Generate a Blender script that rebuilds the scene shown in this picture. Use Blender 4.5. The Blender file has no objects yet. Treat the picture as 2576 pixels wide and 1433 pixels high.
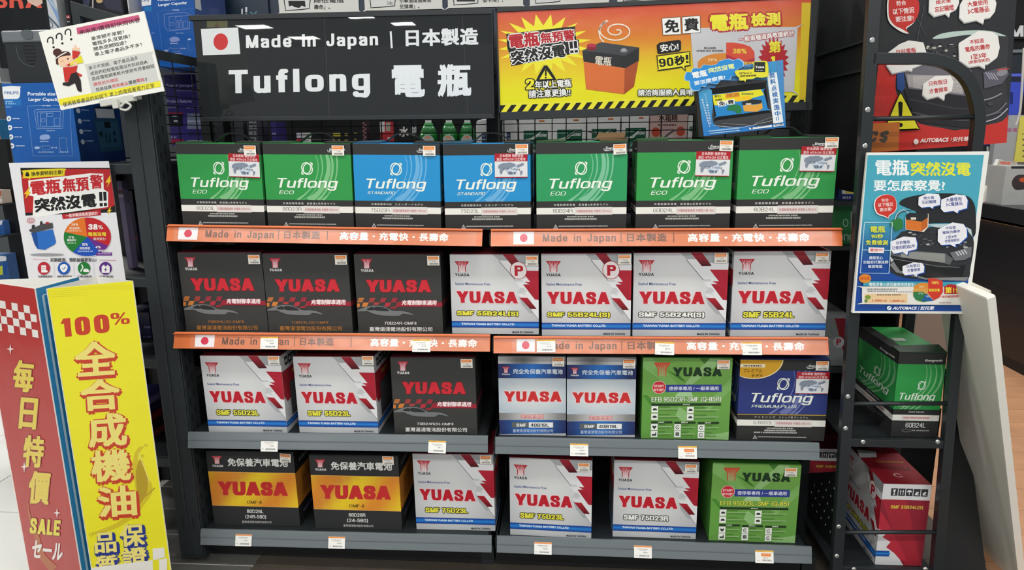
import bpy, bmesh, math, random
import numpy as np
from mathutils import Vector, Matrix
SC = bpy.context.scene
COL = SC.collection
R = math.radians
rnd = random.Random(7)
# ------------------------------------------------------------------ camera
CP = Vector((1.093, -1.778, 1.312)); YAW, PIT, ROLL, FPX = .0802, .2141, -.0131, 1732.
def _basis():
    cy, sy, cp, sp = math.cos(YAW), math.sin(YAW), math.cos(PIT), math.sin(PIT)
    f = Vector((-sy*cp, cy*cp, -sp)); r = Vector((cy, sy, 0)); u = r.cross(f)
    c, s = math.cos(ROLL), math.sin(ROLL)
    return c*r+s*u, -s*r+c*u, f
CR, CU, CF = _basis()
cam = bpy.data.cameras.new('camera'); cam.sensor_width = 36; cam.lens = 36*FPX/2576; cam.clip_start = .02
cob = bpy.data.objects.new('camera', cam); COL.objects.link(cob)
cob.matrix_world = Matrix(((CR.x, CU.x, -CF.x, CP.x), (CR.y, CU.y, -CF.y, CP.y), (CR.z, CU.z, -CF.z, CP.z), (0, 0, 0, 1)))
SC.camera = cob
def ray(px, py): return CF + CR*((px-1288)/FPX) - CU*((py-716.5)/FPX)
def at(px, py, Y):
    d = ray(px, py); return CP + d*((Y-CP.y)/d.y)
def atz(px, py, z):
    d = ray(px, py); return CP + d*((z-CP.z)/d.z)
FL = .056          # floor height
CEIL = 2.95
# ------------------------------------------------------------------ world, exposure, lamps
SC.view_settings.view_transform = 'Standard'; SC.view_settings.look = 'None'
SC.view_settings.exposure = -.36; SC.view_settings.gamma = 1; SC.view_settings.use_curve_mapping = False
w = bpy.data.worlds.new('shop_ambience'); SC.world = w; w.use_nodes = True
w.node_tree.nodes['Background'].inputs[0].default_value = (.97, .98, 1, 1)
w.node_tree.nodes['Background'].inputs[1].default_value = .42
def lamp(name, x, y, z, sx, sy, power, col=(1, .985, .95), rot=(0, 0, 0)):
    l = bpy.data.lights.new(name, 'AREA'); l.shape = 'RECTANGLE'; l.size = sx; l.size_y = sy; l.energy = power; l.color = col
    o = bpy.data.objects.new(name, l); COL.objects.link(o); o.location = (x, y, z); o.rotation_euler = rot
    return o
# rows of ceiling tubes over the aisle in front of the shelves, all just under the ceiling
for (x, y, p_) in ((-.9, -.75, 24), (1.0, -.9, 22), (2.9, -.75, 24), (-.9, -2.6, 34), (1.0, -2.6, 34), (2.9, -2.6, 34), (-.9, -4.4, 60), (1.0, -4.4, 60), (2.9, -4.4, 60)):
    lamp('ceiling_tube_lamp', x, y, CEIL-.06, 1.2, .14, p_)
for (x, y, p_) in ((-2.0, 1.6, 95), (1.0, 2.1, 40), (3.2, 1.5, 60)):
    lamp('ceiling_tube_lamp', x, y, CEIL-.06, 1.2, .14, p_)
for (px, py, s) in ((640, 68, .42), (905, 42, .34), (1015, 60, .3), (765, 95, .42)):      # far panels mirrored by the glossy sign
    d = ray(px, py); t = (CEIL-.08-CP.z)/d.z; q = CP+d*t
    lamp('ceiling_panel_lamp', q.x, .4-q.y, CEIL-.08, s, s*.8, 15)
# ------------------------------------------------------------------ materials
def lin(h):
    if not isinstance(h, str): return tuple(h)
    h = h.lstrip('#'); v = [int(h[i:i+2], 16)/255 for i in (0, 2, 4)]
    return tuple((c/12.92 if c <= .04045 else ((c+.055)/1.055)**2.4) for c in v)
def mat(name, col, rough=.5, metal=0., bump=0., bscale=200., var=0., spec=.5, alpha=1., trans=0.):
    m = bpy.data.materials.new(name); m.use_nodes = True; n = m.node_tree; b = n.nodes['Principled BSDF']
    c = (*lin(col), 1)
    b.inputs['Base Color'].default_value = c; b.inputs['Roughness'].default_value = rough
    b.inputs['Metallic'].default_value = metal; b.inputs['Specular IOR Level'].default_value = spec
    b.inputs['Alpha'].default_value = alpha; b.inputs['Transmission Weight'].default_value = trans
    if bump or var:
        t = n.nodes.new('ShaderNodeTexNoise'); t.inputs['Scale'].default_value = bscale; t.inputs['Detail'].default_value = 4
        tc = n.nodes.new('ShaderNodeTexCoord'); n.links.new(tc.outputs['Object'], t.inputs['Vector'])
        if bump:
            bp = n.nodes.new('ShaderNodeBump'); bp.inputs['Strength'].default_value = bump; bp.inputs['Distance'].default_value = .001
            n.links.new(t.outputs['Fac'], bp.inputs['Height']); n.links.new(bp.outputs['Normal'], b.inputs['Normal'])
        if var:
            mx = n.nodes.new('ShaderNodeMix'); mx.data_type = 'RGBA'
            mx.inputs[6].default_value = tuple(v*(1-var) for v in c[:3])+(1,); mx.inputs[7].default_value = tuple(min(1, v*(1+var)) for v in c[:3])+(1,)
            n.links.new(t.outputs['Fac'], mx.inputs[0]); n.links.new(mx.outputs[2], b.inputs['Base Color'])
    return m
def ink(name, rough, spec=.5, bump=0.):
    m = bpy.data.materials.new(name); m.use_nodes = True; n = m.node_tree; b = n.nodes['Principled BSDF']
    a = n.nodes.new('ShaderNodeVertexColor'); a.layer_name = 'Col'
    n.links.new(a.outputs['Color'], b.inputs['Base Color'])
    b.inputs['Roughness'].default_value = rough; b.inputs['Specular IOR Level'].default_value = spec
    if bump:
        t = n.nodes.new('ShaderNodeTexNoise'); t.inputs['Scale'].default_value = 9; t.inputs['Detail'].default_value = 2
        tc = n.nodes.new('ShaderNodeTexCoord'); n.links.new(tc.outputs['Object'], t.inputs['Vector'])
        bp = n.nodes.new('ShaderNodeBump'); bp.inputs['Strength'].default_value = bump; bp.inputs['Distance'].default_value = .01
        n.links.new(t.outputs['Fac'], bp.inputs['Height']); n.links.new(bp.outputs['Normal'], b.inputs['Normal'])
    return m
INK = ink('printed_card', .5, .35)
INKG = ink('printed_gloss', .22, .5, .25)
INKM = ink('printed_laminate', .012, .6, .004)
PLAIN = {}
def plain(col, rough=.5, metal=0.):
    k = (col, rough, metal)
    if k not in PLAIN: PLAIN[k] = mat('surface_'+col.strip('#'), col, rough, metal, bump=.15, bscale=300)
    return PLAIN[k]
M_STEEL = mat('charcoal_painted_steel', '#2d3336', .45, .1, bump=.25, bscale=500)
M_STEELD = mat('dark_painted_steel', '#24292c', .5, .1, bump=.25, bscale=500)
M_BLACK = mat('black_panel', '#0d0f12', .6, 0, bump=.2, bscale=300)
M_WIRE = mat('black_wire', '#17191c', .4, .3)
M_RAIL = mat('grey_plastic_rail', '#6f777b', .17, 0, bump=.05, bscale=60)
M_ORANGE = mat('orange_plastic', '#e37a49', .3, 0, bump=.08, bscale=40)
M_WHITE = mat('white_card', '#e9e8e2', .6, 0, bump=.1, bscale=80)
M_CARTON = mat('carton_edge', '#5b4a38', .8, 0, bump=.3, bscale=400)
M_SCREW = mat('screw_chrome', '#d0d2d0', .25, .9)
M_CLEAR = mat('clear_plastic', '#dfe6e8', .1, 0, alpha=.35)
M_RACK = mat('black_rack_steel', '#262b2e', .38, .15, bump=.2, bscale=400)
# ------------------------------------------------------------------ object helpers
def link(name, me, m=None, parent=None):
    o = bpy.data.objects.new(name, me); COL.objects.link(o)
    if m is not None:
        me.materials.clear(); me.materials.append(m)
    if parent is not None: o.parent = parent
    return o
def tag(o, label=None, cat=None, group=None, kind=None):
    if label: o['label'] = label
    if cat: o['category'] = cat
    if group: o['group'] = group
    if kind: o['kind'] = kind
    return o
def thing(name, label, cat, loc=(0, 0, 0), rot=(0, 0, 0), group=None):
    o = bpy.data.objects.new(name, None); COL.objects.link(o); o.location = loc; o.rotation_euler = rot; o.empty_display_size = .05
    return tag(o, label, cat, group)
class MB:
    def __init__(s): s.v = []; s.f = []
    def box(s, x0, x1, y0, y1, z0, z1):
        n = len(s.v); s.v += [(x, y, z) for z in (z0, z1) for y in (y0, y1) for x in (x0, x1)]
        s.f += [tuple(n+i for i in q) for q in ((0, 2, 3, 1), (4, 5, 7, 6), (0, 1, 5, 4), (2, 6, 7, 3), (0, 4, 6, 2), (1, 3, 7, 5))]
        return s
    def hexa(s, p):   # 8 corners: bottom 4 ccw, top 4 ccw
        n = len(s.v); s.v += [tuple(q) for q in p]
        s.f += [tuple(n+i for i in q) for q in ((3, 2, 1, 0), (4, 5, 6, 7), (0, 1, 5, 4), (1, 2, 6, 5), (2, 3, 7, 6), (3, 0, 4, 7))]
        return s
    def tube(s, pts, r, n=8, cap=True):
        pts = [Vector(p) for p in pts]; rings = []
        for i, p in enumerate(pts):
            t = (pts[min(i+1, len(pts)-1)]-pts[max(i-1, 0)]).normalized()
            a = t.orthogonal() if i == 0 else None
            if i: a = pa - t*pa.dot(t)
            a.normalize(); pa = a; b = t.cross(a)
            rr = r[i] if isinstance(r, (list, tuple)) else r
            base = len(s.v); rings.append(base)
            for k in range(n):
                g = 2*math.pi*k/n; s.v.append(tuple(p+(a*math.cos(g)+b*math.sin(g))*rr))
        for i in range(len(rings)-1):
            for k in range(n):
                s.f.append((rings[i]+k, rings[i]+(k+1) % n, rings[i+1]+(k+1) % n, rings[i+1]+k))
        if cap:
            s.f.append(tuple(rings[0]+k for k in reversed(range(n)))); s.f.append(tuple(rings[-1]+k for k in range(n)))
        return s
    def sweep(s, pts, prof):   # rectangular/flat profile [(a,b)] swept along pts in an XZ plane; a = in-plane normal, b = Y
        n = len(prof); rings = []
        pts = [Vector(p) for p in pts]
        for i, p in enumerate(pts):
            t = (pts[min(i+1, len(pts)-1)]-pts[max(i-1, 0)]).normalized(); nn = Vector((-t.z, 0, t.x))
            rings.append(len(s.v))
            for (a, b) in prof: s.v.append(tuple(p+nn*a+Vector((0, b, 0))))
        for i in range(len(rings)-1):
            for k in range(n): s.f.append((rings[i]+k, rings[i]+(k+1) % n, rings[i+1]+(k+1) % n, rings[i+1]+k))
        s.f.append(tuple(rings[0]+k for k in range(n))); s.f.append(tuple(rings[-1]+k for k in reversed(range(n))))
        return s
    def prism(s, poly, ax, a, b):   # extrude a 2-D polygon along axis ax from a to b
        n = len(s.v); k = len(poly)
        for t in (a, b):
            for (u, v) in poly:
                s.v.append({'x': (t, u, v), 'y': (u, t, v), 'z': (u, v, t)}[ax])
        s.f.append(tuple(n+i for i in range(k))); s.f.append(tuple(n+k+i for i in reversed(range(k))))
        for i in range(k): s.f.append((n+i, n+k+i, n+k+(i+1) % k, n+(i+1) % k))
        return s
    def build(s, name, m, parent=None, bevel=0, smooth=False, fix=True):
        me = bpy.data.meshes.new(name); me.from_pydata(s.v, [], s.f)
        if fix:
            bm = bmesh.new(); bm.from_mesh(me); bmesh.ops.recalc_face_normals(bm, faces=bm.faces); bm.to_mesh(me); bm.free()
        if smooth:
            for p in me.polygons: p.use_smooth = True
        o = link(name, me, m, parent)
        if bevel:
            b = o.modifiers.new('b', 'BEVEL'); b.width = bevel; b.segments = 2; b.limit_method = 'ANGLE'
        return o
def bx(name, m, x0, x1, y0, y1, z0, z1, parent=None, bevel=0): return MB().box(x0, x1, y0, y1, z0, z1).build(name, m, parent, bevel)
# ------------------------------------------------------------------ flat print (lettering, logos, pictures) as thin layered ink
from mathutils.geometry import delaunay_2d_cdt
def union(v, f):
    """flat union of overlapping faces, so that no two printed faces share a place"""
    f = [(q if sum(v[q[i]][0]*v[q[(i+1) % len(q)]][1]-v[q[(i+1) % len(q)]][0]*v[q[i]][1] for i in range(len(q))) > 0 else q[::-1]) for q in f]
    r = delaunay_2d_cdt([Vector(p) for p in v], [], f, 1, 1e-5, False); B = []
    for q in f:
        P = [v[i] for i in q]; B.append((min(p[0] for p in P), max(p[0] for p in P), min(p[1] for p in P), max(p[1] for p in P), P))
    out = []
    for t in r[2]:
        cx = sum(r[0][i][0] for i in t)/len(t); cy = sum(r[0][i][1] for i in t)/len(t)
        for x0, x1, y0, y1, P in B:
            if x0 <= cx <= x1 and y0 <= cy <= y1 and all((P[i][0]-P[i-1][0])*(cy-P[i-1][1])-(P[i][1]-P[i-1][1])*(cx-P[i-1][0]) >= -1e-9 for i in range(len(P))): out.append(tuple(t)); break
    return [(p.x, p.y) for p in r[0]], out
_G = {}
def raw_glyphs(s, bold, shear, sp):
    c = bpy.data.curves.new('g', 'FONT'); c.body = s; c.resolution_u = (2 if len(s) < 4 else 1) if max(map(ord, s)) > 0x2e80 else 3; c.offset = bold; c.shear = shear; c.space_character = sp
    c.fill_mode = 'FRONT'; o = bpy.data.objects.new('g', c); me = o.to_mesh()
    v = [(p.co.x, -p.co.y) for p in me.vertices]; f = [tuple(q.vertices) for q in me.polygons]
    o.to_mesh_clear(); bpy.data.objects.remove(o); bpy.data.curves.remove(c)
    return v, f
def glyphs(s, bold, shear, sp):
    k = (s, bold, shear, sp)
    if k not in _G:
        if s[0] == '~': _G[k] = block(s[1:], bold, shear, sp)
        elif max(map(ord, s)) > 0x2e80:
            _G[k] = raw_glyphs(s, 0, shear, sp)
        else: _G[k] = raw_glyphs(s, bold, shear, sp)
    return _G[k]
def block(s, t, shear, sp):
    """heavy grotesque block capitals, digits and a few small letters, drawn as bars, slanted bars and bent strokes; cap height 1"""
    V, F = [], []; X = 0.; h = t*.82
    def q(*p):
        n = len(V); V.extend((X+a-shear*(b-1), b) for a, b in p); F.append(tuple(range(n, n+len(p))))
    def v(x, y0=0., y1=1., k=1.): q((x, y0), (x+t*k, y0), (x+t*k, y1), (x, y1))
    def hb(x0, x1, y): q((x0, y), (x1, y), (x1, y+h), (x0, y+h))
    def dg(xa, ya, xb, yb, k=1.12): q((xa, ya), (xa+t*k, ya), (xb+t*k, yb), (xb, yb))
    def st(P, tt=None, closed=False):
        P = catmull(P, 4, closed); m = len(P)
        for i in range(m if closed else m-1):
            a, b = P[i], P[(i+1) % m]; dx, dy = b[0]-a[0], b[1]-a[1]; l = math.hypot(dx, dy) or 1; e = (t*dy*dy+h*dx*dx)/l/l/2
            nx, ny = -dy/l*e, dx/l*e; q((a[0]+nx, a[1]+ny), (b[0]+nx, b[1]+ny), (b[0]-nx, b[1]-ny), (a[0]-nx, a[1]-ny))
            if closed or i < m-2: q(*[(b[0]+e*.985*math.cos(k*math.pi/5), b[1]+e*.985*math.sin(k*math.pi/5)) for k in range(10)])
    def oval(x0, y0, x1, y1):
        x0 += t/2; x1 -= t/2; y0 += h/2; y1 -= h/2; c, d = (x0+x1)/2, (y0+y1)/2; g = .86; e = .84
        st([(c, y0), (c+(x1-c)*g, d-(d-y0)*e), (x1, d), (c+(x1-c)*g, d+(y1-d)*e), (c, y1), (c-(c-x0)*g, d+(y1-d)*e), (x0, d), (c-(c-x0)*g, d-(d-y0)*e)], closed=True)
    T, H2 = t/2, h/2; x = .27; g = .1
    for ch in s:
        w = .66
        if ch == ' ': X += .34*max(1, sp); continue
        if ch == 'A': w = .84; dg(w/2-t*.56, 0, 0, 1); dg(w/2-t*.56, 0, w-t*1.12, 1); hb(.2, w-.2, .60)
        elif ch == 'Y': w = .84; dg(0, 0, w/2-t*.56, .62); dg(w-t*1.12, 0, w/2-t*.56, .62); v(w/2-T, .54)
        elif ch == 'U': w = .74; v(0, 0, .66); v(w-t, 0, .66); st([(T, .64), (T+.03, .82), (w*.3, 1-H2-.005), (w*.5, 1-H2), (w*.7, 1-H2-.005), (w-T-.03, .82), (w-T, .64)])
        elif ch == 'S': w = .70; st([(w-T, .33), (w-T-.05, .16), (w*.66, H2+.005), (w*.38, H2), (T+.04, .15), (T+.02, .30), (.24, .42), (w-.22, .55), (w-T+.0, .70), (w-T-.06, .88), (w*.62, 1-H2), (w*.36, 1-H2), (T+.05, .88), (T-.01, .67)])
        elif ch == 'M': w = .88; v(0); v(w-t); dg(0, 0, w/2-t*.55, 1); dg(w-t*1.1, 0, w/2-t*.55, 1)
        elif ch == 'N': w = .74; v(0); v(w-t); dg(0, 0, w-t*1.12, 1)
        elif ch == 'F': w = .58; v(0); hb(0, w, 0); hb(0, w-.06, .42)
        elif ch == 'E': w = .62; v(0); hb(0, w, 0); hb(0, w-.05, .41); hb(0, w, 1-h)
        elif ch == 'L': w = .58; v(0); hb(0, w, 1-h)
        elif ch == 'T': w = .68; v(w/2-T); hb(0, w, 0)
        elif ch == 'I': w = t; v(0)
        elif ch == 'H': w = .72; v(0); v(w-t); hb(0, w, .41)
        elif ch in 'BPR':
            w = .70; v(0); e = .58 if ch == 'P' else .54; hb(0, w-.22, 0); hb(0, w-.22, e-h); st([(w-.24, H2), (w-T-.04, .10+H2*.4), (w-T-.01, e/2), (w-T-.04, e-.10-H2*.4), (w-.24, e-H2)])
            if ch == 'B': hb(0, w-.2, 1-h); st([(w-.24, e-H2), (w-T-.01, e+.06), (w-T+.01, (e+1)/2-.02), (w-T-.02, .9-H2*.4), (w-.22, 1-H2)])
            if ch == 'R': st([(w-.26, e-H2), (w-T-.05, e+.06), (w-T-.02, .75), (w-T+.02, 1)])
        elif ch == 'D': w = .72; v(0); hb(0, w-.3, 0); hb(0, w-.3, 1-h); st([(w-.32, H2), (w-.12-T*.4, .10+H2*.5), (w-T, .36), (w-T, .64), (w-.12-T*.4, .9-H2*.5), (w-.32, 1-H2)])
        elif ch in 'O0Q':
            w = .78 if ch != '0' else .60; oval(0, 0, w, 1)
            if ch == 'Q': dg(w*.42, .62, w-t*.7, 1.08, 1.)
        elif ch in 'CG':
            w = .74; st([(w-T, .36), (w-T-.07, .15), (w*.55, H2), (w*.25, .10+H2*.5), (T, .5), (w*.25, .9-H2*.5), (w*.55, 1-H2), (w-T-.07, .85), (w-T, .62)])
            if ch == 'G': hb(w*.52, w, .52); v(w-t, .52, 1)
        elif ch == 'J': w = .58; v(w-t, 0, .7); st([(w-T, .66), (w-T-.05, .86), (w*.45, 1-H2), (T+.03, .86), (T, .62)])
        elif ch == '1': w = .40; v(w-t); dg(w-t-.02, 0, 0, .28, 1.)
        elif ch == '2': w = .62; st([(T, .34), (T+.05, .13), (w*.5, H2), (w-T-.02, .14), (w-T, .32), (w-.2, .52), (.22, .74), (T+.0, .92)]); hb(0, w, 1-h)
        elif ch == '3': w = .62; st([(T, .28), (T+.07, .12), (w*.5, H2), (w-T-.02, .14), (w-T-.01, .30), (w*.5, .47)]); st([(w*.42, .47), (w-T-.02, .56), (w-T+.01, .74), (w-T-.06, .89), (w*.48, 1-H2), (T+.06, .88), (T, .70)])
        elif ch == '4': w = .66; v(w-t-.1); hb(0, w, .62); dg(w-t*1.1-.1, 0, 0, .64, 1.1)
        elif ch == '5': w = .62; hb(.08, w-.02, 0); dg(.08, 0, .03, .52, .95); st([(T+.02, .47), (w*.5, .36+H2), (w-T-.01, .50), (w-T+.01, .68), (w-T-.05, .87), (w*.48, 1-H2), (T+.06, .89), (T, .72)])
        elif ch in '69':
            w = .62; f = (lambda a, b: (a, b)) if ch == '6' else (lambda a, b: (w-a, 1-b))
            st([f(w-T, .26), f(w-T-.08, .10), f(w*.5, H2), f(T+.05, .16), f(T, .5), f(T+.05, .84), f(w*.5, 1-H2), f(w-T-.03, .86), f(w-T, .68), f(w-T-.04, .50), f(w*.52, .38+H2), f(T+.04, .52)])
        elif ch == '7': w = .60; hb(0, w, 0); st([(w-T, h*.5), (w*.52, .4), (w*.40, .7), (w*.36, 1)])
        elif ch == '8': w = .62; oval(.03, 0, w-.03, .53); oval(0, .45, w, 1)
        elif ch == '(': w = .30; st([(w-T*.9, 0), (T+.02, .3), (T, .55), (T+.02, .8), (w-T*.9, 1.12)])
        elif ch == ')': w = .30; st([(T*.9, 0), (w-T-.02, .3), (w-T, .55), (w-T-.02, .8), (T*.9, 1.12)])
        elif ch == '-': w = .34; hb(0, w, .56)
        elif ch == ',': w = t; q((0, 1-t), (t, 1-t), (t, 1), (t*.3, 1+t*.8), (0, 1+t*.8), (t*.3, 1))
        elif ch == '.': w = t; v(0, 1-t)
        elif ch == '/': w = .34; dg(w-t*.8, 0, 0, 1, .8)
        elif ch == '|': w = t*.4; v(0, -.05, 1.1, .4)
        elif ch == '%': w = .9; oval(0, 0, .42, .5); oval(.48, .5, .9, 1); dg(.62, 0, .15, 1, .7)
        elif ch == '!': w = t; v(0, 0, .62); v(0, 1-t*.75)
        elif ch == '?': w = .6; st([(T, .3), (T+.06, .12), (w*.5, H2), (w-T, .2), (w-T-.03, .36), (w*.5, .52), (w*.48, .72)]); v(w*.48-T, 1-t)
        elif ch == 'a': w = .60; v(w-t, .42, 1); st([(T+.01, .46), (.14, .33), (w*.5, x+H2), (w-T-.03, .36), (w-T, .5)]); st([(w-T, .58), (w*.4, .62), (T+.01, .74), (T+.04, .9), (w*.36, 1-H2), (w-T-.05, .92), (w-T, .78)])
        elif ch in 'dbpq':
            w = .64; oval(0, x, w, 1) if ch in 'dbpq' else 0
            if ch == 'd': v(w-t, 0, 1)
            elif ch == 'b': v(0, 0, 1)
            elif ch == 'p': v(0, x, 1.27)
            else: v(w-t, x, 1.27)
        elif ch == 'e': w = .62; hb(.1, w-.06, .58); st([(w-T, .66), (w-T, .52), (w-T-.07, .36), (w*.5, x+H2), (T+.07, .38), (T, .64), (T+.07, .88), (w*.5, 1-H2), (w-T-.05, .92), (w-T+.01, .80)])
        elif ch == 'i': w = t; v(0, x); v(0, 0, h)
        elif ch == 'l': w = t; v(0)
        elif ch in 'nh': w = .60; v(0, x if ch == 'n' else 0); st([(T, .52), (T+.06, .36), (w*.52, x+H2), (w-T-.03, .36), (w-T, .52), (w-T, .62)]); v(w-t, .6, 1)
        elif ch == 'u': w = .60; v(w-t, x); st([(w-T, .76), (w-T-.06, .91), (w*.48, 1-H2), (T+.03, .91), (T, .76), (T, .66)]); v(0, x, .68)
        elif ch == 'm': w = .92; v(0, x); v(w/2-T, .5); v(w-t, .5); st([(T, .5), (w*.25, x+H2), (w/2, .5)]); st([(w/2, .5), (w*.75, x+H2), (w-T, .5)])
        elif ch == 'o': w = .66; oval(0, x, w, 1)
        elif ch == 'f': w = .40; v(.08, .2, 1); hb(0, w, x); st([(.08+T, .3), (.08+T+.02, .1), (w-.02, H2)])
        elif ch == 't': w = .40; v(.08, .06, .85); hb(0, w, x); st([(.08+T, .8), (.08+T+.03, .94), (w, 1-H2)])
        elif ch == 'g': w = .64; oval(0, x, w, .98); v(w-t, x, 1.1); st([(w-T, 1.05), (w-T-.06, 1.2), (w*.48, 1.27-H2), (T+.04, 1.17), (T+.02, 1.1)])
        elif ch == 'r': w = .40; v(0, x); st([(T, .55), (T+.06, .36), (w, x+H2)])
        elif ch == 's': w = .54; st([(w-T, .46), (w-.16, x+.06), (w*.45, x+H2), (T+.02, .42), (T+.06, .56), (w-.14, .70), (w-T, .84), (w-.16, .96), (w*.45, 1-H2), (T, .84)])
        elif ch == 'c': w = .58; st([(w-T, .5), (w-.16, .36), (w*.5, x+H2), (T+.07, .38), (T, .64), (T+.07, .88), (w*.5, 1-H2), (w-.16, .92), (w-T, .78)])
        elif ch == 'y': w = .62; dg(0, x, w/2-T, 1); dg(w-t, x, w*.25, 1.27, 1.)
        else: w = .5; hb(0, w, .5)
        X += w+g*sp
    return union(V, F)
def catmull(P, n=6, closed=False):
    out = []; m = len(P)
    rng = range(m) if closed else range(m-1)
    for i in rng:
        p0, p1, p2, p3 = (P[(i-1) % m], P[i], P[(i+1) % m], P[(i+2) % m]) if closed else (P[max(i-1, 0)], P[i], P[i+1], P[min(i+2, m-1)])
        for k in range(n):
            t = k/n
            out.append(tuple(.5*((2*b)+(-a+c)*t+(2*a-5*b+4*c-d)*t*t+(-a+3*b-3*c+d)*t**3) for a, b, c, d in zip(p0, p1, p2, p3)))
    if not closed: out.append(tuple(P[-1]))
    return out
def solve_h(q):
    (x0, y0), (x1, y1), (x2, y2), (x3, y3) = q      # TL TR BR BL -> unit square; builds unit->quad then inverts
    dx1, dx2, dx3 = x1-x2, x3-x2, x0-x1+x2-x3; dy1, dy2, dy3 = y1-y2, y3-y2, y0-y1+y2-y3
    den = dx1*dy2-dx2*dy1; g = (dx3*dy2-dx2*dy3)/den; h = (dx1*dy3-dx3*dy1)/den
    M = Matrix(((x1-x0+g*x1, x3-x0+h*x3, x0), (y1-y0+g*y1, y3-y0+h*y3, y0), (g, h, 1)))
    return M.inverted()
class Art:
    EPS = 3e-5
    def __init__(s, quad, w, h):
        if len(quad) == 2: (a, b), (c, d) = quad; quad = [(a, b), (c, b), (c, d), (a, d)]
        s.q = quad; s.H = solve_h(quad); s.Hn = np.array(s.H).T; s.w = w; s.h = h; s.v = []; s.f = []; s.c = []; s.n = 1; s.clip = True
    def m(s, p):
        r = s.H @ Vector((p[0], p[1], 1)); u, v = r.x/r.z, r.y/r.z
        if s.clip: u = min(1, max(0, u)); v = min(1, max(0, v))
        return (u*s.w, -s.n*s.EPS, (1-v)*s.h)
    def poly(s, pts, col, keep=False):
        if not keep: s.n += 1
        n = len(s.v); s.v += [s.m(p) for p in pts]; s.f.append(tuple(range(n, n+len(pts))))
        if isinstance(col, list): s.c.append([(*lin(c), 1) for c in col])
        else: s.c.append([(*lin(col), 1)]*len(pts))
    def bg(s, col):
        s.poly(s.q, col)
    def rect(s, x0, y0, x1, y1, col, keep=False): s.poly([(x0, y0), (x1, y0), (x1, y1), (x0, y1)], col, keep)
    def grid(s, quad, nx, ny, fn):
        s.n += 1; (a, b, c, d) = quad
        def P(u, v): return tuple((a[i]*(1-u)+b[i]*u)*(1-v)+(d[i]*(1-u)+c[i]*u)*v for i in (0, 1))
        for j in range(ny):
            for i in range(nx):
                us = [i/nx, (i+1)/nx]; vs = [j/ny, (j+1)/ny]; cs = [(us[0], vs[0]), (us[1], vs[0]), (us[1], vs[1]), (us[0], vs[1])]
                n = len(s.v); s.v += [s.m(P(*k)) for k in cs]; s.f.append((n, n+1, n+2, n+3)); s.c.append([(*fn(*k), 1) for k in cs])
    def ell(s, cx, cy, rx, ry, col, n=28, rot=0, a0=0, a1=360, keep=False):
        full = abs(a1-a0) >= 360; k = n if full else n+1; pts = []
        for i in range(k):
            t = R(a0+(a1-a0)*i/n); x, y = rx*math.cos(t), ry*math.sin(t); c, q = math.cos(R(rot)), math.sin(R(rot))
            pts.append((cx+x*c-y*q, cy+x*q+y*c))
        if not full: pts.append((cx, cy))
        s.poly(pts, col, keep)
    def line(s, pts, wd, col, keep=False, taper=None):
        if not keep: s.n += 1
        L, Rr = [], []
        for i, p in enumerate(pts):
            a, b = pts[max(i-1, 0)], pts[min(i+1, len(pts)-1)]; dx, dy = b[0]-a[0], b[1]-a[1]; l = math.hypot(dx, dy) or 1
            h = (taper[i] if taper else wd)/2; nx, ny = -dy/l*h, dx/l*h
            L.append((p[0]+nx, p[1]+ny)); Rr.append((p[0]-nx, p[1]-ny))
        for i in range(len(pts)-1): s.poly([L[i], L[i+1], Rr[i+1], Rr[i]], col, True)
    def curve(s, pts, wd, col, taper=None, n=6):
        q = catmull(pts, n)
        if taper:
            m = len(q)-1; taper = [taper[min(int(i/m*(len(taper)-1)), len(taper)-2)]*(1-((i/m*(len(taper)-1)) % 1 if i < m else 1))+taper[min(int(i/m*(len(taper)-1)), len(taper)-2)+1]*((i/m*(len(taper)-1)) % 1 if i < m else 1) for i in range(m+1)]
        s.line(q, wd, col, False, taper)
    def ring(s, cx, cy, rx, ry, wd, col, a0=0, a1=360, rot=0, n=28, taper=None):
        pts = []
        for i in range(n+1):
            t = R(a0+(a1-a0)*i/n); x, y = rx*math.cos(t), ry*math.sin(t); c, q = math.cos(R(rot)), math.sin(R(rot))
            pts.append((cx+x*c-y*q, cy+x*q+y*c))
        s.line(pts, wd, col)
    def text(s, t, x, y, w, h, col, bold=0., shear=0., out=(), rot=0., sp=1.):
        v, f = glyphs(t, bold, shear, sp)
        if not v: return
        x0 = min(p[0] for p in v); x1 = max(p[0] for p in v); y0 = min(p[1] for p in v); y1 = max(p[1] for p in v)
        sx = w/(x1-x0); sy = h/max(y1-y0, 1e-6) if h else sx; c, q = math.cos(R(rot)), math.sin(R(rot))
        cjk = max(map(ord, t)) > 0x2e80 and bold; bb = bold*.8 if cjk else 0
        if cjk: x0 -= bb; x1 += bb; y0 -= bb*.7; y1 += bb*.7; sx = w/(x1-x0); sy = h/(y1-y0) if h else sx
        P = [((a-x0)*sx, (b-y0)*sy) for a, b in v]
        P = np.array(P)
        def turn(dx, dy): a = P[:, 0]+dx; b = P[:, 1]+dy; return np.c_[x+a*c-b*q, y+a*q+b*c]
        for e, oc in out:
            s.n += 1
            for i in range(7):
                g = i*math.pi/3.5+.2; s._add(turn((e+bb*sx)*math.cos(g), (e+bb*.7*sy)*math.sin(g)), f, oc, i)
            s.n += .4
        s.n += 1
        if cjk:
            for i, (dx, dy) in enumerate(((-bb, -bb*.7), (bb, -bb*.7), (bb, bb*.7), (-bb, bb*.7))+(((0, 0),) if bb > .022 else ())): s._add(turn(dx*sx, dy*sy), f, col, i)
        else: s._add(turn(0, 0), f, col)
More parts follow.
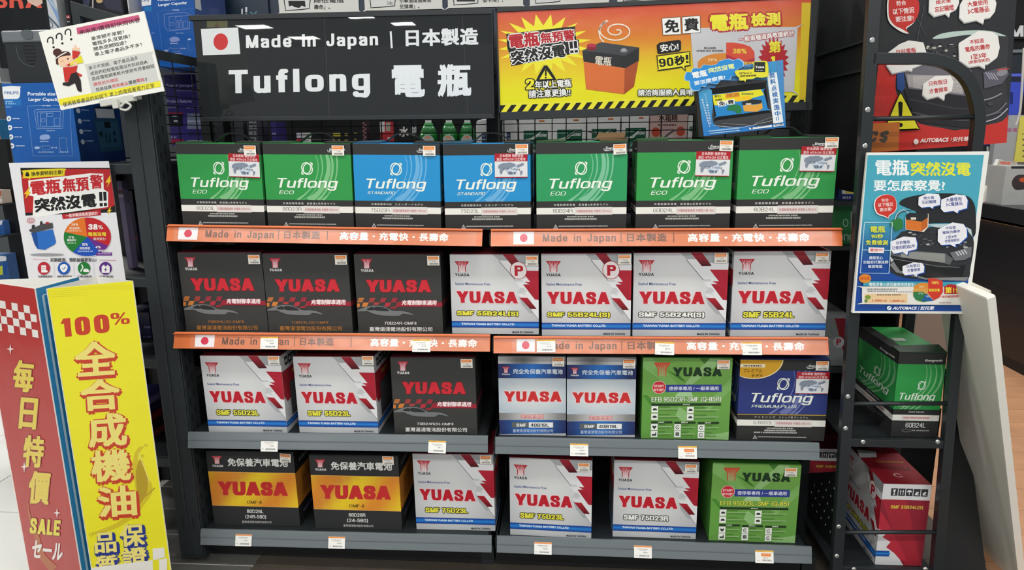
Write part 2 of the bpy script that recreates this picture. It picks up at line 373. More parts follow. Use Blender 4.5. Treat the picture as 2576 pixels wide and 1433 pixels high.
    def _add(s, P, f, col, lev=0):
        n = len(s.v); a = np.array(P); h = np.c_[a, np.ones(len(a))] @ s.Hn
        u = h[:, 0]/h[:, 2]; v = h[:, 1]/h[:, 2]
        if s.clip: u = u.clip(0, 1); v = v.clip(0, 1)
        s.v += list(zip((u*s.w).tolist(), [-s.n*s.EPS-lev*4e-6]*len(a), ((1-v)*s.h).tolist()))
        s.f += [tuple([n+i for i in q]) for q in f]; s.c.append(((*lin(col), 1), sum(map(len, f))))
    def micro(s, x, y, w, h, col, seed=0, gap=.35, rot=0.):
        s.n += 1; r = random.Random(seed*31+int(x*7+y*13)); cx = 0; c, q = math.cos(R(rot)), math.sin(R(rot))
        while cx < w-h*.3:
            cw = min(h*(.5+r.random()*.8), w-cx)
            P = [(cx, h*.1*r.random()), (cx+cw, 0), (cx+cw, h), (cx, h*(1-.1*r.random()))]
            s.poly([(x+a*c-b*q, y+a*q+b*c) for a, b in P], col, True); cx += cw+h*gap*(1 if r.random() > .12 else 2.5)
    def bars(s, x, y, w, h, col, seed=0):
        s.n += 1; r = random.Random(seed+5); cx = 0
        while cx < w:
            cw = w*(.008+.02*r.random()); s.rect(x+cx, y, x+min(cx+cw, w), y+h, col, True); cx += cw+w*(.008+.02*r.random())
    def build(s, name, parent=None, m=None, off=0.):
        me = bpy.data.meshes.new(name); me.from_pydata(s.v, [], s.f)
        ca = me.color_attributes.new('Col', 'FLOAT_COLOR', 'CORNER'); flat = []
        for c in s.c:
            if isinstance(c, tuple): flat.append(np.tile(np.array(c[0]), c[1]))
            else: flat.append(np.array(c).ravel())
        flat = np.concatenate(flat)
        ca.data.foreach_set('color', flat)
        o = link(name, me, m or INK, parent); o.location.y = -off
        return o
def mixc(a, b, t):
    a, b = lin(a), lin(b); t = max(0, min(1, t)); return tuple(p*(1-t)+q*t for p, q in zip(a, b))
def plate(name, m, w, h, t, parent=None, bevel=0, x0=0): return bx(name, m, x0, x0+w, .0003, t, 0, h, parent, bevel)   # sheet behind the print plane
def place(o, bl, br, lean=0.):
    """put a w-wide local XZ sheet so its bottom edge runs from bl to br (world)"""
    d = br-bl; o.location = bl; o.rotation_euler = (lean, -math.atan2(d.z, math.hypot(d.x, d.y)), math.atan2(d.y, d.x))
# ------------------------------------------------------------------ print designs
def yuasa_mark(A, x, y, w, h, red='#b8202f', pale='#f0d4d6', lines=True):
    n = 6
    A.poly([(x, y), (x+w, y), (x+w*.9, y+h*.18), (x+w*.76, y+h*.42), (x+w*.74, y+h), (x+w*.26, y+h), (x+w*.24, y+h*.42), (x+w*.1, y+h*.18)], red)
    A.n += 1
    for i in range(n):
        t = (i+.5)/n; xt = x+w*(.16+.68*t); xm = x+w*(.30+.40*t); c = (pale if lines else '#8a9a5a')
        A.line([(xt, y+h*.08), (xm, y+h*.5), (xm, y+h)], w*.03, c, True, taper=[w*.016, w*.042, w*.066])
def tuf_logo(A, cx, cy, r, col='#eaf3e6', back='#339a45'):
    A.ring(cx, cy, r*.86, r*1.0, r*.17, col, 150, 345, rot=-25)
    A.ring(cx, cy, r*.86, r*1.0, r*.17, col, -30, 165, rot=-25)
    A.ring(cx-r*.05, cy-r*.02, r*.55, r*.85, r*.16, col, 110, 300, rot=20)
    A.ring(cx+r*.05, cy+r*.02, r*.55, r*.85, r*.16, col, -70, 120, rot=20)
    A.poly([(cx+r*.55, cy-r*1.1), (cx+r*1.02, cy-r*.95), (cx+r*.95, cy-r*.4)], col)
    A.poly([(cx-r*.55, cy+r*1.1), (cx-r*1.02, cy+r*.95), (cx-r*.95, cy+r*.4)], col)
def tuf_front(w, h, base, pale, sub, code, kanji, kana, code2, map_at=False, navy=False, tint='#303030'):
    A = Art([(42, 170), (1075, 170), (1050, 1158), (40, 1155)], w, h); K = tint
    A.clip = True; A.bg(K)
    g0, g1 = 297, 832
    A.grid([(42, g0), (1072, g0), (1060, g1), (41, g1)], 4, 1, lambda u, v: mixc(base, base, 0))
    for tp, wd in (([(660, 300), (682, 400), (668, 520), (610, 650), (520, 750), (410, 835)], [6, 9, 10, 12, 16, 34]), ([(718, 298), (732, 400), (720, 520), (660, 660), (570, 770), (470, 835)], [14, 16, 14, 10, 6, 4]),
                   ([(792, 298), (806, 400), (790, 520), (730, 660), (650, 760), (545, 840)], [34, 46, 50, 52, 56, 80]), ([(840, 298), (852, 400), (836, 530), (780, 670), (715, 770), (650, 836)], [18, 26, 26, 24, 22, 40]),
                   ([(905, 298), (906, 400), (890, 530), (838, 670), (772, 770), (705, 836)], [16, 18, 16, 14, 14, 34])):
        A.curve(tp, 10, pale, taper=wd)
    A.poly([(30, 100), (1080, 100), (1076, g0), (41, g0)], K); A.poly([(30, g1), (1070, g1), (1070, 1170), (30, 1170)], K)
    if navy:
        A.rect(30, 837, 1075, 846, '#c9a24c')
        A.ell(205, 165, 330, 240, '#f3e3a8', 40); A.ell(200, 165, 322, 228, '#dba52c', 40)
        A.rect(42, 222, 330, 262, '#f1e6c4'); A.micro(80, 232, 210, 20, '#5a4a2a', 3); A.text('プレミアム', 85, 280, 210, 44, '#4a2f10', .02, .2); A.text('モデル', 175, 340, 140, 40, '#4a2f10', .02, .2)
    tuf_logo(A, 548, 462, 70, '#e9f2e4', base)
    A.text('~Tuflong', 190, 575, 712, 145, '#eef3e8', .16, .2)
    A.text('~'+sub, 196, 722, 60*len(sub) if len(sub) < 5 else (330 if len(sub) < 10 else 520), 44 if len(sub) < 5 else 34, '#e6f0e2', .14, .2)
    A.text('Energywith', 822, 222, 190, 40, '#eef0ee', .015, .35); A.curve([(806, 240), (812, 262), (850, 266), (905, 258)], 6, '#eef0ee', taper=[4, 8, 3])
    A.text(kanji, 236, 860, 242, 25, '#c9c9c4', .02, sp=1.5); A.text(kana, 518, 860, 335, 25, '#c9c9c4', .02, sp=1.4)
    A.rect(30, 905, 1075, 980, '#ecebe3'); A.text('~'+code, 228, 920, 222, 42, '#3c3c3c', .10)
    A.micro(385, 1000, 305, 14, '#bdbdb8', 1); A.micro(360, 1024, 360, 20, '#b4b4b0', 2, .2)
    if navy: A.micro(240, 1052, 500, 18, '#b4b4b0', 5, .2)
    A.poly([(256, 1092), (284, 1140), (229, 1140)], '#c7c7c2'); A.poly([(256, 1104), (273, 1134), (240, 1134)], K); A.rect(253, 1110, 259, 1130, '#c7c7c2')
    A.micro(290, 1108, 555, 13, '#b0b0ac', 3, .15)
    A.rect(473, 900, 898, 988, '#c9c7c0'); A.rect(476, 903, 895, 985, '#e0dbd6'); A.text('充電制御車適用 充電受入性+50%', 492, 930, 388, 30, '#b8474c', .01)
    return A
def price_sticker(parent, x, z, w=.030, h=.023, seed=0, off=.0008, rot=0.):
    A = Art([(0, 0), (146, 112)], w, h); A.bg('#f4f0e6'); A.rect(8, 8, 132, 42, '#ee8232'); A.micro(14, 18, 104, 13, '#f7c08c', seed, .1)
    A.micro(20, 52, 90, 8, '#b9b4b0', seed+1, .3); A.text('$', 60, 64, 6, 8, '#a09a96'); A.micro(70, 64, 36, 9, '#a8a29e', seed+2); A.bars(26, 82, 104, 20, '#4e4c50', seed)
    o = A.build('price_sticker', parent, INKG, off); o.location.x = x; o.location.z = z; o.rotation_euler[1] = rot
    return o
def map_sticker(parent, x, z, w=.085, h=.062, off=.0006, rot=0.):
    A = Art([(0, 0), (375, 270)], w, h); A.bg('#e3e5e6'); A.rect(0, 0, 375, 88, '#b3202c'); A.rect(0, 262, 375, 270, '#b3202c')
    A.text('日本原裝 強勢登台', 60, 8, 270, 34, '#f4dedd', .015); A.text('源自 HITACHI 日立電池', 22, 48, 330, 34, '#f4dedd', .015)
    A.ell(195, 175, 68, 70, '#b9c9dc'); A.ell(190, 170, 50, 52, '#d3deea')
    for P in ([(45, 130), (90, 108), (130, 105), (175, 100), (215, 112), (240, 125), (225, 150), (190, 160), (150, 172), (120, 168), (95, 190), (85, 215), (70, 205), (62, 175), (40, 165)],
              [(255, 130), (300, 115), (320, 105), (338, 125), (318, 140), (290, 150), (270, 160), (258, 150)], [(290, 195), (320, 200), (315, 225), (298, 250), (292, 225)], [(55, 180), (85, 175), (92, 200), (72, 235), (58, 215)], [(150, 205), (190, 200), (205, 225), (170, 235)]):
        A.poly(catmull(P, 3, True), '#8792a2')
    A.text('日本 Tuflong', 100, 160, 190, 32, '#47505c', .01); A.text('全新電', 150, 205, 90, 28, '#5a636e', .01)
    o = A.build('map_sticker', parent, INKG, off); o.location.x = x; o.location.z = z; o.rotation_euler[1] = rot
    o['label'] = 'red and white sticker with a grey world map'; return o
def silver_front(w, h, code, white=False, P=False, narrow=False):
    A = Art([(1212, 182), (2355, 165), (2325, 1175), (1212, 1175)], w, h)
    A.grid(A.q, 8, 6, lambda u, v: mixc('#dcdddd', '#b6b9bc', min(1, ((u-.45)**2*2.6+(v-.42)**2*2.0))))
    A.poly([(1765, 172), (1890, 172), (1962, 248), (1846, 248)], '#a9adaf')
    A.poly([(2020, 168), (2358, 164), (2352, 292), (2120, 292)], '#a4a8aa')
    A.poly([(1840, 248), (1962, 248), (2030, 332), (2148, 328), (2118, 290), (2352, 290), (2350, 372), (2125, 372), (2237, 512), (2052, 498)], '#e4e5e6')
    A.poly([(2050, 498), (2237, 512), (2180, 560), (2290, 735), (2345, 735), (2332, 990), (2068, 660), (2180, 680), (2040, 510)], '#e2e3e4')
    A.poly([(2068, 660), (2195, 640), (2150, 590), (2110, 585)], '#c4c6c8')
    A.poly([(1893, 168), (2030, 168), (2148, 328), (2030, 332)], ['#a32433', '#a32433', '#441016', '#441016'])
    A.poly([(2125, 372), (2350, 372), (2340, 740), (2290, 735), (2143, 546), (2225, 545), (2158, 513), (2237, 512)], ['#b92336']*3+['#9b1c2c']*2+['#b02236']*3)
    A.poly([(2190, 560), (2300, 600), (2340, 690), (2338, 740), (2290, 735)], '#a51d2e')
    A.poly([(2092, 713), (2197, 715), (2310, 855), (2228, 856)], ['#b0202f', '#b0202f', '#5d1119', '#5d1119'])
    A.poly([(2075, 688), (2095, 716), (2228, 858), (2255, 912), (2215, 908), (2120, 800)], '#a9acae')
    A.line([(1838, 250), (2052, 500)], 6, '#4a4d50'); A.line([(2228, 858), (2330, 990)], 5, '#6a6d70'); A.line([(2052, 500), (2140, 500)], 24, '#c9cccd')
    yuasa_mark(A, 1270, 265, 190, 138, '#b31f30', '#f0dcde'); A.text('~YUASA', 1272, 418, 182, 33, '#303234', .2)
    A.text('Sealed Maintenance Free', 1270, 532, 448, 30, '#4a5894', .008)
    A.text('~YUASA', 1280, 640, 790, 148, '#bd1f2e', .27, sp=.45, out=((8, '#eecfd1'),))
    if P:
        A.ell(2090, 370, 110, 112, '#a51d2e'); A.ell(2090, 370, 103, 105, '#efe6e6'); A.text('~P', 2040, 308, 112, 130, '#bd1f2e', .24)
    n = len(code); tw = 790 if n > 12 else 600
    A.text('~'+code, 1280 if n > 12 else 1350, 886, tw, 66, '#f0f1ee' if white else '#e7e247', .24, sp=.6, out=((9, '#3a3a30'),))
    A.rect(1200, 1016, 2345, 1096, '#1c3f96'); A.grid([(1200, 1024), (2340, 1024), (2340, 1088), (1200, 1088)], 1, 2, lambda u, v: mixc('#2a86d6', '#1c3f96', abs(v-.5)*2))
    A.text('TAIWAN YUASA BATTERY CO.,LTD', 1335, 1036, 680, 32, '#dfe9f2', .045)
    A.text('MADE IN TAIWAN', 1985, 1136, 270, 24, '#3f4143', .03)
    return A
def cmf_front(w, h, code, gold=False, tint='#3a3a38'):
    A = Art([(50, 190), (1100, 190), (1110, 1150), (105, 1145)], w, h); A.grid(A.q, 6, 6, lambda u, v: mixc(tint, '#434342', v*(1-v)*1.2))
    yuasa_mark(A, 135, 243, 145, 118, '#b32738', '#efccd2'); A.text('~YUASA', 135, 372, 155, 32, '#e4e2e2', .25)
    A.text('~YUASA', 195, 502, 785, 152, '#ca2733', .27, sp=.45, out=((6, '#6a1c20'),)); A.text('~YUASA', 199, 506, 780, 146, '#d02c38', .27, sp=.45)
    cols = ['#d98b3a', '#d0703a', '#c04f38', '#b43a38', '#a42c37', '#a02a38']; hs = ['#cf7b3a', '#b8423c', '#b43442', '#b02c3e']
    for i, cc in enumerate(hs):
        x = 95+i*135; A.poly([(x+15, 723), (x+80, 723), (x+58, 775), (x-5, 775)], cc); A.poly([(x+70, 778), (x+135, 778), (x+108, 830-(i == 1)*25), (x+48, 830-(i == 1)*25)], mixc(cc, '#d98b3a', .3 if i < 1 else 0))
        for k in range(3): A.line([(x-5, 735+k*14), (x+85, 735+k*14)], 3, tint)
    A.poly([(88, 790), (125, 790), (118, 835), (88, 835)], '#cf7b3a'); A.poly([(500, 830), (570, 830), (545, 852), (480, 850)], '#a42c37')
    A.poly([(580, 765), (1105, 775), (1108, 828), (560, 828)], '#9c2836'); A.text('充電制御車適用', 625, 748, 420, 62, '#f4eaea', .04, .15, out=((4, '#b02c3e'),))
    body = catmull([(95, 872), (150, 850), (215, 826), (300, 815), (390, 822), (460, 850), (520, 878), (620, 880), (700, 895), (750, 918), (755, 930), (690, 915), (640, 912), (600, 935), (520, 938), (420, 935), (330, 925), (265, 905), (200, 885), (95, 885)], 4)
    A.poly(body, '#76797a'); A.poly(catmull([(205, 858), (240, 838), (278, 830), (300, 868), (230, 870)], 4, True), '#2e2f30'); A.poly(catmull([(300, 832), (360, 828), (430, 845), (478, 878), (400, 882), (310, 872)], 4, True), '#2e2f30')
    A.curve([(190, 880), (240, 895), (270, 925)], 5, '#3a3b3b'); A.curve([(590, 945), (620, 912), (680, 915)], 4, '#606263')
    c = '#a9713a' if gold else '#e2e0dc'
    A.text('~'+code, 415 if len(code) < 13 else 380, 1010, 380 if len(code) < 13 else 440, 34, c, .15); A.text('臺灣湯淺電池股份有限公司', 235, 1070, 750, 54, c, .025)
    return A
def blue_front(w, h, code='40B19L'):
    A = Art([(112, 178), (925, 180), (930, 1128), (128, 1115)], w, h); A.bg('#b8bcbe')
    L = lambda a, b, c: (lambda u, v: mixc(a, b, max(0, 1-abs(u-.5)*c)))
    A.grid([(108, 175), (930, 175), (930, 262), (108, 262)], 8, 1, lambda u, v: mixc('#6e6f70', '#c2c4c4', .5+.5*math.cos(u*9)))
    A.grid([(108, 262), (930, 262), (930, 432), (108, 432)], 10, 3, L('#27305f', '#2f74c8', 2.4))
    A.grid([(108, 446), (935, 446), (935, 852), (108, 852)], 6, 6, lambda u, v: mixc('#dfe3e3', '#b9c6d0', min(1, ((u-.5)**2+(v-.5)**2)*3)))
    A.n += 1
    for j in range(9):
        for i in range(22):
            x, y = 118+i*37, 462+j*44; A.poly([(x, y+14), (x+10, y), (x+13, y), (x+3, y+14)], '#ccd6dc', True)
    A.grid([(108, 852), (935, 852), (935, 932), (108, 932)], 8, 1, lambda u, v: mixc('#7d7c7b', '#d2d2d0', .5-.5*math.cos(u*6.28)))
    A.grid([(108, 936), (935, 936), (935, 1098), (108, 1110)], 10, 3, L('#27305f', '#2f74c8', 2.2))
    yuasa_mark(A, 158, 296, 98, 72, '#b0263a', '#efc8cc'); A.text('~YUASA', 158, 378, 98, 18, '#e4e2e2', .25); A.text('完全免保養汽車電池', 292, 322, 596, 60, '#e6eff4', .02)
    A.text('~YUASA', 180, 590, 695, 125, '#cf3235', .27, sp=.45, out=((9, '#f2d8d6'),)); A.text('完全密閉型', 388, 870, 270, 48, '#f0d8d4', .02, out=((5, '#c9565a'),))
    A.poly(catmull([(285, 962), (770, 962), (780, 970), (780, 1022), (770, 1030), (285, 1030), (277, 1022), (277, 970)], 3, True), '#5f6468'); A.rect(480, 965, 772, 1028, '#eceeec')
    A.text('~SMF', 328, 978, 125, 38, '#e8e8e4', .22); A.text('~'+code, 502, 978, 222, 40, '#33363a', .18); A.text('臺灣湯淺電池股份有限公司', 288, 1045, 485, 42, '#c4d2e6', .01)
    return A
def efb_front(w, h, code, yellow=False):
    A = Art([(120, 185), (1170, 195), (1155, 1158), (120, 1132)], w, h); A.grid(A.q, 6, 6, lambda u, v: mixc('#76aa50', '#659c46', v))
    for P, c in (([(120, 185), (230, 185), (500, 480), (400, 480), (120, 300)], '#86b96a'), ([(620, 480), (760, 330), (900, 190), (1040, 190), (1000, 260), (700, 500)], '#93bf7c'), ([(780, 190), (900, 190), (840, 260)], '#3f7a2c'), ([(230, 330), (330, 270), (620, 600), (440, 600)], '#7db35e'),
                 ([(400, 330), (560, 400), (640, 480), (560, 440)], '#3f7a2c'), ([(1170, 420), (1170, 560), (900, 820), (840, 770)], '#7fb263'), ([(120, 640), (240, 740), (330, 900), (120, 1100)], '#66a046'), ([(560, 760), (700, 860), (620, 960), (520, 860)], '#8fbd78'),
                 ([(120, 620), (180, 620), (290, 740), (240, 760)], '#4b8a34'), ([(640, 480), (720, 640), (500, 640)], '#a5cb95'), ([(850, 1120), (1160, 1060), (1155, 1158), (900, 1150)], '#8fbd78')): A.poly(P, c)
    yuasa_mark(A, 245, 240, 200, 160, '#cf4632', '#a3b074'); A.text('~YUASA', 470, 296, 580, 106, '#1d3a1e', .27, sp=.45)
    A.rect(395, 500, 1052, 588, '#34418f'); A.text('啓停車專用 / 一般車適用', 430, 520, 585, 48, '#dfe2ee', .025)
    A.ell(315, 530, 82, 76, '#e8b8b4'); A.ell(315, 530, 74, 69, '#cf2c38'); A.text('~START', 254, 500, 118, 30, '#f4dcda', .22); A.text('~STOP', 252, 546, 120, 28, '#f4dcda', .22)
    c = '#e6e052' if yellow else '#f2f2ea'; A.text('~'+code, 230, 642, 820, 66, c, .15, out=((3, '#4f7a34'),))
    A.rect(232, 720, 1048, 748, '#22381f'); A.micro(600, 727, 80, 13, '#d5dccb', 1)
    for (x, y) in ((236, 750), (236, 838), (656, 760), (656, 846), (236, 958), (236, 1042), (510, 964), (510, 1046), (790, 972), (790, 1056)):
        A.poly(catmull([(x, y), (x+70, y), (x+74, y+4), (x+74, y+72), (x+70, y+76), (x, y+76), (x-4, y+72), (x-4, y+4)], 2, True), '#eef0ea'); r = random.Random(x+y)
        if y < 950: A.poly([(x+12, y+50), (x+14, y+34), (x+26, y+24), (x+48, y+26), (x+60, y+36), (x+62, y+50)], '#2c3a2a')
        elif x < 300 and y < 1000: A.poly(catmull([(x+35, y+62), (x+12, y+36), (x+22, y+22), (x+35, y+32), (x+50, y+22), (x+60, y+36)], 3, True), '#2c3a2a')
        elif x < 300: A.poly([(x+10, y+58), (x+10, y+38), (x+46, y+38), (x+50, y+18), (x+60, y+18), (x+60, y+58)], '#2c3a2a')
        elif (x, y) == (510, 1046): A.rect(x+14, y+16, x+56, y+56, '#2c3a2a'); A.text('12', x+24, y+28, 22, 16, '#eef0ea')
        else: A.ring(x+35, y+38, 20, 20, 8, '#4a584a', 20, 330); A.ell(x+35, y+38, 6, 6, '#4a584a', 8)
        lw = 260 if x < 300 and y < 950 else (290 if y < 950 else 160)
        A.micro(x+84, y+8, lw*.5, 9, '#3f6a30', x); A.rect(x+84, y+34, x+84+lw, y+38, '#cfe0bf'); A.micro(x+84, y+48, lw*.85, 8, '#4a7a38', y)
    for x in (232, 506, 784): A.rect(x, 928+(x-232)*.02, x+250, 952+(x-232)*.02, '#22381f'); A.micro(x+80, 932+(x-232)*.02, 80, 13, '#d5dccb', x)
    return A
def cmf2_front(w, h, code, sub):
    A = Art([(415, 115), (1385, 120), (1430, 940), (470, 935)], w, h); A.bg('#303232')
    A.grid([(425, 338), (1400, 345), (1418, 728), (455, 715)], 12, 6, lambda u, v: mixc(mixc('#e08a30', '#f0cf2c', .5+.5*math.cos((u*1.6+v*.5-.95)*5.2)), '#c96a3c', max(0, .55-abs(u*1.1+v*.4-.45)*3)))
    A.line([(425, 340), (1400, 348)], 6, '#e9b45a'); A.line([(455, 717), (1418, 728)], 6, '#e0a860')
    yuasa_mark(A, 478, 165, 118, 86, '#bf3340', '#f0cfd2'); A.text('~YUASA', 480, 262, 124, 25, '#e4e2e2', .25); A.text('免保養汽車電池', 655, 188, 670, 90, '#e6e6e2', .035)
    A.text('~YUASA', 535, 450, 770, 148, '#c6302f', .27, sp=.45, out=((5, '#c8543a'),)); A.text('~CMF-II', 848, 658, 162, 34, '#4a3c20', .15)
    A.text('~'+code, 842, 758, 185, 40, '#e4e4e0', .17); A.text('~'+sub, 822, 818, 232, 46, '#e4e4e0', .17); A.text('臺灣湯淺電池股份有限公司', 782, 885, 328, 26, '#c9c9c6', .01)
    return A
def tuf_side(w, h, base, pale, end=False):
    A = Art([(0, 0), (600, 1000)], w, h); A.bg('#2f3030'); A.rect(0, 130, 600, 670, base)
    for k, x in enumerate((350, 400, 470, 540)): A.curve([(x, 130), (x+30, 260), (x-10, 420), (x-160, 590), (x-260, 672)], 10, pale, taper=[6, 12+6*k, 16, 20])
    A.rect(0, 670, 600, 1000, '#2f3030'); A.rect(0, 735, 600, 805, '#e6e5de')
    tuf_logo(A, 330, 380, 50, '#dfeadd', base); A.text('~Tuflong', 60, 470, 460, 105, '#e9efe6', .16, .2); A.text('~ECO', 60, 600, 120, 34, '#dfeadd', .14, .2)
    A.text('Energywith', 330, 70, 220, 34, '#e6e6e4', .015, .35)
    A.micro(200, 690, 200, 18, '#b9b9b4', 1); A.rect(110, 740, 520, 800, '#dcd7d0'); A.micro(140, 758, 340, 22, '#c58a88', 2, .1)
    if end: A.text('~60B24L', 180, 830, 260, 58, '#e4e4e0', .13); A.ring(200, 925, 60, 18, 4, '#9a9a96'); A.micro(270, 915, 220, 16, '#9a9a96', 3)
    else: A.micro(60, 850, 400, 14, '#7a7a77', 4); A.micro(60, 885, 300, 14, '#7a7a77', 5)
    return A
def silver_side(w, h, code='SMF 55B24L(S)'):
    A = Art([(445, 960), (745, 1385)], w, h); A.bg('#8f2636')
    A.poly([(445, 1040), (600, 1040), (745, 1385), (640, 1385)], '#a62a38'); A.poly([(445, 1100), (500, 1160), (650, 1360), (560, 1360), (445, 1230)], '#bb3040')
    A.rect(445, 960, 745, 1040, '#dedfe0')
    for i in range(5):
        x = 497+i*47; A.rect(x, 982, x+42, 1020, '#34373a')
        if i == 0: A.poly([(x+12, 988), (x+30, 988), (x+24, 1004), (x+24, 1012), (x+30, 1015), (x+12, 1015), (x+18, 1012), (x+18, 1004)], '#e4e4e4')
        elif i == 1:
            for k in (10, 26): A.poly([(x+k+3, 988), (x+k+9, 998), (x+k-3, 998)], '#e4e4e4'); A.rect(x+k+1, 998, x+k+5, 1014, '#e4e4e4')
        elif i == 2: A.ell(x+21, 1000, 16, 11, '#e4e4e4', 12, 0, 180, 360); A.rect(x+19, 1000, x+23, 1014, '#e4e4e4')
        else: A.ell(x+21, 1004, 12, 6, '#e4e4e4', 10, -30); A.rect(x+10, 1010, x+34, 1014, '#e4e4e4')
    A.text('~'+code, 505, 1068, 204, 20, '#dcc04a', .22)
    A.poly([(445, 1195), (500, 1215), (475, 1238), (530, 1262), (505, 1290), (560, 1320), (600, 1352), (628, 1385), (445, 1385)], '#dfe0e1'); A.rect(445, 1310, 530, 1340, '#1c4fa0'); A.rect(445, 1320, 536, 1330, '#2a86d6')
    A.line([(445, 1342), (545, 1342)], 4, '#cfd2d4')
    return A

def silver_flank(w, h):
    A = Art([(0, 0), (100, 100)], w, h); A.bg('#c4c6c8'); A.rect(0, 0, 100, 21, '#d4d5d6')
    for i in range(5): A.rect(14+i*15, 5, 27+i*15, 16, '#2c2e31'); A.ell(20.5+i*15, 10.5, 3.5, 2.6, '#d8d8d8', 10)
    A.poly([(0, 21), (100, 21), (100, 40), (30, 40), (30, 60), (12, 62), (0, 52)], '#a62433'); A.text('~SMF', 40, 26, 34, 5, '#dcc04a', .22)
    A.rect(26, 40, 96, 84, '#4a4c50'); A.line([(0, 56), (14, 70)], 2, '#e4e4e6'); [A.micro(32, 44+i*5, 56, 1.6, '#8a8c90', i) for i in range(7)]
    A.rect(0, 86, 100, 93, '#1c3f96'); A.rect(0, 88, 100, 91, '#2a86d6')
    return A
# ------------------------------------------------------------------ placement helpers
def proj(P):
    d = Vector(P)-CP; z = d.dot(CF); return (1288+FPX*d.dot(CR)/z, 716.5-FPX*d.dot(CU)/z)
def art_on(o, w, h, cx=0, cy=0, s=1.):
    """Art for a sheet w x h lying in o's XZ plane, drawn in the coordinates of a zoomed crop of the photograph"""
    M = Matrix.LocRotScale(o.location, o.rotation_euler, None)
    q = []
    for p in ((0, 0, h), (w, 0, h), (w, 0, 0), (0, 0, 0)):
        a = proj(M @ Vector(p)); q.append(((a[0]-cx)*s, (a[1]-cy)*s))
    return Art(q, w, h)
def hang(name, label, cat, bl, br, tl, Y, group=None, Y2=None):
    """thing whose sheet has its bottom-left, bottom-right and top-left corners at those pixels on plane Y"""
    a, b, c = at(*bl, Y), at(*br, Y2 if Y2 is not None else Y), at(*tl, Y)
    t = thing(name, label, cat, group=group); place(t, a, b); return t, (b-a).length, (c-a).length
# ------------------------------------------------------------------ the room
M_TILE = mat('white_floor_tile', '#e4e3de', .22, 0, var=.04, bscale=3, bump=.05)
M_WOODSHADE = mat('shaded_floor_plank', '#4d463e', .5, 0, var=.25, bscale=14, bump=.1)  # same plank wood with the shade of the front floor in its colour
M_WOOD = mat('warm_oak_plank', '#b88a68', .45, 0, var=.22, bscale=12, bump=.1)
def struct(o): o['kind'] = 'structure'; return o
flo = struct(bx('floor', mat('grout', '#8c8f90', .8), -4, 5.2, -3.2, 4.6, FL-.06, FL-.004))
tile = None
def piece(name, me_o, parent, loc):
    o = me_o.copy(); COL.objects.link(o); o.name = name; o.parent = parent; o.location = loc; return o
t0 = MB().box(.002, .598, .002, .598, -.003, 0).build('floor_tile', M_TILE, flo, .001)
first = True
for i in range(-6, 0):
    for j in range(-1, 6):
        loc = (i*.6-.42+.6-.02, j*.6-.35, FL)
        if first: t0.location = loc; first = False
        else: piece('floor_tile', t0, flo, loc)
pl0 = MB().box(.001, 1.199, .001, .149, -.003, 0).build('floor_plank', M_WOODSHADE, flo)
pl1 = MB().box(.001, 1.199, .001, .149, -.003, 0).build('floor_plank', M_WOOD, flo)
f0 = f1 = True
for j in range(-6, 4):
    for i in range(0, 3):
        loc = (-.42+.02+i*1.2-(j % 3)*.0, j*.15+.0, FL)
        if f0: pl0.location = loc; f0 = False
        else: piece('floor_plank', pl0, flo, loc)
for j in range(0, 26):
    for i in range(0, 2):
        loc = (2.3+i*1.2+.02*(j % 3), j*.15-.6, FL+.0005)
        if f1: pl1.location = loc; f1 = False
        else: piece('floor_plank', pl1, flo, loc)
struct(bx('wall_back', mat('dark_grey_wall', '#3c4145', .8, bump=.2), -4, 5.2, 4.5, 4.6, 0, CEIL))
struct(bx('wall_left', mat('left_wall_paint', '#70767a', .8, bump=.2), -4.1, -4, -3.2, 4.6, 0, CEIL))
struct(bx('ceiling', mat('ceiling_board', '#d5d7d6', .9, bump=.2), -4, 5.2, -11, 4.6, CEIL, CEIL+.05))
# ------------------------------------------------------------------ shelves of the main gondola
LIPS = [[((421, 606), (1213, 619)), ((1235, 619), (2117, 618))], [((439, 875), (1233, 883)), ((1242, 887), (2083, 891.5))],
        [((474, 1125), (1227.5, 1136.5)), ((1246, 1139.5), (2060.5, 1155.7))], [((505.5, 1368), (1237, 1387)), ((1250, 1387), (2041.3, 1415.4))]]
DECK = .0365
SH = []
RAILW = {}
for r, row in enumerate(LIPS):
    SH.append([])
    for b, (l, q) in enumerate(row):
        a, c = at(*l, -.008), at(*q, -.008)
        SH[r].append((a, c, math.atan2(c.z-a.z, c.x-a.x)))
def deckz(r, x):
    b = 0 if x < .89 else 1; a, c, t = SH[r][b]; return a.z+(x-a.x)*math.tan(t)+DECK
names = ['top', 'second', 'third', 'bottom']
RH = .0435; LEAN = math.atan2(.018, .0395)
texts = {(0, 0): (792, (30, 80), (100, 275), 286, (301, 392), 409, (441, 710), 778), (0, 1): (882, (59, 112), (135, 322), 334, (350, 451), 467, (503, 803), 858),
         (1, 0): (792, (55, 105), (125, 295), 308, (323, 408), 450, (499, 761), 790), (1, 1): (840, (60, 107), (135, 316), 328, (344, 442), 457, (492, 782), 835)}
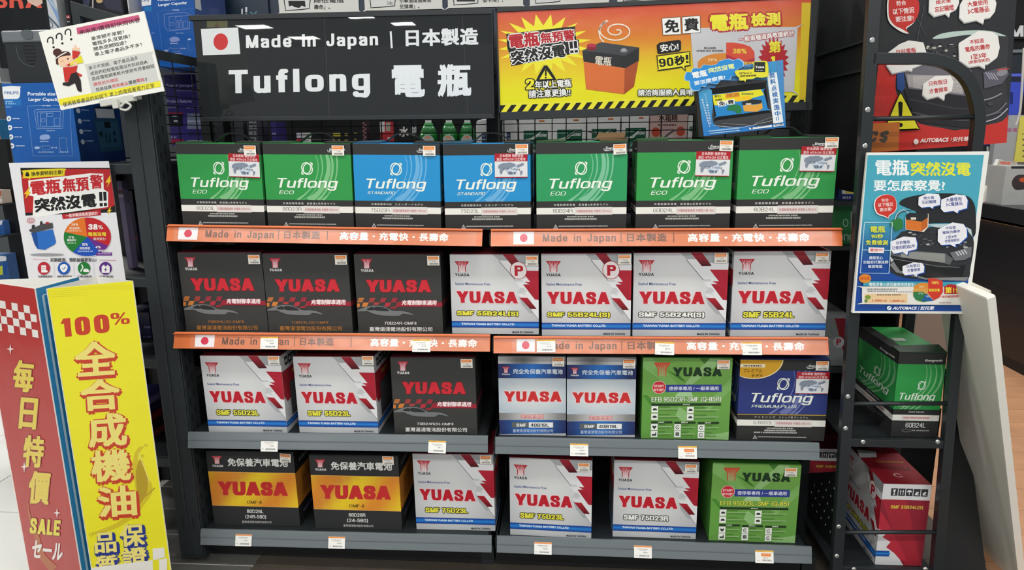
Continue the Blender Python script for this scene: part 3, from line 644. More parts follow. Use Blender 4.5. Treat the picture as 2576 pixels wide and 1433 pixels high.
for r in range(4):
    for b in range(2):
        a, c, t = SH[r][b]; wd = (c-a).length; org = r < 2
        T = thing('metal_shelf', ('%s shelf of the %s bay, dark steel with %s' % (names[r], ('left', 'right')[b], 'an orange printed front rail' if org else 'a bare grey price rail')), 'shelf', a, (0, -t, 0))
        d = bx('deck', M_STEELD, .004, wd-.012, .016, .43, .006, DECK, T, .002)
        bx('front_flange', M_STEELD, .004, wd-.012, .012, .017, .012, DECK+.001, T)
        for s_, xx in enumerate((-.006, wd-.012)):
            MB().prism([(.0155, .03), (.40, .03), (.43, -.012), (.40, -.018), (.06, -.004), (.0155, .0)], 'x', xx, xx+.004).build('bracket', M_STEELD, T)
        prof = [(.0145, .0435), (.0085, .0445), (.007, .041), (.0015, .026), (.0008, .0225), (.0025, .021), (-.0035, .004), (-.0045, 0), (-.001, 0), (.006, .022), (.0145, .039)]
        if org: prof = [(.0145, .043), (.011, .044), (.0095, .041), (-.005, .0025), (-.0045, 0), (0, 0), (.0145, .039)]
        rl = MB().prism([(y+.0005, z) for y, z in prof], 'x', 0, wd).build('price_rail', M_ORANGE if org else M_RAIL, T)
        if org:
            rl['label'] = 'orange printed price rail with a small flag'
            tw, fl, md, s1, cj, s2, wt, en = texts[(r, b)]
            A = Art([(0, 0), (tw, 42)], wd, .0405); A.grid([(0, 0), (tw, 0), (tw, 42), (0, 42)], 1, 1, lambda u, v: lin('#d6805a')); A.rect(en, 0, tw, 42, '#dc6f36'); A.rect(0, 0, fl[0]-12, 42, '#d87442')
            A.rect(fl[0], 2, fl[1], 37, '#ece6e8'); A.ell((fl[0]+fl[1])/2, 19.5, 10, 11, '#cf3a52')
            A.text('~Made in Japan', md[0], 9, md[1]-md[0], 26, '#6b5048', .19, sp=2.0); A.rect(s1, 6, s1+2, 33, '#6b5048'); A.text('日本製造', cj[0], 8, cj[1]-cj[0], 22, '#75564a', .04, sp=1.1)
            A.rect(s2, 6, s2+2, 33, '#6b5048'); A.text('高容量・充電快・長壽命', wt[0], 8, wt[1]-wt[0], 23, '#f4ece8', .045, sp=1.1)
            p = A.build('rail_print', rl, INKG); p.location = (0, -.0062, .001); p.rotation_euler = (-math.atan2(.0145, .0385), 0, 0)
            MB().box(0, wd, .0002, .012, .0405, .042).build('top_lip', M_ORANGE, T)
def rail_tag(r, b, px, py, label, yellow=True, hot=False, rot=0, seed=0):
    a, c, t = SH[r][b]; p = at(px, py, -.006); w_, h_ = .050, .034
    T = thing('price_tag', label, 'price tag', (p.x-w_/2, (-.0165 if r < 2 else -.0155), p.z-h_/2-.001), (-math.atan2(.0145, .0385)*.9, -t+rot, 0), 'white price tags on the shelf rails')
    bx('card', M_WHITE, 0, w_, .0003, .0013, 0, h_, T)
    A = Art([(0, 0), (210, 140)], w_, h_); A.bg('#f3f3ee'); A.rect(0, 0, 210, 18, '#e9b54a' if yellow else '#ee9a5c'); A.micro(10, 5, 80, 8, '#d28c2c', seed)
    if hot: A.rect(68, 32, 180, 66, '#e8823c'); A.micro(76, 42, 95, 12, '#f3b98a', seed); A.micro(90, 76, 60, 14, '#c9a8a0', seed); A.bars(80, 100, 105, 18, '#8c6c66', seed); A.micro(25, 112, 24, 8, '#c9c4bd', 1)
    else: A.micro(40, 34, 120, 9, '#a4a29e', seed+1); A.micro(70, 50, 85, 7, '#bdbab6', seed+2); A.micro(110, 68, 54, 15, '#b5b2ae', seed+3); A.micro(14, 108, 24, 8, '#b8b6b2', 3); A.bars(60, 104, 120, 17, '#55565a', seed)
    A.build('printed_face', T, INK)
for i, q in enumerate([(1, 0, 679, 859, 'white price tag over the flag lettering on the second rail, left bay'), (1, 0, 1061, 866, 'white price tag near the right end of the second rail, left bay'), (1, 1, 1374, 867, 'white price tag right beside the flag on the second rail, right bay', True, False, -.01),
        (1, 1, 1671, 872, 'slightly tilted white price tag mid-way along the second rail, right bay', True, False, .03), (1, 1, 1891, 873, 'white price tag near the right end of the second rail, right bay'),
        (2, 0, 679, 1117, 'white price tag below the leftmost silver carton, grey third rail'), (2, 0, 1100, 1120, 'white price tag below the black carton, grey third rail', True, False, .03), (2, 1, 1457, 1128, 'white price tag below the pair of blue and silver cartons'),
        (2, 1, 1729, 1134, 'price tag with an orange block below the green carton, third rail', True, True), (3, 0, 614, 1355, 'leftmost white price tag on the bottom grey rail', False), (3, 0, 848, 1361, 'white price tag under the second yellow and black carton, bottom rail', False),
        (3, 1, 1366, 1375, 'white price tag at the left end of the bottom right rail', False), (3, 1, 1617, 1384, 'white price tag mid-way along the bottom right rail', False), (3, 1, 1922, 1396, 'price tag with an orange block at the right end of the bottom rail', True, True)]):
    rail_tag(*q[:5], *(q[5:] if len(q) > 5 else ()), seed=i)
# ------------------------------------------------------------------ gondola frame
G = thing('gondola_frame', 'charcoal steel double-bay gondola frame with wire mesh sides and back', 'shelving frame', (0, 0, FL))
def slots(mb, x, y, z0, z1, dz=.05, w=.006, h=.022, axis='x'):
    z = z0
    while z < z1:
        if axis == 'x': mb.box(x-w/2, x+w/2, y-.0006, y, z, z+h)
        else: mb.box(x-.0006, x+.0006, y-w/2, y+w/2, z, z+h)
        z += dz
    return mb
Z = -FL
u = MB().box(-.071, .0, .008, .075, .012, 1.485).box(-.0395, -.036, .0045, .009, .012, 1.48).box(0, .004, .012, .075, .012, 1.47).build('front_upright', M_STEEL, G, .002)
s_ = tag(slots(slots(MB(), .0048, .028, .1, 1.45, axis='y'), .0048, .05, .12, 1.45, axis='y').build('slot_row', M_BLACK, u), kind='stuff')

for xx in (-.052, -.018): MB().tube([(xx, .0075, .115), (xx, .0075, .150)], .0022, 6).build('slot', M_BLACK, u)
MB().tube([(-.035, .04, 0), (-.035, .04, .014)], .016, 12).build('levelling_foot', M_STEELD, G)
MB().box(-.06, .0, .0, .008, .022, .024).build('foot_plate', M_STEELD, G)
MB().hexa([(-.034, .07, 1.472), (-.026, .07, 1.472), (-.026, .46, 1.472), (-.034, .46, 1.472), (-.034, .07, 1.497), (-.026, .07, 1.497), (-.026, .46, 1.497), (-.034, .46, 1.497)]).build('side_top_rail', M_STEEL, G)
mb = MB(); k = .05
while k < 1.47: mb.tube([(-.03, .07, k), (-.03, .45, k)], .0016, 4, False); k += .026
for y in (.10, .20, .30, .40): mb.tube([(-.033, y, .03), (-.033, y, 1.48)], .002, 4, False)
tag(mb.build('side_mesh', M_WIRE, G), kind='stuff')
for i, (x0, x1) in enumerate(((0, .845), (.885, 1.77))):
    mb = MB(); k = .05
    while k < 1.36: mb.tube([(x0, .43, k), (x1, .43, k)], .0017, 4, False); k += .0248
    x = x0+(.02 if i == 0 else .012)
    while x < x1: mb.tube([(x, .427, .03), (x, .427, 1.36)], .0022, 4, False); x += .0972
    tag(mb.build('back_mesh', M_WIRE, G), kind='stuff')
    bx('back_panel', M_BLACK, x0, x1, .445, .452, .02, .955, G)
    bx('kick_plate', M_BLACK, x0+.002, x1, .05, .06, .004, .09, G)
    bx('top_bar', M_STEELD, x0, x1, .415, .44, 1.355, 1.385, G)
    for z in (.42, .7, 1.0): bx('cross_bar', M_BLACK, x0, x1, .436, .444, z, z+.02, G)
for x0 in (.845, 1.775):
    u = bx('back_upright', M_STEELD, x0, x0+.036, .40, .45, 0, 1.56, G, .001)
    tag(slots(slots(MB(), x0+.012, .399, .1, 1.5), x0+.024, .399, .1, 1.5).build('slot_row', M_BLACK, u), kind='stuff')
    bx('base_foot', M_STEELD, x0, x0+.036, .05, .40, .0, .06, G)
bx('back_upright', M_STEELD, -.036, 0, .40, .45, 0, 1.56, G, .001)
# right-hand perforated end panel
EP = thing('perforated_panel', 'tall black perforated end panel rising at the right of the red and yellow sign', 'panel', (1.835, 0, FL))
MB().box(0, .006, .02, .45, 1.10, 1.95).build('panel_sheet', M_BLACK, EP)
bx('panel_leg', M_STEELD, 0, .02, .43, .45, 0, 1.10, EP)
mb = MB()
for j in range(5):
    for i in range(13): mb.box(-.0006, 0, .05+i*.03, .057+i*.03, 1.19+j*.045, 1.197+j*.045)
tag(mb.build('perforation_dots', plain('#050506', .9), EP), kind='stuff')
for z in (1.40, 1.47): MB().hexa([(-.01, .02, z), (0, .02, z), (0, .44, z), (-.01, .44, z), (-.01, .02, z+.006), (0, .02, z+.006), (0, .44, z+.006), (-.01, .44, z+.006)]).build('ridge', M_STEELD, EP)
# ------------------------------------------------------------------ cartons
GREEN, PALEG, BLUE, PALEB, NAVY, PALEN = '#30984a', '#7fbf86', '#2391cf', '#6bb0de', '#2f3c7c', '#6f78ad'
def carton(kind, tl, tr, br, bl, row, label, price=None, mp=None, depth=.17, Y=None, group=None, **k):
    if Y is None:
        if row < 2: Y = .03
        else: Y = min(.06, max(.02, (atz(*bl, deckz(row, at(*bl, .03).x)).y+atz(*br, deckz(row, at(*br, .03).x)).y)/2))
    a, b, c, d = at(*tl, Y), at(*tr, Y), at(*br, Y), at(*bl, Y)
    x0, x1 = (a.x+d.x)/2, (b.x+c.x)/2; z1 = (a.z+b.z)/2; zm = deckz(row, (x0+x1)/2)+.0008; z0 = deckz(row, x0)+.0008; tl_ = SH[row][0 if x0 < .86 else 1][2]
    if x0 < .86 < x1-.12: tl_ = 0; zm = z0 = max(deckz(row, .85), deckz(row, .90), deckz(row, x1))+.001
    w_, h_ = x1-x0, z1-zm
    T = thing('battery_carton', label, 'carton', (x0, Y, z0), (0, -tl_, k.get('yaw', 0)), group or 'car battery cartons on the main shelves')
    edge = {'tuf': '#2c2e2d', 'silver': '#b9bcbe', 'cmf': '#3b3c3a', 'blue': '#a9adb0', 'efb': '#4f8f38', 'cmf2': '#2c2d2d'}[kind]
    bx('carton_body', plain(edge, .6), 0, w_, .0006, depth, 0, h_, T, .0012)
    if kind == 'tuf':
        base, pale = k.get('col', (GREEN, PALEG)); A = tuf_front(w_, h_, base, pale, k.get('sub', 'ECO'), k['code'], k.get('kj', '充電制御車搭載'), k.get('kn', '高容量&長寿命モデル'), '', navy=k.get('navy', False))
        S = tuf_side(depth, h_, base, pale); top = base
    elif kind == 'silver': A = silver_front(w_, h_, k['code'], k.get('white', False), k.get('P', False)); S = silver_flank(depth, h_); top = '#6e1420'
    elif kind == 'cmf': A = cmf_front(w_, h_, k['code'], k.get('gold', False)); S = Art([(0, 0), (100, 100)], depth, h_); S.bg('#262726'); S.rect(0, 60, 100, 66, '#7c2430'); top = '#5a1220'
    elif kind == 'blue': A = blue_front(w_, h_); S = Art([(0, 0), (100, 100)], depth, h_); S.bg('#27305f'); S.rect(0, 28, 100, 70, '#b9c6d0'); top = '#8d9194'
    elif kind == 'efb': A = efb_front(w_, h_, k['code'], k.get('yellow', False)); S = Art([(0, 0), (100, 100)], depth, h_); S.bg('#4c8a35'); S.rect(20, 20, 80, 50, '#5d9a44'); top = '#3c7a2a'
    else:
        A = cmf2_front(w_, h_, k['code'], k['sub']); S = Art([(0, 0), (100, 100)], depth, h_); S.bg('#1f2021'); S.rect(0, 28, 100, 73, '#c87f2a'); S.rect(25, 36, 75, 66, '#a8661c'); S.micro(30, 42, 40, 4, '#7c4a14'); S.micro(20, 14, 60, 5, '#8a8a8a'); S.micro(20, 84, 60, 4, '#6a6aa0'); top = '#191a1b'
    A.build('front_print', T)
    cx = (x0+x1)/2
    if cx < CP.x: o = S.build('side_print', T); o.rotation_euler = (0, 0, R(90)); o.location = (w_+.0002, .0006, 0)
    else: o = S.build('side_print', T); o.rotation_euler = (0, 0, R(-90)); o.location = (-.0002, depth, 0)
    bx('carton_top', plain(top, .55), .001, w_-.001, .002, depth-.001, h_, h_+.0016, T)
    if kind == 'tuf' and not k.get('navy'):
        r_ = random.Random(int(x0*1000)); f1 = MB().hexa([(0, .001, h_+.0015), (w_*.32, .001, h_+.0015), (w_*.33, .05, h_+.0018), (0, .06, h_+.0018), (0, .0, h_+.0035), (w_*.32, .0, h_+.004), (w_*.33, .05, h_+.007+.004*r_.random()), (0, .06, h_+.006)])
        f1.build('carton_flap', plain('#33543a' if base != BLUE else '#2a5570', .7), T)
        f2 = MB().hexa([(w_*.7, .001, h_+.0015), (w_, .001, h_+.0015), (w_, .05, h_+.002), (w_*.7, .05, h_+.002), (w_*.7, 0, h_+.004), (w_, 0, h_+.003), (w_, .05, h_+.006), (w_*.7, .05, h_+.008)]); f2.build('carton_flap', M_CARTON if k.get('torn') else plain('#2e3330', .7), T)
        if k.get('torn'): MB().hexa([(w_*.66, .05, h_+.006), (w_*.98, .05, h_+.008), (w_, .075, h_+.010), (w_*.68, .08, h_+.010), (w_*.66, .05, h_+.010), (w_*.98, .05, h_+.013), (w_, .075, h_+.024), (w_*.70, .08, h_+.024)]).build('torn_flap', mat('bare_cardboard', '#6e563a', .9, bump=.5), T)
        m_ = w_*.52; pts = catmull([(m_-.062, depth*.55, h_), (m_-.045, depth*.55, h_+.010), (m_-.02, depth*.55, h_+.026), (m_+.02, depth*.55, h_+.026), (m_+.045, depth*.55, h_+.010), (m_+.062, depth*.55, h_)], 5)
        MB().sweep(pts, [(-.0016, -.008), (-.0016, .008), (.0016, .008), (.0016, -.008)]).build('carry_strap', M_WIRE, T)
    if price:
        p = at(*price, Y); price_sticker(T, p.x-x0-.0165, p.z-z0-.013, .033, .026, seed=int(price[0]), off=.0045, rot=k.get('prot', 0))
    if mp:
        p = at(*mp, Y); map_sticker(T, p.x-x0-.0425, p.z-z0-.031, .085, .062, off=.0040, rot=k.get('mrot', 0))
    return T
tf = dict(kind='tuf', row=0)
KB = dict(kj='充電制御車対応', kn='スタンダードモデル', col=(BLUE, PALEB), sub='STANDARD')
carton('tuf', (443.4, 361.3), (655.5, 361), (662, 570), (455.7, 567.8), 0, 'green and black carton with map sticker at the left end of the top shelf', (627, 375), (612, 412), code='80D23L', mrot=.03)
carton('tuf', (657.8, 361.3), (880, 361), (888, 573), (674, 571), 0, 'green and black carton without a map sticker, beside a blue one', (848, 375), code='80D23R')
carton('tuf', (883.3, 361.3), (1103, 362), (1108.9, 575.6), (895.6, 573.4), 0, 'sky-blue and black carton without a map sticker, left of its twin', (1077, 376), code='75D23R', **KB)
carton('tuf', (1116.7, 362.4), (1334, 361.3), (1335.5, 576.8), (1117.8, 575.6), 0, 'sky-blue and black carton wearing a red and white map sticker', (1313, 375), (1286, 416), code='75D23L', **KB)
carton('tuf', (1350, 358), (1580, 358), (1574.4, 579), (1349, 577.9), 0, 'slightly bluer green carton with a torn bare cardboard flap, first of the right bay', (1560, 376), depth=.135, code='60B24R', torn=True, col=('#2c9a5e', '#7cc09a'), prot=-.05)
carton('tuf', (1603.5, 353.5), (1845.7, 353.5), (1834.5, 580), (1599, 580), 0, 'green carton with map sticker, second from the right end of the top shelf', (1826, 366), (1792, 411), depth=.135, code='60B24L', prot=.04, mrot=.02)
carton('tuf', (1860, 347.7), (2109, 345), (2093.9, 576.4), (1850, 575), 0, 'green carton with map sticker, at the right end of the top shelf', (2091, 359), (2056, 399), depth=.135, code='60B24L', mrot=.02)
carton('cmf', (449.3, 634.5), (660.3, 636.6), (672.8, 838.6), (466, 836.5), 1, 'charcoal carton with gold lettering, leftmost on the second shelf', (641, 652), depth=.135, code='70B24L(S)-CMFII', gold=True)
carton('cmf', (662.4, 637.3), (878, 639.8), (885.3, 839.7), (674.5, 838.6), 1, 'charcoal carton with gold lettering, second on the second shelf', (859, 653), depth=.135, code='70B24L(S)-CMFII', gold=True)
carton('cmf', (890.5, 639.8), (1110, 639.8), (1112.4, 840.7), (902, 839.7), 1, 'charcoal carton with white lettering standing left of the silver ones, second shelf', (1091, 655), depth=.135, code='70B24R-CMFII')
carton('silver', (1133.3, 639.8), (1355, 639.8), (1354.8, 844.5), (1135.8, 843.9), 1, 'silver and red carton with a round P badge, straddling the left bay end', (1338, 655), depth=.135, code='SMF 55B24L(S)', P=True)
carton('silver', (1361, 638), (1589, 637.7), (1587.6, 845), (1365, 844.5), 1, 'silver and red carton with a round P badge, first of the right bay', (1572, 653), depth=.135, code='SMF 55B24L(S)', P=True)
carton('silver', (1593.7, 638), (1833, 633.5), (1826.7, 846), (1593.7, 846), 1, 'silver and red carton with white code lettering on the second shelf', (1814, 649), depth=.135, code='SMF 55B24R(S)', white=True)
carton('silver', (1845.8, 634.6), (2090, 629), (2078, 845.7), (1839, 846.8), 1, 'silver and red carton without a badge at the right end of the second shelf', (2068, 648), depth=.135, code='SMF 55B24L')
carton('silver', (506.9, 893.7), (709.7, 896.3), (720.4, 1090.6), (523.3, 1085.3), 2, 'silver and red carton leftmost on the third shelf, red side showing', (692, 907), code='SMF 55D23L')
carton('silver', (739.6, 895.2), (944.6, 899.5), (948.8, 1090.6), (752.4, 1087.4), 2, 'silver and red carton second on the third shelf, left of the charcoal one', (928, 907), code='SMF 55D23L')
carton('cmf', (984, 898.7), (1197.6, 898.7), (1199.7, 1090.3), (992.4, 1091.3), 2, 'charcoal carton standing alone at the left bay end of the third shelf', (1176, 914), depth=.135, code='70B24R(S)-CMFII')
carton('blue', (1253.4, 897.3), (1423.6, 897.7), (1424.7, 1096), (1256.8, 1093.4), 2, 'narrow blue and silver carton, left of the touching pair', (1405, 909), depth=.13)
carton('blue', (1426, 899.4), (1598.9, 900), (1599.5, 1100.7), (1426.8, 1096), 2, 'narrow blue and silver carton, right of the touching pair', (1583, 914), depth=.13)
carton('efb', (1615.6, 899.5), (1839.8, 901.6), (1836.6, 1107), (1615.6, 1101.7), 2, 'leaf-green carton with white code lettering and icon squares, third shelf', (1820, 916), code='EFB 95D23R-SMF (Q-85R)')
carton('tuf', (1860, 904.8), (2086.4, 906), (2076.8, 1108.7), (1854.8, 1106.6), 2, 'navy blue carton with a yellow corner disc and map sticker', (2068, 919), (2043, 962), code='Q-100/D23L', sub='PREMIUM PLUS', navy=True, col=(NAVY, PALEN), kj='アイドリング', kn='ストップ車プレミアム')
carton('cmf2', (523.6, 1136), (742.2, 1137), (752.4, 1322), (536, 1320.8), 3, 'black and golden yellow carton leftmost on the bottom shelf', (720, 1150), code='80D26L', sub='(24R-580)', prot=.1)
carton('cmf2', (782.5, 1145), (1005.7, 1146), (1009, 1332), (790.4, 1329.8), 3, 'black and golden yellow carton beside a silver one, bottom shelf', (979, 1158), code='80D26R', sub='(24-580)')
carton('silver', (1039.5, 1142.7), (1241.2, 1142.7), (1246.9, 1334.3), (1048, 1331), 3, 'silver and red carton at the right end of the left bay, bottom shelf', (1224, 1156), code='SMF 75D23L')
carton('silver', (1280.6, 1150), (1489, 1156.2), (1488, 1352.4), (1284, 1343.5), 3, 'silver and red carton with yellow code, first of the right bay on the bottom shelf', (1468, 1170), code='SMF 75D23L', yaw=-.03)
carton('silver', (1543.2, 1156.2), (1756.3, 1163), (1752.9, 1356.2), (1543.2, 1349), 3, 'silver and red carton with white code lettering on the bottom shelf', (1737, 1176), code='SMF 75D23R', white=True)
carton('efb', (1789.6, 1163), (2011.6, 1169.7), (2003.7, 1367), (1786.2, 1358), 3, 'leaf-green carton with yellow code lettering and icon squares, bottom shelf', (1988, 1185), code='EFB 95D23L-SMF (Q-85)', yellow=True)
# ------------------------------------------------------------------ the two header signs
def sign_body(T, w_, h_, depth=.022, m=M_STEELD):
    bx('board', m, -.004, w_+.004, .0004, depth, -.006, h_+.004, T, .002)
def box_strokes(A, pts, wd, col): A.line(pts+[pts[0]], wd, col)
S1, w_, h_ = hang('header_sign', 'glossy black header sign with a flag and white lettering', 'sign', (511, 295), (1240, 287), (488, 52), .2)
bx('board', mat('black_acrylic', '#2b2d2e', .05, 0, spec=.6), -.002, w_+.002, .0002, .018, -.001, h_+.001, S1, .001)
for nm, a in (('top', (-.012, w_+.0035, -.003, .024, h_, h_+.014)), ('bottom', (-.008, w_+.0035, -.004, .024, -.012, 0)), ('right', (w_, w_+.0035, -.004, .024, -.006, h_+.004))): bx('frame_bar', M_STEELD, *a, S1, .001)
for x in (.0, w_-.03): bx('bracket_arm', M_STEELD, x, x+.02, .018, .22, h_*.45, h_*.45+.03, S1)
A = art_on(S1, w_, h_, 480, 0, 3.345); A.bg('#2a2d2f')
for x, tt in ((1120, 1.5), (2285, 1.5)): A.line([(x, 120), (x+45, 960)], 3, '#4a4d4f')
A.rect(135, 175, 310, 232, '#5f6044'); A.poly([(195, 232), (218, 182), (240, 232)], '#5b4a40')
A.poly([(85, 243), (398, 232), (417, 455), (103, 465)], '#dfe3e4'); A.ell(252, 351, 61, 70, '#cc3d3f', 36)
A.text('~Made in Japan', 463, 298, 1112, 134, '#e8ebec', .215, sp=1.7, rot=-1.2)
A.poly([(1674, 264), (1690, 263), (1700, 405), (1683, 406)], '#e0e4e5')
A.text('日本製造', 1806, 246, 612, 145, '#e3e7e8', .05, rot=-1.2, sp=1.08)
A.text('~Tuflong', 318, 588, 1188, 255, '#e6eaec', .225, sp=2.0, rot=-1.1)
A.text('電', 1690, 550, 278, 270, '#e6eaec', .055, rot=-1.); A.text('瓶', 2074, 540, 282, 275, '#e6eaec', .055, rot=-1.)
A.build('printed_face', S1, INKM)

S2, w_, h_ = hang('header_sign', 'red to yellow header sign warning about flat batteries', 'sign', (1259, 282), (2026, 256), (1249, 31), .2)
bx('board', M_STEELD, -.001, w_+.001, .0004, .018, -.001, h_+.001, S2)
for a in ((-.0045, w_+.018, -.004, .026, h_, h_+.012), (-.0045, w_+.018, -.004, .026, -.022, 0), (-.0045, 0, -.004, .026, -.02, h_+.01), (w_, w_+.016, -.004, .026, -.02, h_+.01)): bx('frame_bar', M_STEELD, *a, S2, .001)
for x in (.01, w_-.03): bx('bracket_arm', M_STEELD, x, x+.02, .018, .22, h_*.45, h_*.45+.03, S2)
A = art_on(S2, w_, h_, 1230, 0, 3.0306); q = A.q
def redyel(u, v):
    return mixc('#d2503c', '#d9822f', v/.33) if v < .33 else (mixc('#d9822f', '#e3c02a', (v-.33)/.22) if v < .55 else mixc('#e3c02a', '#e8e022', (v-.55)/.25))
A.grid(q, 1, 14, redyel); W_ = '#f0f0ec'; K_ = '#1c1d1e'; RD = '#b32530'; YL = '#ece338'
burst = []; r_ = random.Random(3)
for i in range(40):
    g = i/40*2*math.pi; rr = 1.0 if i % 2 else .62; burst.append((415+math.cos(g)*370*rr, 340+math.sin(g)*235*rr))
A.poly(burst, YL)
# hazard border
A.poly([(60, 795), (2440, 715), (2440, 800), (60, 885)], K_)
A.n += 1
for i in range(30):
    x = 70+i*82.5; y = 796-i*2.78; A.poly([(x+62, y), (x+104, y-1), (x+62, y+58), (x+20, y+60)], YL, True)
A.line([(75, 796), (2440, 716)], 14, YL); A.line([(2420, 20), (2400, 760)], 70, YL if False else '#dfc030')
# left text block
A.poly([(132, 258), (655, 200), (665, 300), (685, 302), (690, 400), (170, 505), (150, 390), (140, 370)], K_)
A.text('電瓶', 146, 262, 235, 112, RD, .05, out=((8, W_),), rot=-6); A.text('無預警', 388, 250, 262, 84, RD, .045, out=((8, W_),), rot=-6)
A.text('突然沒電', 160, 392, 420, 102, K_, .05, out=((8, W_),), rot=-8.5); A.text('~!!', 612, 318, 58, 88, K_, .3, out=((8, W_),), rot=-6)
A.poly(catmull([(430, 492), (455, 500), (520, 600), (505, 622), (360, 628), (352, 606), (410, 505)], 4, True), '#d8cf3a'); A.poly(catmull([(432, 500), (450, 508), (512, 604), (500, 614), (368, 620), (362, 606), (414, 510)], 4, True), K_)
A.poly([(432, 525), (487, 600), (385, 605)], YL); A.rect(427, 530, 440, 578, K_); A.ell(433, 592, 7, 7, K_)
A.text('~2', 278, 605, 66, 78, YL, .24, out=((8, K_),), rot=-3); A.text('年以上電瓶', 350, 618, 276, 60, W_, .035, out=((8, K_),), rot=-3.5); A.text('請注意更換!!', 302, 688, 318, 60, W_, .035, out=((8, K_),), rot=-3)
# spiral
sp_ = []
for i in range(90):
    t = i/89; g = -1.5-t*4.05*math.pi; rr = 138*(1-t)**.85+6; sp_.append((972+rr*math.cos(g)*1., 240+rr*.62*math.sin(g)+(-4)))
A.line([(875, 320), (848, 290), (838, 240), (850, 195), (900, 155)]+[(p[0]+2, p[1]) for p in sp_[4:]], 9, '#efe6d6')
# plain battery block picture
A.poly([(722, 470), (1035, 512), (1030, 718), (990, 712), (740, 680)], '#d8703a'); A.poly([(1035, 512), (1140, 465), (1105, 660), (1030, 718)], '#a9502c')
A.poly([(712, 385), (850, 322), (1145, 362), (1142, 462), (1040, 520), (722, 470)], '#2b2c2e'); A.poly([(712, 385), (850, 322), (1145, 362), (1040, 425)], '#43464a')
A.ell(783, 372, 36, 14, '#7d1c2c'); A.rect(748, 345, 818, 372, '#8c2032'); A.ell(783, 346, 35, 14, '#b23248'); A.ell(1028, 388, 28, 13, '#86898c'); A.ell(1028, 378, 20, 9, '#a9acae')
A.text('電瓶', 812, 425, 125, 68, '#e6dccb', .02, rot=5)
# right part
A.poly(catmull([(1545, 215), (2340, 205), (2352, 215), (2325, 690), (2310, 700), (1590, 705), (1575, 690), (1535, 230)], 2, True), '#c9c8cc')
A.poly([(1318, 140), (1458, 130), (1465, 262), (1326, 268)], W_); A.poly([(1470, 130), (1608, 120), (1612, 248), (1476, 258)], W_); box_strokes(A, [(1318, 140), (1458, 130), (1465, 262), (1326, 268)], 5, '#4a4a44'); box_strokes(A, [(1470, 130), (1608, 120), (1612, 248), (1476, 258)], 5, '#4a4a44')
A.text('免', 1335, 152, 112, 100, K_, .045, rot=-3); A.text('費', 1486, 142, 110, 98, K_, .045, rot=-3)
A.text('電瓶', 1682, 112, 290, 128, YL, .055, out=((15, '#b3242c'),), rot=-3); A.text('檢測', 1994, 102, 224, 102, YL, .05, out=((13, '#b3242c'),), rot=-3)
A.text('一般車種道路救援統計', 1902, 282, 425, 42, W_, .03, out=((6, '#b3525a'),), rot=-7)
A.poly([(1278, 345), (1300, 325), (1448, 303), (1464, 315), (1464, 378), (1448, 392), (1300, 412), (1284, 405)], K_); A.text('安心!', 1302, 340, 140, 58, W_, .035, rot=-7)
A.poly(catmull([(1278, 432), (1292, 422), (1515, 392), (1532, 402), (1534, 485), (1518, 505), (1300, 540), (1288, 530)], 3, True), K_); A.poly([(1455, 500), (1500, 545), (1494, 490)], K_); A.poly(catmull([(1286, 438), (1296, 430), (1512, 400), (1524, 408), (1526, 482), (1512, 498), (1304, 531), (1294, 522)], 3, True), YL); A.poly([(1462, 495), (1492, 532), (1488, 488)], YL)
A.text('~90', 1292, 450, 110, 64, K_, .2, rot=-7); A.text('秒', 1408, 428, 80, 74, K_, .05, rot=-7); A.text('~!', 1498, 418, 20, 62, K_, .3, rot=-3)
A.text('無法啟動', 1638, 358, 92, 17, '#54504e', .01); A.text('(發電機 機油 變速箱類)', 1580, 380, 206, 16, '#54504e', .01)
A.ell(1790, 490, 200, 85, '#da8a38', 30, 0, 180, 275); A.poly([(1590, 490), (1808, 405), (1808, 560), (1600, 560)], '#da8a38')
A.poly([(1808, 325), (1860, 325), (1930, 335), (1990, 355), (2022, 395), (2024, 440), (1990, 470), (1940, 470), (1808, 415)], '#d8503c'); A.poly([(1808, 415), (1940, 470), (2024, 440), (2022, 500), (1808, 520)], '#b63040')
A.text('~38%', 1858, 372, 105, 36, '#ecd048', .2); A.text('~26%', 1668, 446, 70, 20, '#f2d8a8', .18); A.text('電瓶沒電', 1925, 470, 95, 30, '#ecd048', .03)
st_ = []
for i in range(44):
    g = i/44*2*math.pi; rr = 1.0 if i % 2 else .76; st_.append((2168+math.cos(g)*118*rr, 460+math.sin(g)*185*rr))
A.poly(st_, '#b3242e'); A.text('第', 2132, 312, 92, 90, YL, .045); A.text('~1', 2146, 430, 34, 70, YL, .28)
A.text('請洽詢服務人員唷!', 1136, 682, 430, 50, W_, .035, out=((7, '#3c3c34'),), rot=-.6)
A.build('printed_face', S2, mat and INKG)
# ------------------------------------------------------------------ tilted display pack hung in front of the sign
D, w_, h_ = hang('display_pack', 'tilted blue counter display pack holding a small screen, in front of the header sign', 'display', (1770.5, 343), (1977, 318), (1756.5, 232), .03)
h_ = .160
bx('backing_box', plain('#3f86bf', .5), 0, w_, .0004, .022, 0, h_, D, .001)
A = art_on(D, w_, h_, 1700, 120, 5.511); A.clip = False
A.grid([(310, 600), (1400, 450), (1530, 1100), (388, 1225)], 1, 4, lambda u, v: mixc('#4aa0cc', '#2a78c4', v)); A.poly([(1240, 215), (1390, 195), (1400, 460), (1250, 480)], '#3f92c8')
A.poly([(560, 470), (1262, 440), (1350, 1010), (1370, 1060), (620, 1110), (520, 1050), (500, 950)], '#3e4043')
A.poly(catmull([(498, 590), (520, 560), (1215, 480), (1245, 500), (1290, 870), (1275, 905), (580, 1005), (540, 985)], 2, True), '#0c0d0e')
A.poly(catmull([(510, 655), (525, 645), (1180, 575), (1215, 600), (1275, 840), (1262, 868), (585, 955), (560, 945)], 2, True), '#2a86c8')
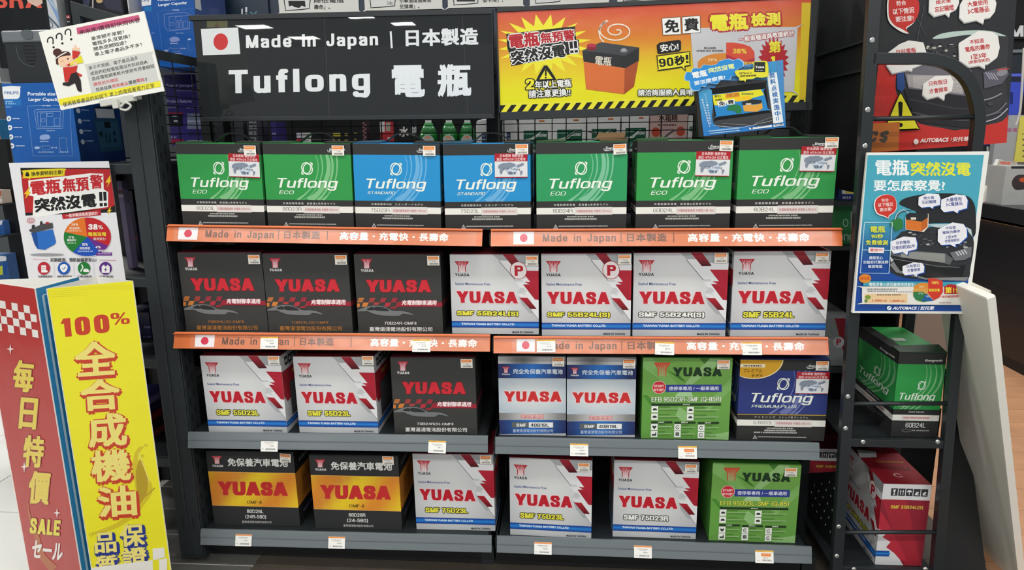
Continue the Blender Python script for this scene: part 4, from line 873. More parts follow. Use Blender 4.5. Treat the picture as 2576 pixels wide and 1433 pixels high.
A.poly([(510, 655), (1180, 575), (1222, 655), (1050, 700), (1045, 725), (830, 740), (560, 800), (528, 795)], '#e4dc2e')
for i, (x, y, s_, o_) in enumerate(((700, 635, 0, 0), (795, 622, 0, 0))): A.poly([(x-20, y), (x+80, y-12), (x+90, y+60), (x-10, y+72)], '#e8a82c')
A.poly([(820, 690), (1030, 660), (1045, 720), (835, 750)], '#f0c428'); A.text('檢測', 700, 640, 180, 50, '#b8742a', .03, rot=-6); A.micro(915, 628, 170, 22, '#6a6a50', 2)
A.text('安心', 535, 655, 90, 36, K_, .03, rot=-5); A.text('90秒', 545, 708, 100, 36, K_, .03, rot=-5)
A.poly([(572, 745), (690, 730), (700, 805), (590, 815)], W_); A.poly([(698, 728), (806, 712), (820, 780), (712, 796)], W_); A.text('免', 592, 748, 90, 58, K_, .04, rot=-5); A.text('費', 718, 728, 84, 56, K_, .04, rot=-5)
A.poly([(740, 800), (800, 785), (880, 790), (915, 850), (910, 900), (850, 915), (820, 880), (720, 870), (705, 840)], '#2c7a48'); A.poly([(930, 800), (1130, 785), (1195, 765), (1205, 840), (1130, 885), (945, 882)], '#e2a240'); A.poly([(915, 755), (1040, 715), (1190, 725), (1185, 770), (920, 795)], '#2a2c2e'); A.rect(970, 770, 1045, 790, '#d9d3c4')
A.poly([(1262, 360), (1398, 340), (1490, 1030), (1352, 1050)], '#e9eef0')
for i, ch in enumerate('無料点検実施中'): A.text(ch, 1292+i*12.5, 350+i*88, 78, 76, '#2f6fb2', .035, rot=-7)
A.line([(1395, 960), (1400, 1010)], 9, '#2f6fb2'); A.line([(1420, 955), (1425, 1005)], 9, '#2f6fb2')
A.micro(395, 650, 4, 4, '#9cc8e4'); 
for i in range(12): A.text('バッテリーの交換時期です'[i], 396+i*6.5, 640+i*36, 28, 26, '#cfe4f0', .02)
for i in range(11): A.text('電瓶突然沒電怎麼察覺了'[i], 352+i*10, 710+i*36, 28, 28, '#cfe4f0', .02)
A.micro(450, 1150, 440, 16, '#b5d6ec', 1, .2, -6); A.micro(470, 1180, 420, 14, '#b5d6ec', 2, .2, -6)
A.poly([(1015, 1110), (1325, 1068), (1330, 1098), (1018, 1135)], '#e8ecee'); A.text('AUTOBACS', 1085, 1086, 200, 22, '#3a3c3e', .03, rot=-7.5); A.ell(1052, 1112, 14, 12, '#3a3c3e')
A.poly([(1350, 1068), (1490, 1048), (1492, 1078), (1352, 1096)], '#e8ecee'); A.text('安托華', 1368, 1060, 110, 24, '#2a2c2e', .03, rot=-7)
A.line([(520, 1080), (900, 1110), (1330, 1010)], 5, '#c9cdd0'); A.line([(1090, 1050), (1330, 960)], 4, '#9fa3a6'); A.line([(640, 1050), (1080, 1075)], 5, '#8d9194')
A.build('printed_face', D, INKG)
def tag_shape(parent, name, pts, col, edge, off, extra, lab=None):
    A2 = art_on(D, w_, h_, 1700, 120, 5.511); A2.clip = False; A2.poly(pts, edge); cx = sum(p[0] for p in pts)/len(pts); cy = sum(p[1] for p in pts)/len(pts)
    A2.poly([(cx+(x-cx)*.965, cy+(y-cy)*.955) for x, y in pts], col); extra(A2); o = A2.build(name, parent, INKG); o.location.y = -off
    P = [A2.m(p) for p in pts]; MB().prism([(p[0], p[2]) for p in P], 'y', -off+.0002, -off+.0015).build('cut_card', plain(col, .5), o if False else parent)
cloud = catmull([(110, 400), (140, 340), (200, 345), (230, 290), (330, 285), (375, 240), (480, 245), (560, 225), (600, 185), (720, 155), (790, 175), (860, 155), (930, 200), (930, 260), (850, 310), (850, 390), (770, 400), (740, 450), (620, 450), (560, 510), (450, 495), (400, 545), (340, 540), (330, 590), (240, 605), (190, 560), (175, 470), (120, 460)], 4, True)
tag_shape(D, 'cloud_card', cloud, '#2d8cd2', '#a9cbe0', .008, lambda A: (A.text('電瓶', 210, 345, 210, 90, W_, .045, rot=-11), A.text('突然沒電', 432, 290, 370, 72, '#dce8a0', .045, rot=-11), A.text('要怎麼察覺?', 240, 470, 440, 60, '#dfeaf2', .04, rot=-12)))
ycl = catmull([(820, 320), (1050, 300), (1060, 205), (1150, 190), (1240, 190), (1262, 240), (1270, 330), (1260, 400), (1180, 420), (1100, 415), (1050, 440), (960, 445), (950, 480), (930, 460), (870, 460), (860, 420), (820, 380)], 3, True)
tag_shape(D, 'yellow_card', ycl, '#e4dc3c', '#c9c24a', .011, lambda A: (A.rect(1072, 205, 1222, 342, '#26302a'), A.text('~Yuasa', 1088, 255, 118, 36, W_, .2), A.micro(1095, 315, 100, 10, '#c9cfc4'), A.text('~YUASA', 905, 272, 140, 26, K_, .22), A.text('~90%', 862, 345, 90, 32, '#2c2e2a', .15, rot=-3), A.text('以上', 960, 342, 80, 26, '#2c2e2a', .02, rot=-3), A.text('顧客滿意推薦', 875, 388, 220, 24, '#2c2e2a', .02, rot=-3)))
bx('black_holder', M_BLACK, -.012, .0, .0004, .03, .0, h_*.72, D)
MB().box(w_*.4, w_*.46, .022, .160, h_*.5, h_*.56).build('hanging_clip', M_BLACK, D)
# ------------------------------------------------------------------ tilted white question card, lower-left corner clipped to the upright
C, w_, h_ = hang('notice_card', 'tilted white question-and-answer card with a figure in a red coat', 'sign', (153, 277), (413, 229), (100, 80), -.06)
bx('card', M_WHITE, 0, w_, .0004, .004, 0, h_, C, .0006)
A = art_on(C, w_, h_, 0, 0, 6.133); A.bg('#efeee6'); r1 = -12
def T_(t, x, y, w, h, c='#2c2c2c', b=.008): A.text(t, x, y, w, h, c, b, rot=r1)
for i, (x, y) in enumerate(((722, 580), (858, 520), (995, 455))): A.curve([(x+14, y+80), (x+14, y+30), (x+50, y-4), (x+88, y+8), (x+98, y+45), (x+95, y+100)], 20, K_); A.ell(x+105, y+150, 18, 18, K_)
A.poly([(1180, 430), (2140, 228), (2165, 310), (1195, 530)], '#c9587e'); T_('來來來!購買前快問快答', 1215, 468, 960, 72, '#2c1620', .012)
T_('車常開不常開？', 1402, 568, 520, 62); T_('電瓶多久沒更換？', 1420, 648, 600, 62); T_('開長途開短途？', 1440, 728, 520, 62); T_('車上電子產品多不多？', 1455, 810, 750, 62)
A.poly(catmull([(1370, 985), (2290, 805), (2345, 850), (2440, 1210), (2400, 1262), (1460, 1440), (1410, 1410), (1330, 1040)], 3, True), '#cfd0ca')
T_('車子不常開、電子產品過多', 1362, 1025, 780, 60); T_('或是跑短程電瓶還沒充到就熄火', 1390, 1110, 905, 60); T_('造成電瓶損害較大使用年限會縮短', 1412, 1190, 985, 60)
T_('購買前先確認', 1438, 1278, 392, 56, '#cf4a52'); T_('您是該買', 1475, 1360, 250, 56); T_('救車產品', 1725, 1305, 250, 56, '#cf4a52'); T_('還是', 1975, 1252, 128, 56); T_('電瓶', 2100, 1222, 130, 56, '#cf4a52'); T_('?', 2240, 1200, 26, 56)
A.poly([(900, 1530), (2470, 1248), (2485, 1335), (930, 1625)], '#ece23a'); T_('使用救車產品的前提下 車上的電瓶蓄電力正常', 965, 1580, 1440, 70)
# figure
A.ell(888, 808, 68, 60, '#4a2c28'); A.ell(975, 870, 122, 74, '#4a2c28', 24, -20); A.poly([(862, 915), (905, 940), (960, 905), (900, 1000), (870, 990)], '#4a2c28'); A.poly(catmull([(905, 900), (1000, 865), (1110, 860), (1140, 920), (1110, 1000), (1010, 1030), (920, 1010)], 4, True), '#f0c8a8')
A.line([(862, 902), (950, 845), (1030, 802)], 16, '#eeeeea'); A.ell(1052, 908, 11, 16, K_, 12); A.curve([(945, 950), (965, 940), (985, 950)], 5, '#4a2c28'); A.poly([(1020, 1010), (1080, 975), (1090, 1000), (1070, 1020)], '#c0302c')
A.poly([(1080, 985), (1180, 905), (1255, 850), (1292, 965), (1190, 985), (1090, 1010)], '#e4da34'); A.poly([(1155, 1015), (1130, 960), (1185, 950), (1200, 1010)], '#f0c8a8')
A.poly([(1118, 780), (1248, 800), (1205, 880), (1130, 915), (1120, 860)], '#c8342c'); A.poly([(1120, 775), (1112, 735), (1150, 740), (1155, 690), (1172, 690), (1178, 735), (1230, 735), (1225, 785), (1140, 780)], '#f0c8a8')
A.poly([(975, 1045), (1200, 1015), (1180, 1110), (1275, 1155), (1250, 1185), (1130, 1130), (1100, 1255), (1005, 1262)], '#c8342c')
A.poly([(1100, 1140), (1190, 1110), (1250, 1240), (1262, 1380), (1205, 1400), (1160, 1280), (1060, 1330), (970, 1310), (975, 1275), (1060, 1265)], '#2a2224'); A.poly([(1205, 1390), (1265, 1370), (1262, 1420), (1220, 1410)], '#2a2224')
A.build('printed_face', C, INK)
M_CL = mat('clear_clip_plastic', '#cfd0c8', .15, 0, spec=.7)
cl = MB().box(.11, .20, -.004, .014, -.010, .006).box(.15, .165, -.018, -.004, -.022, .0).build('clip', M_CL, C, .001); cl['label'] = 'clear plastic clip'
MB().tube(catmull([(.17, -.014, -.02), (.185, -.014, -.012), (.195, -.012, -.022), (.18, -.012, -.03), (.165, -.012, -.024)], 4), .003, 6).build('clip_ring', M_CL, C)
MB().box(.17, .182, .004, .066, .0, .012).build('clip_arm', M_CL, C)
# ------------------------------------------------------------------ left poster
P_, w_, h_ = hang('paper_poster', 'white poster with red headline, battery picture and pie chart on the left rack', 'poster', (73.5, 708), (316.5, 707), (44, 410), .07)
drop = h_*.28; a_ = P_.location.copy()
from mathutils import Euler
P_.location = a_ - (P_.rotation_euler.to_matrix() @ Vector((0, 0, drop))); h_ += drop
bx('sheet', M_WHITE, 0, w_, .0003, .0012, 0, h_, P_)
A = art_on(P_, w_, h_, 40, 400, 4.479); A.bg('#e6e5e8')
A.poly([(50, 98), (1085, 98), (1132, 598), (108, 636)], K_); A.poly([(62, 180), (350, 110), (1080, 112), (1115, 520), (1000, 570), (500, 600), (108, 605)], '#b8282c'); A.poly([(108, 605), (520, 585), (1115, 560), (1122, 600), (108, 636)], K_)
A.poly(catmull([(80, 150), (100, 125), (530, 105), (552, 130), (545, 170), (520, 188), (110, 215), (85, 195)], 4, True), '#e3cf28'); A.poly([(140, 205), (150, 235), (175, 205)], '#e3cf28'); A.text('換季要特別注意!', 172, 145, 355, 48, K_, .03, rot=-4)
A.poly(catmull([(108, 190), (118, 150), (128, 145), (140, 152), (152, 190)], 3, True), K_)
A.poly([(200, 420), (190, 640), (240, 655), (500, 610), (1040, 540), (1040, 370), (990, 340), (985, 165), (830, 160), (140, 240), (150, 410)], W_)
A.text('電瓶', 158, 248, 345, 165, '#c22a30', .05, out=((12, W_),), rot=-5); A.text('無預', 520, 215, 300, 160, '#c22a30', .05, out=((12, W_),), rot=-4); A.text('警', 832, 178, 145, 160, '#c22a30', .04, out=((12, W_),), rot=-3)
A.text('突然沒電', 205, 445, 700, 160, K_, .055, out=((14, W_), ), rot=-5.5); A.text('~!!', 938, 372, 82, 160, K_, .3, out=((10, W_),), rot=-3)
for x, y, s_ in ((1030, 175, 1), (110, 315, .9), (1040, 535, .6)): A.poly([(x+50*s_, y), (x-20*s_, y+90*s_), (x+15*s_, y+90*s_), (x-5*s_, y+150*s_), (x+70*s_, y+60*s_), (x+35*s_, y+60*s_), (x+58*s_, y)], '#ecc52c')
A.poly([(520, 622), (955, 570), (962, 630), (530, 675)], '#b82830'); A.text('一般車輛道路救援統計', 560, 618, 365, 42, '#f2dedc', .02, rot=-5)
cx, cy = 788, 872
def pie(A, cx, cy, rx, ry, parts):
    for a0, a1, c in parts: A.ell(cx, cy, rx, ry, c, 18, 0, a0, a1, keep=False)
A.ell(808, 882, 270, 224, '#c9c9cc', 40); pie(A, 808, 875, 266, 218, ((-97, 28, '#c0242c'), (28, 57, '#6a2c8a'), (57, 128, '#1c50b4'), (128, 195, '#1f7a34'), (195, 263, '#e07428')))
A.poly([(905, 1052), (1085, 1052), (1085, 1085), (905, 1085)], '#6a2c8a')
A.text('~38', 818, 732, 105, 62, W_, .24); A.text('~%', 930, 745, 55, 42, W_, .14); A.text('電瓶沒電', 816, 822, 205, 44, '#ecd83c', .035); A.text('最常發生!', 876, 882, 140, 30, '#e8c8c4', .02)
A.text('~26%', 628, 722, 78, 28, '#f2e4d4', .2); A.text('無法啟動', 606, 762, 116, 30, '#f2e4d4', .02); A.micro(580, 800, 170, 15, '#f0c49a', 3); A.text('~17%', 596, 868, 62, 24, W_, .2); A.text('輪胎狀況', 580, 898, 102, 28, W_, .02); A.micro(585, 938, 95, 13, '#a9d0ae', 1)
A.text('~15%', 748, 946, 66, 28, W_, .2); A.text('其他事故', 720, 988, 120, 30, W_, .02); A.micro(700, 1030, 172, 14, '#b4c8ec', 2); A.text('~4%', 902, 975, 56, 28, W_, .2); A.text('事故狀況', 930, 1018, 118, 22, W_, .02); A.micro(928, 1058, 145, 14, '#c8a8d8', 5)
# plain battery picture
A.poly([(175, 830), (420, 790), (455, 930), (440, 960), (330, 1020), (245, 1010), (215, 960)], '#2c6cc0'); A.poly([(175, 830), (240, 810), (260, 1012), (215, 960)], '#1d4c94')
A.poly([(152, 795), (300, 730), (415, 715), (425, 775), (200, 830), (160, 815)], '#4a4a4c'); A.poly([(185, 740), (215, 738), (222, 775), (182, 785)], '#303032'); A.poly([(278, 700), (300, 698), (305, 735), (275, 740)], '#303032'); A.ell(360, 722, 22, 15, '#a42c34')
A.ell(355, 1075, 190, 16, '#9a9a9e'); A.ring(172, 690, 40, 28, 6, '#c0424a'); A.ring(172, 690, 18, 12, 5, '#c0424a')
A.line([(195, 1123), (360, 1128)], 4, '#c86a72'); A.line([(945, 1136), (1132, 1138)], 4, '#c86a72'); A.text('定期檢測、預防拋錨更安心!', 392, 1112, 520, 44, '#2c2c2e', .02)
for x, c in ((320, '#b82c38'), (546, '#2058b0'), (772, '#1f7a34'), (1014, '#5c2c84')): A.ell(x, 1228, 70, 72, c, 30)
A.rect(292, 1195, 345, 1275, W_); A.micro(300, 1215, 36, 8, '#b82c38'); A.micro(300, 1235, 36, 8, '#b82c38'); A.ell(350, 1262, 15, 12, W_)
A.poly(catmull([(546, 1180), (586, 1200), (582, 1245), (546, 1275), (510, 1245), (506, 1200)], 3, True), W_); A.line([(530, 1225), (543, 1242), (566, 1210)], 9, '#2058b0')
A.line([(735, 1265), (762, 1215), (745, 1185)], 14, W_); A.poly(catmull([(765, 1265), (772, 1238), (800, 1232), (825, 1245), (828, 1268)], 3, True), W_)
A.rect(972, 1205, 1062, 1280, W_); A.rect(985, 1190, 1005, 1206, W_); A.rect(1030, 1190, 1050, 1206, W_); A.poly([(1022, 1215), (1000, 1248), (1015, 1248), (1008, 1272), (1034, 1238), (1020, 1238)], '#5c2c84')
for x, t in ((256, '免費電瓶檢測'), (475, '輪胎磨損檢測'), (700, '引擎油檢測'), (940, '冷氣檢測')): A.text(t, x, 1308, 160, 24, '#2c2c2e', .02)
for x in (436, 658, 885): A.line([(x, 1175), (x+4, 1330)], 3, '#b4b4b8')
A.build('printed_face', P_, INK)
MB().box(w_*.3, w_*.7, .0012, .012, h_-.02, h_-.004).build('tape', M_WHITE, P_)
# ------------------------------------------------------------------ folded card columns on the left
def column(label, fl, fr, bk, ztop, faces, mats):
    a, b, c = atz(*fl, ztop), atz(*fr, ztop), atz(*bk, ztop)
    base = Vector((a.x, a.y, FL))
    T = thing('card_column', label, 'display column', base, group='triangular printed card columns'); H = ztop-FL
    out = []
    for (p, q, nm) in ((a, b, faces[0]), (b, c, faces[1]), (c, a, faces[2])):
        d = (q-p); L = Vector((d.x, d.y, 0)).length; o = bx(nm, M_WHITE, 0, L, .0002, .0018, 0, H, T)
        o.location = Vector((p.x, p.y, FL))-base; o.rotation_euler = (0, 0, math.atan2(d.y, d.x)); out.append((o, L, H, Vector((p.x, p.y, FL)), o.rotation_euler.copy()))
    return T, out
class _O: pass
def set_print(A, name, T, f):
    o = A.build(name, T, INKG); o.location = f[0].location; o.rotation_euler = f[4]; return o
def art_face(f, cx, cy, s):
    o = _O(); o.location = f[3]; o.rotation_euler = f[4]; return art_on(o, f[1], f[2], cx, cy, s)
T, F = column('yellow folded card column advertising motor oil with red outlined characters', (116, 726), (335, 706), (242, 694), .965, ('front_face', 'right_face', 'rear_face'), None)
A = art_face(F[0], 0, 680, 1.902); A.bg('#eee62c')
A.rect(180, 60, 700, 90, '#e9e02a'); 
for k in range(4): A.line([(225, 100+k*9), (420, 92+k*9)], 2, '#dcd328')
A.text('~100', 287, 232, 232, 88, '#c8432c', .26, rot=-6, sp=1.6); A.text('~%', 528, 205, 90, 56, '#c8432c', .15, rot=-4)
A.poly(catmull([(660, 850), (690, 840), (672, 865), (660, 905), (690, 960), (722, 1010), (728, 1060), (690, 1120), (640, 1180), (560, 1230), (470, 1260), (440, 1255), (560, 1205), (640, 1130), (650, 1060), (636, 970), (640, 890)], 4, True), '#d8c22e')
A.curve([(655, 1100), (700, 1075), (740, 1040)], 6, '#b09c30'); A.ring(699, 836, 7, 6, 2, '#a3963a'); A.ring(682, 887, 6, 6, 2, '#a3963a'); A.ring(435, 1262, 8, 8, 2, '#a3963a')
A.poly(catmull([(675, 900), (705, 990), (700, 1070), (650, 1130), (655, 1050), (650, 960)], 4, True), '#b99c2a'); A.curve([(662, 870), (690, 940), (715, 1010)], 5, '#efe27a')
for ch, x, y, w2, h2 in (('全', 352, 345, 196, 165), ('合', 380, 525, 190, 150), ('成', 415, 690, 186, 160), ('機', 430, 862, 190, 152), ('油', 462, 1035, 186, 148)):
    A.text(ch, x+4, y+7, w2, h2, '#c8432c', .05, out=((11, '#c8432c'),), rot=-4); A.text(ch, x, y, w2, h2, '#f0e07c', .04, rot=-4)
for ch, x, y, w2, h2 in (('品', 448, 1255, 105, 98), ('保', 570, 1215, 118, 108), ('質', 455, 1365, 105, 98), ('證', 580, 1325, 120, 105)):
    A.text(ch, x+7, y+8, w2, h2, '#26388a', .05, out=((9, '#26388a'),), rot=-4); A.text(ch, x, y, w2, h2, '#f0e07c', .04, rot=-4)
A.poly([(395, 1430), (800, 1375), (800, 1600), (400, 1600)], '#ece9e0')
for i in range(5): A.poly([(730+i % 2*0, 1330+i*55), (760, 1325+i*55), (762, 1378+i*55), (732, 1384+i*55)], '#ece9e0' if i % 2 == 0 else '#e8e02c')
A.poly([(732, 1332), (785, 1322), (790, 1370), (738, 1382)], '#ece9e0')
set_print(A, 'front_print', T, F[0])
T2, F2 = column('red and blue folded card column with yellow daily-special characters', (-60, 705), (88, 726), (199, 696), .967, ('front_face', 'right_face', 'rear_face'), None)
A = art_face(F2[0], 0, 680, 1.902); A.bg('#b8302c')
for j in range(4):
    for i in range(10):
        if (i+j) % 2 == 0: x = -120+i*29+j*4; y = 120+i*5.5+j*37; A.poly([(x, y), (x+29, y+5.5), (x+33, y+42), (x+4, y+37)], '#efeae4')
A.curve([(135, 1105), (145, 1180), (175, 1260), (200, 1360), (260, 1430)], 24, '#b8602f', taper=[3, 14, 28, 44])
for ch, x, y, w2, h2 in (('每', 72, 425, 98, 152), ('日', 102, 605, 84, 150), ('特', 120, 785, 98, 152), ('價', 146, 955, 102, 158)): A.text(ch, x, y, w2, h2, '#e9cf4c', .05, out=((4, '#8a2420'),), rot=5)
A.text('~SALE', 148, 1182, 145, 74, '#ecdc40', .25, out=((3, '#8a2420'),), rot=5); A.text('セール', 160, 1288, 148, 84, '#f0ece6', .05, rot=6)
for x, y in ((52, 375), (118, 938), (275, 1158)): A.poly([(x, y-24), (x+4, y-4), (x+18, y), (x+4, y+4), (x, y+28), (x-4, y+4), (x-18, y), (x-4, y-4)], '#f2e6e0')
set_print(A, 'front_print', T2, F2[0])
f_ = F2[1]
o = Art([(0, 0), (100, 1000)], f_[1], f_[2]); o.bg('#2f86b8'); o.line([(14, 22), (14, 985), (90, 985)], 5, '#bcd8e6'); o.line([(14, 22), (92, 22)], 3, '#bcd8e6'); set_print(o, 'side_print', T2, f_)
# ------------------------------------------------------------------ generic printed box for the goods around
def goods(name, label, cat, tl, br, Y, depth, col, art=None, cq=None, side=None, zbot=None, group=None, m=None, bev=.001, rotz=0, top=None):
    """box whose front face spans the two pixels on plane Y; art(A) draws in crop coordinates cq=(x0, y0, scale)"""
    a, b = at(*tl, Y), at(*br, Y); z0 = b.z if zbot is None else zbot
    T = thing(name, label, cat, (a.x, Y, z0), (0, 0, rotz), group=group); w_, h_ = abs(b.x-a.x), a.z-z0
    bx('box_body', m or plain(col, .5), 0, w_, .0004, depth, 0, h_, T, bev)
    if art:
        A = art_on(T, w_, h_, *(cq or (0, 0, 1))); A.clip = True; A.bg(col); art(A); A.build('front_print', T, INKG)
    if side:
        S = Art([(0, 0), (100, 100)], depth, h_); side(S); o = S.build('side_print', T, INKG)
        if a.x+w_ < CP.x: o.rotation_euler = (0, 0, R(90)); o.location = (w_+.0002, .0004, 0)
        else: o.rotation_euler = (0, 0, R(-90)); o.location = (-.0002, depth, 0)
    if top: bx('box_top', plain(top, .5), .001, w_-.001, .002, depth-.002, h_, h_+.001, T)
    return T, w_, h_
PB = '#1d5aa6'
def philips(A):
    A.bg(PB); A.poly(catmull([(20, 745), (168, 742), (174, 752), (172, 815), (150, 848), (35, 850), (28, 840)], 2, True), '#e8ecee'); A.text('~PHILIPS', 38, 783, 122, 26, '#4a6fa8', .2)
    A.poly([(42, 850), (180, 848), (185, 905), (48, 910)], '#2470b8'); A.micro(48, 866, 62, 11, '#9cc0e0'); A.micro(48, 884, 88, 11, '#9cc0e0', 2); A.micro(50, 914, 50, 8, '#9cc0e0', 3)
    A.text('Portable size with', 238, 790, 330, 30, '#dfe8f2', .03); A.text('Larger Capacity', 245, 838, 270, 36, '#dfe8f2', .03)
    A.line([(235, 910), (360, 906)], 3, '#7fa8da'); A.line([(450, 905), (600, 900)], 3, '#7fa8da'); A.line([(235, 910), (285, 1340), (622, 1338), (600, 900)], 3, '#7fa8da'); A.micro(365, 902, 70, 9, '#c8d8ee')
    for P in ([(295, 950), (320, 938), (525, 935), (545, 955), (540, 1100), (320, 1105)], [(320, 960), (520, 955), (525, 1085), (330, 1090)], [(350, 970), (400, 968), (402, 1080), (352, 1082)], [(465, 1015), (512, 1013), (515, 1078), (468, 1080)], [(405, 972), (455, 970), (455, 1000), (408, 1000)]): A.line(P+[P[0]], 4, '#8fb0dd')
    A.ring(372, 1032, 16, 16, 3, '#8fb0dd'); A.micro(400, 1118, 72, 7, '#a9c4e6'); A.poly(catmull([(345, 1170), (370, 1155), (415, 1155), (432, 1175), (420, 1195), (350, 1198)], 3, True), '#8fa8d6'); A.micro(345, 1210, 80, 7, '#a9c4e6')
    A.line([(508, 1185), (570, 1182), (582, 1300), (520, 1305), (508, 1185)], 3, '#8fb0dd'); A.ell(320, 1268, 25, 12, '#9fb8e0'); A.line([(335, 1270), (365, 1252), (425, 1250), (430, 1285), (370, 1288), (365, 1255)], 3, '#8fb0dd'); A.micro(440, 1260, 55, 14, '#8fa8d6'); A.micro(330, 1300, 135, 9, '#a9c4e6'); A.micro(512, 1300, 78, 9, '#a9c4e6')
    for i, y in enumerate((1018, 1095, 1175, 1252)): A.ell(78+i*9, y, 21, 23, '#dfe6ee', 18); A.rect(70+i*9, y-7, 86+i*9, y+7, '#6a7a90'); A.micro(110+i*9, y-5, 60+20*(i % 2), 9, '#c8d8ee', i)
def philips_side(S):
    S.grid([(0, 0), (100, 0), (100, 100), (0, 100)], 4, 4, lambda u, v: mixc('#1c4f92', '#0d1f4c', min(1, u*.5+v*.7)))
    for i in range(4): S.ell(9, 34+i*13, 4, 3.2, '#b9c6d6', 14); S.micro(15, 32+i*13, 16, 1.8, '#8fa6cc', i)
    S.rect(44, 30, 86, 42, '#a8acb2'); S.poly([(38, 44), (92, 42), (97, 85), (44, 87)], '#1d3f55'); S.poly([(40, 48), (90, 46), (94, 80), (46, 82)], '#234a63'); S.rect(60, 47, 74, 55, '#0c1218'); S.ell(50, 63, 4, 4, '#0f2230', 14); S.ell(80, 62, 3, 3, '#0f2230', 12); S.ell(80, 72, 3, 3, '#0f2230', 12); S.rect(58, 62, 62, 74, '#16303f'); S.rect(66, 62, 70, 74, '#16303f'); S.line([(44, 42), (44, 28), (88, 28), (88, 42)], 2.5, '#14222c')
# ------------------------------------------------------------------ left rack
LRK = thing('metal_rack', 'dark grey bracketed rack behind the white poster on the left', 'rack', (0, 0, FL))
zs = at(200, 411, .1).z-FL; zs2 = at(50, 694, .1).z-FL; xl = at(2, 425, .1).x; xl = -.46
for zz, nm in ((zs, 1), (zs2, 2), (.62, 3), (.3, 4)):
    s_ = bx('shelf_plate', M_STEELD, xl, -.078, .10, .50, zz-.012, zz-.001, LRK, .002)
    bx('shelf_edge', M_STEEL, xl, -.078, .085, .1, zz-.030, zz-.001, s_, .003)
    for x in (-.098,): MB().prism([(.10, zz-.03), (.42, zz-.03), (.45, zz-.1), (.40, zz-.13), (.16, zz-.05)], 'x', x-.012, x+.006).build('bracket', M_STEEL, s_, .002)
    MB().tube([(xl+.035, .084, zz-.015), (xl+.035, .088, zz-.015)], .003, 8).build('rivet', M_BLACK, s_); MB().tube([(-.1, .084, zz-.015), (-.1, .088, zz-.015)], .003, 8).build('rivet', M_BLACK, s_)
for x in (xl, -.112):
    bx('rear_post', M_BLACK, x, x+.03, .47, .50, 0, 1.55, LRK)
bx('side_post', M_STEELD, xl, xl+.012, .10, .13, 0, zs-.01, LRK)
bx('back_panel', M_BLACK, xl, -.078, .50, .505, 0, 1.2, LRK)
goods('power_station_box', 'bright blue power station carton standing on the left rack', 'box', (3, 211), (204, 410), .11, .205, PB, philips, (0, 0, 3.4125), philips_side, zbot=zs+FL, top='#2a66ae')
# black jump starter on top of it
a, b = at(5, 80, .13), at(150, 208, .13); zt = at(100, 211, .13).z
J = thing('power_station', 'black portable power station with rounded grille and grey top band', 'power station', (a.x, .13, zt+.002)); w_, h_ = .205, a.z-zt
MB().prism([(0, h_*.02), (.004, 0), (w_-.01, 0), (w_, .01), (w_, h_), (0, h_)], 'y', 0, .17).build('body', mat('black_device', '#24282a', .42), J, .006)
MB().box(-.002, w_+.002, -.004, .17, h_*.78, h_).build('top_band', mat('grey_device', '#6d7478', .4), J, .004)
MB().prism(catmull([(.06, h_-.002), (.09, h_-.001), (.09, h_-.022), (.065, h_-.022)], 3, True), 'y', -.0055, -.003).build('latch', mat('grey_device_dark', '#565c60', .4), J)
for i in range(6):
    ww = [.033, .033, .032, .03, .026, .014][i]; MB().box(.093-ww/2-.02, .093+ww/2-.02, -.0012, .002, h_*.70-i*.0095, h_*.70-i*.0095+.0035).build('grille_slot', M_BLACK, J)
MB().sweep(catmull([(.035, 0, h_*.72), (.038, 0, h_*.5), (.055, 0, h_*.36), (.08, 0, h_*.32)], 6), [(-.0006, -.0008), (-.0006, .001), (.0006, .001), (.0006, -.0008)]).build('grille_rim', mat('rim_grey', '#5d6468', .3), J)
# goods behind and above
def osram(A):
    A.text('~OSRAM', -60, -20, 215, 42, '#d8584a', .22); A.poly([(60, -20), (112, -20), (108, 8), (92, 17), (70, 5)], '#d9b8a8'); A.line([(8, 110), (110, 108)], 2, '#3a4044')
goods('display_board', 'black board with big red lettering in the top left corner', 'sign', (-30, -30), (118, 79), .42, .03, '#15191c', osram, (0, 0, 1), zbot=at(100, 170, .42).z)
def patt(A):
    A.poly([(112, -10), (128, -10), (150, 30), (155, 70), (140, 40)], '#7f9cc4'); A.curve([(112, 30), (125, 45), (148, 70), (150, 90)], 5, '#5a6a78'); A.curve([(118, 48), (132, 60), (130, 70), (120, 62)], 2, '#4a545c'); A.curve([(125, 0), (140, 20), (158, 34)], 6, '#a9b8c6')
goods('patterned_box', 'narrow white box with blue wave pattern beside the black board', 'box', (112, -30), (153, 80), .40, .1, '#c3c7ca', patt, (0, 0, 1), zbot=at(130, 150, .40).z)
goods('slim_box', 'tall black box with a small red label right of the wave-patterned box', 'box', (157, -30), (180, 70), .39, .1, '#1c1d20', lambda A: (A.rect(164, 38, 177, 47, '#8c2428'), A.text('RA', 165, 40, 10, 5, '#e4d8d8', .02), A.micro(166, 53, 9, 3, '#c9c9c9')), (0, 0, 1), zbot=at(130, 150, .39).z)
goods('photo_box', 'black product box with white piping picture, behind the question card', 'box', (190, -30), (315, 60), .46, .12, '#26262c', lambda A: (A.rect(232, -30, 235, 40, '#c9c4c0'), A.poly([(200, 0), (226, 0), (222, 20), (205, 12)], '#4a4e64'), A.poly([(240, -20), (300, -20), (308, 30), (270, 22)], '#3a3a4a'), A.ell(250, 2, 8, 6, '#c9a878')), (0, 0, 1), zbot=at(130, 150, .46).z)
goods('striped_box', 'slim white box with vertical barcode stripes left of the upper blue carton', 'box', (316, -30), (330, 60), .45, .1, '#cfcfcd', lambda A: [A.rect(324, -20+i*4, 329, -18+i*4, '#5a5a5c') for i in range(18)], (0, 0, 1), zbot=at(130, 150, .45).z)
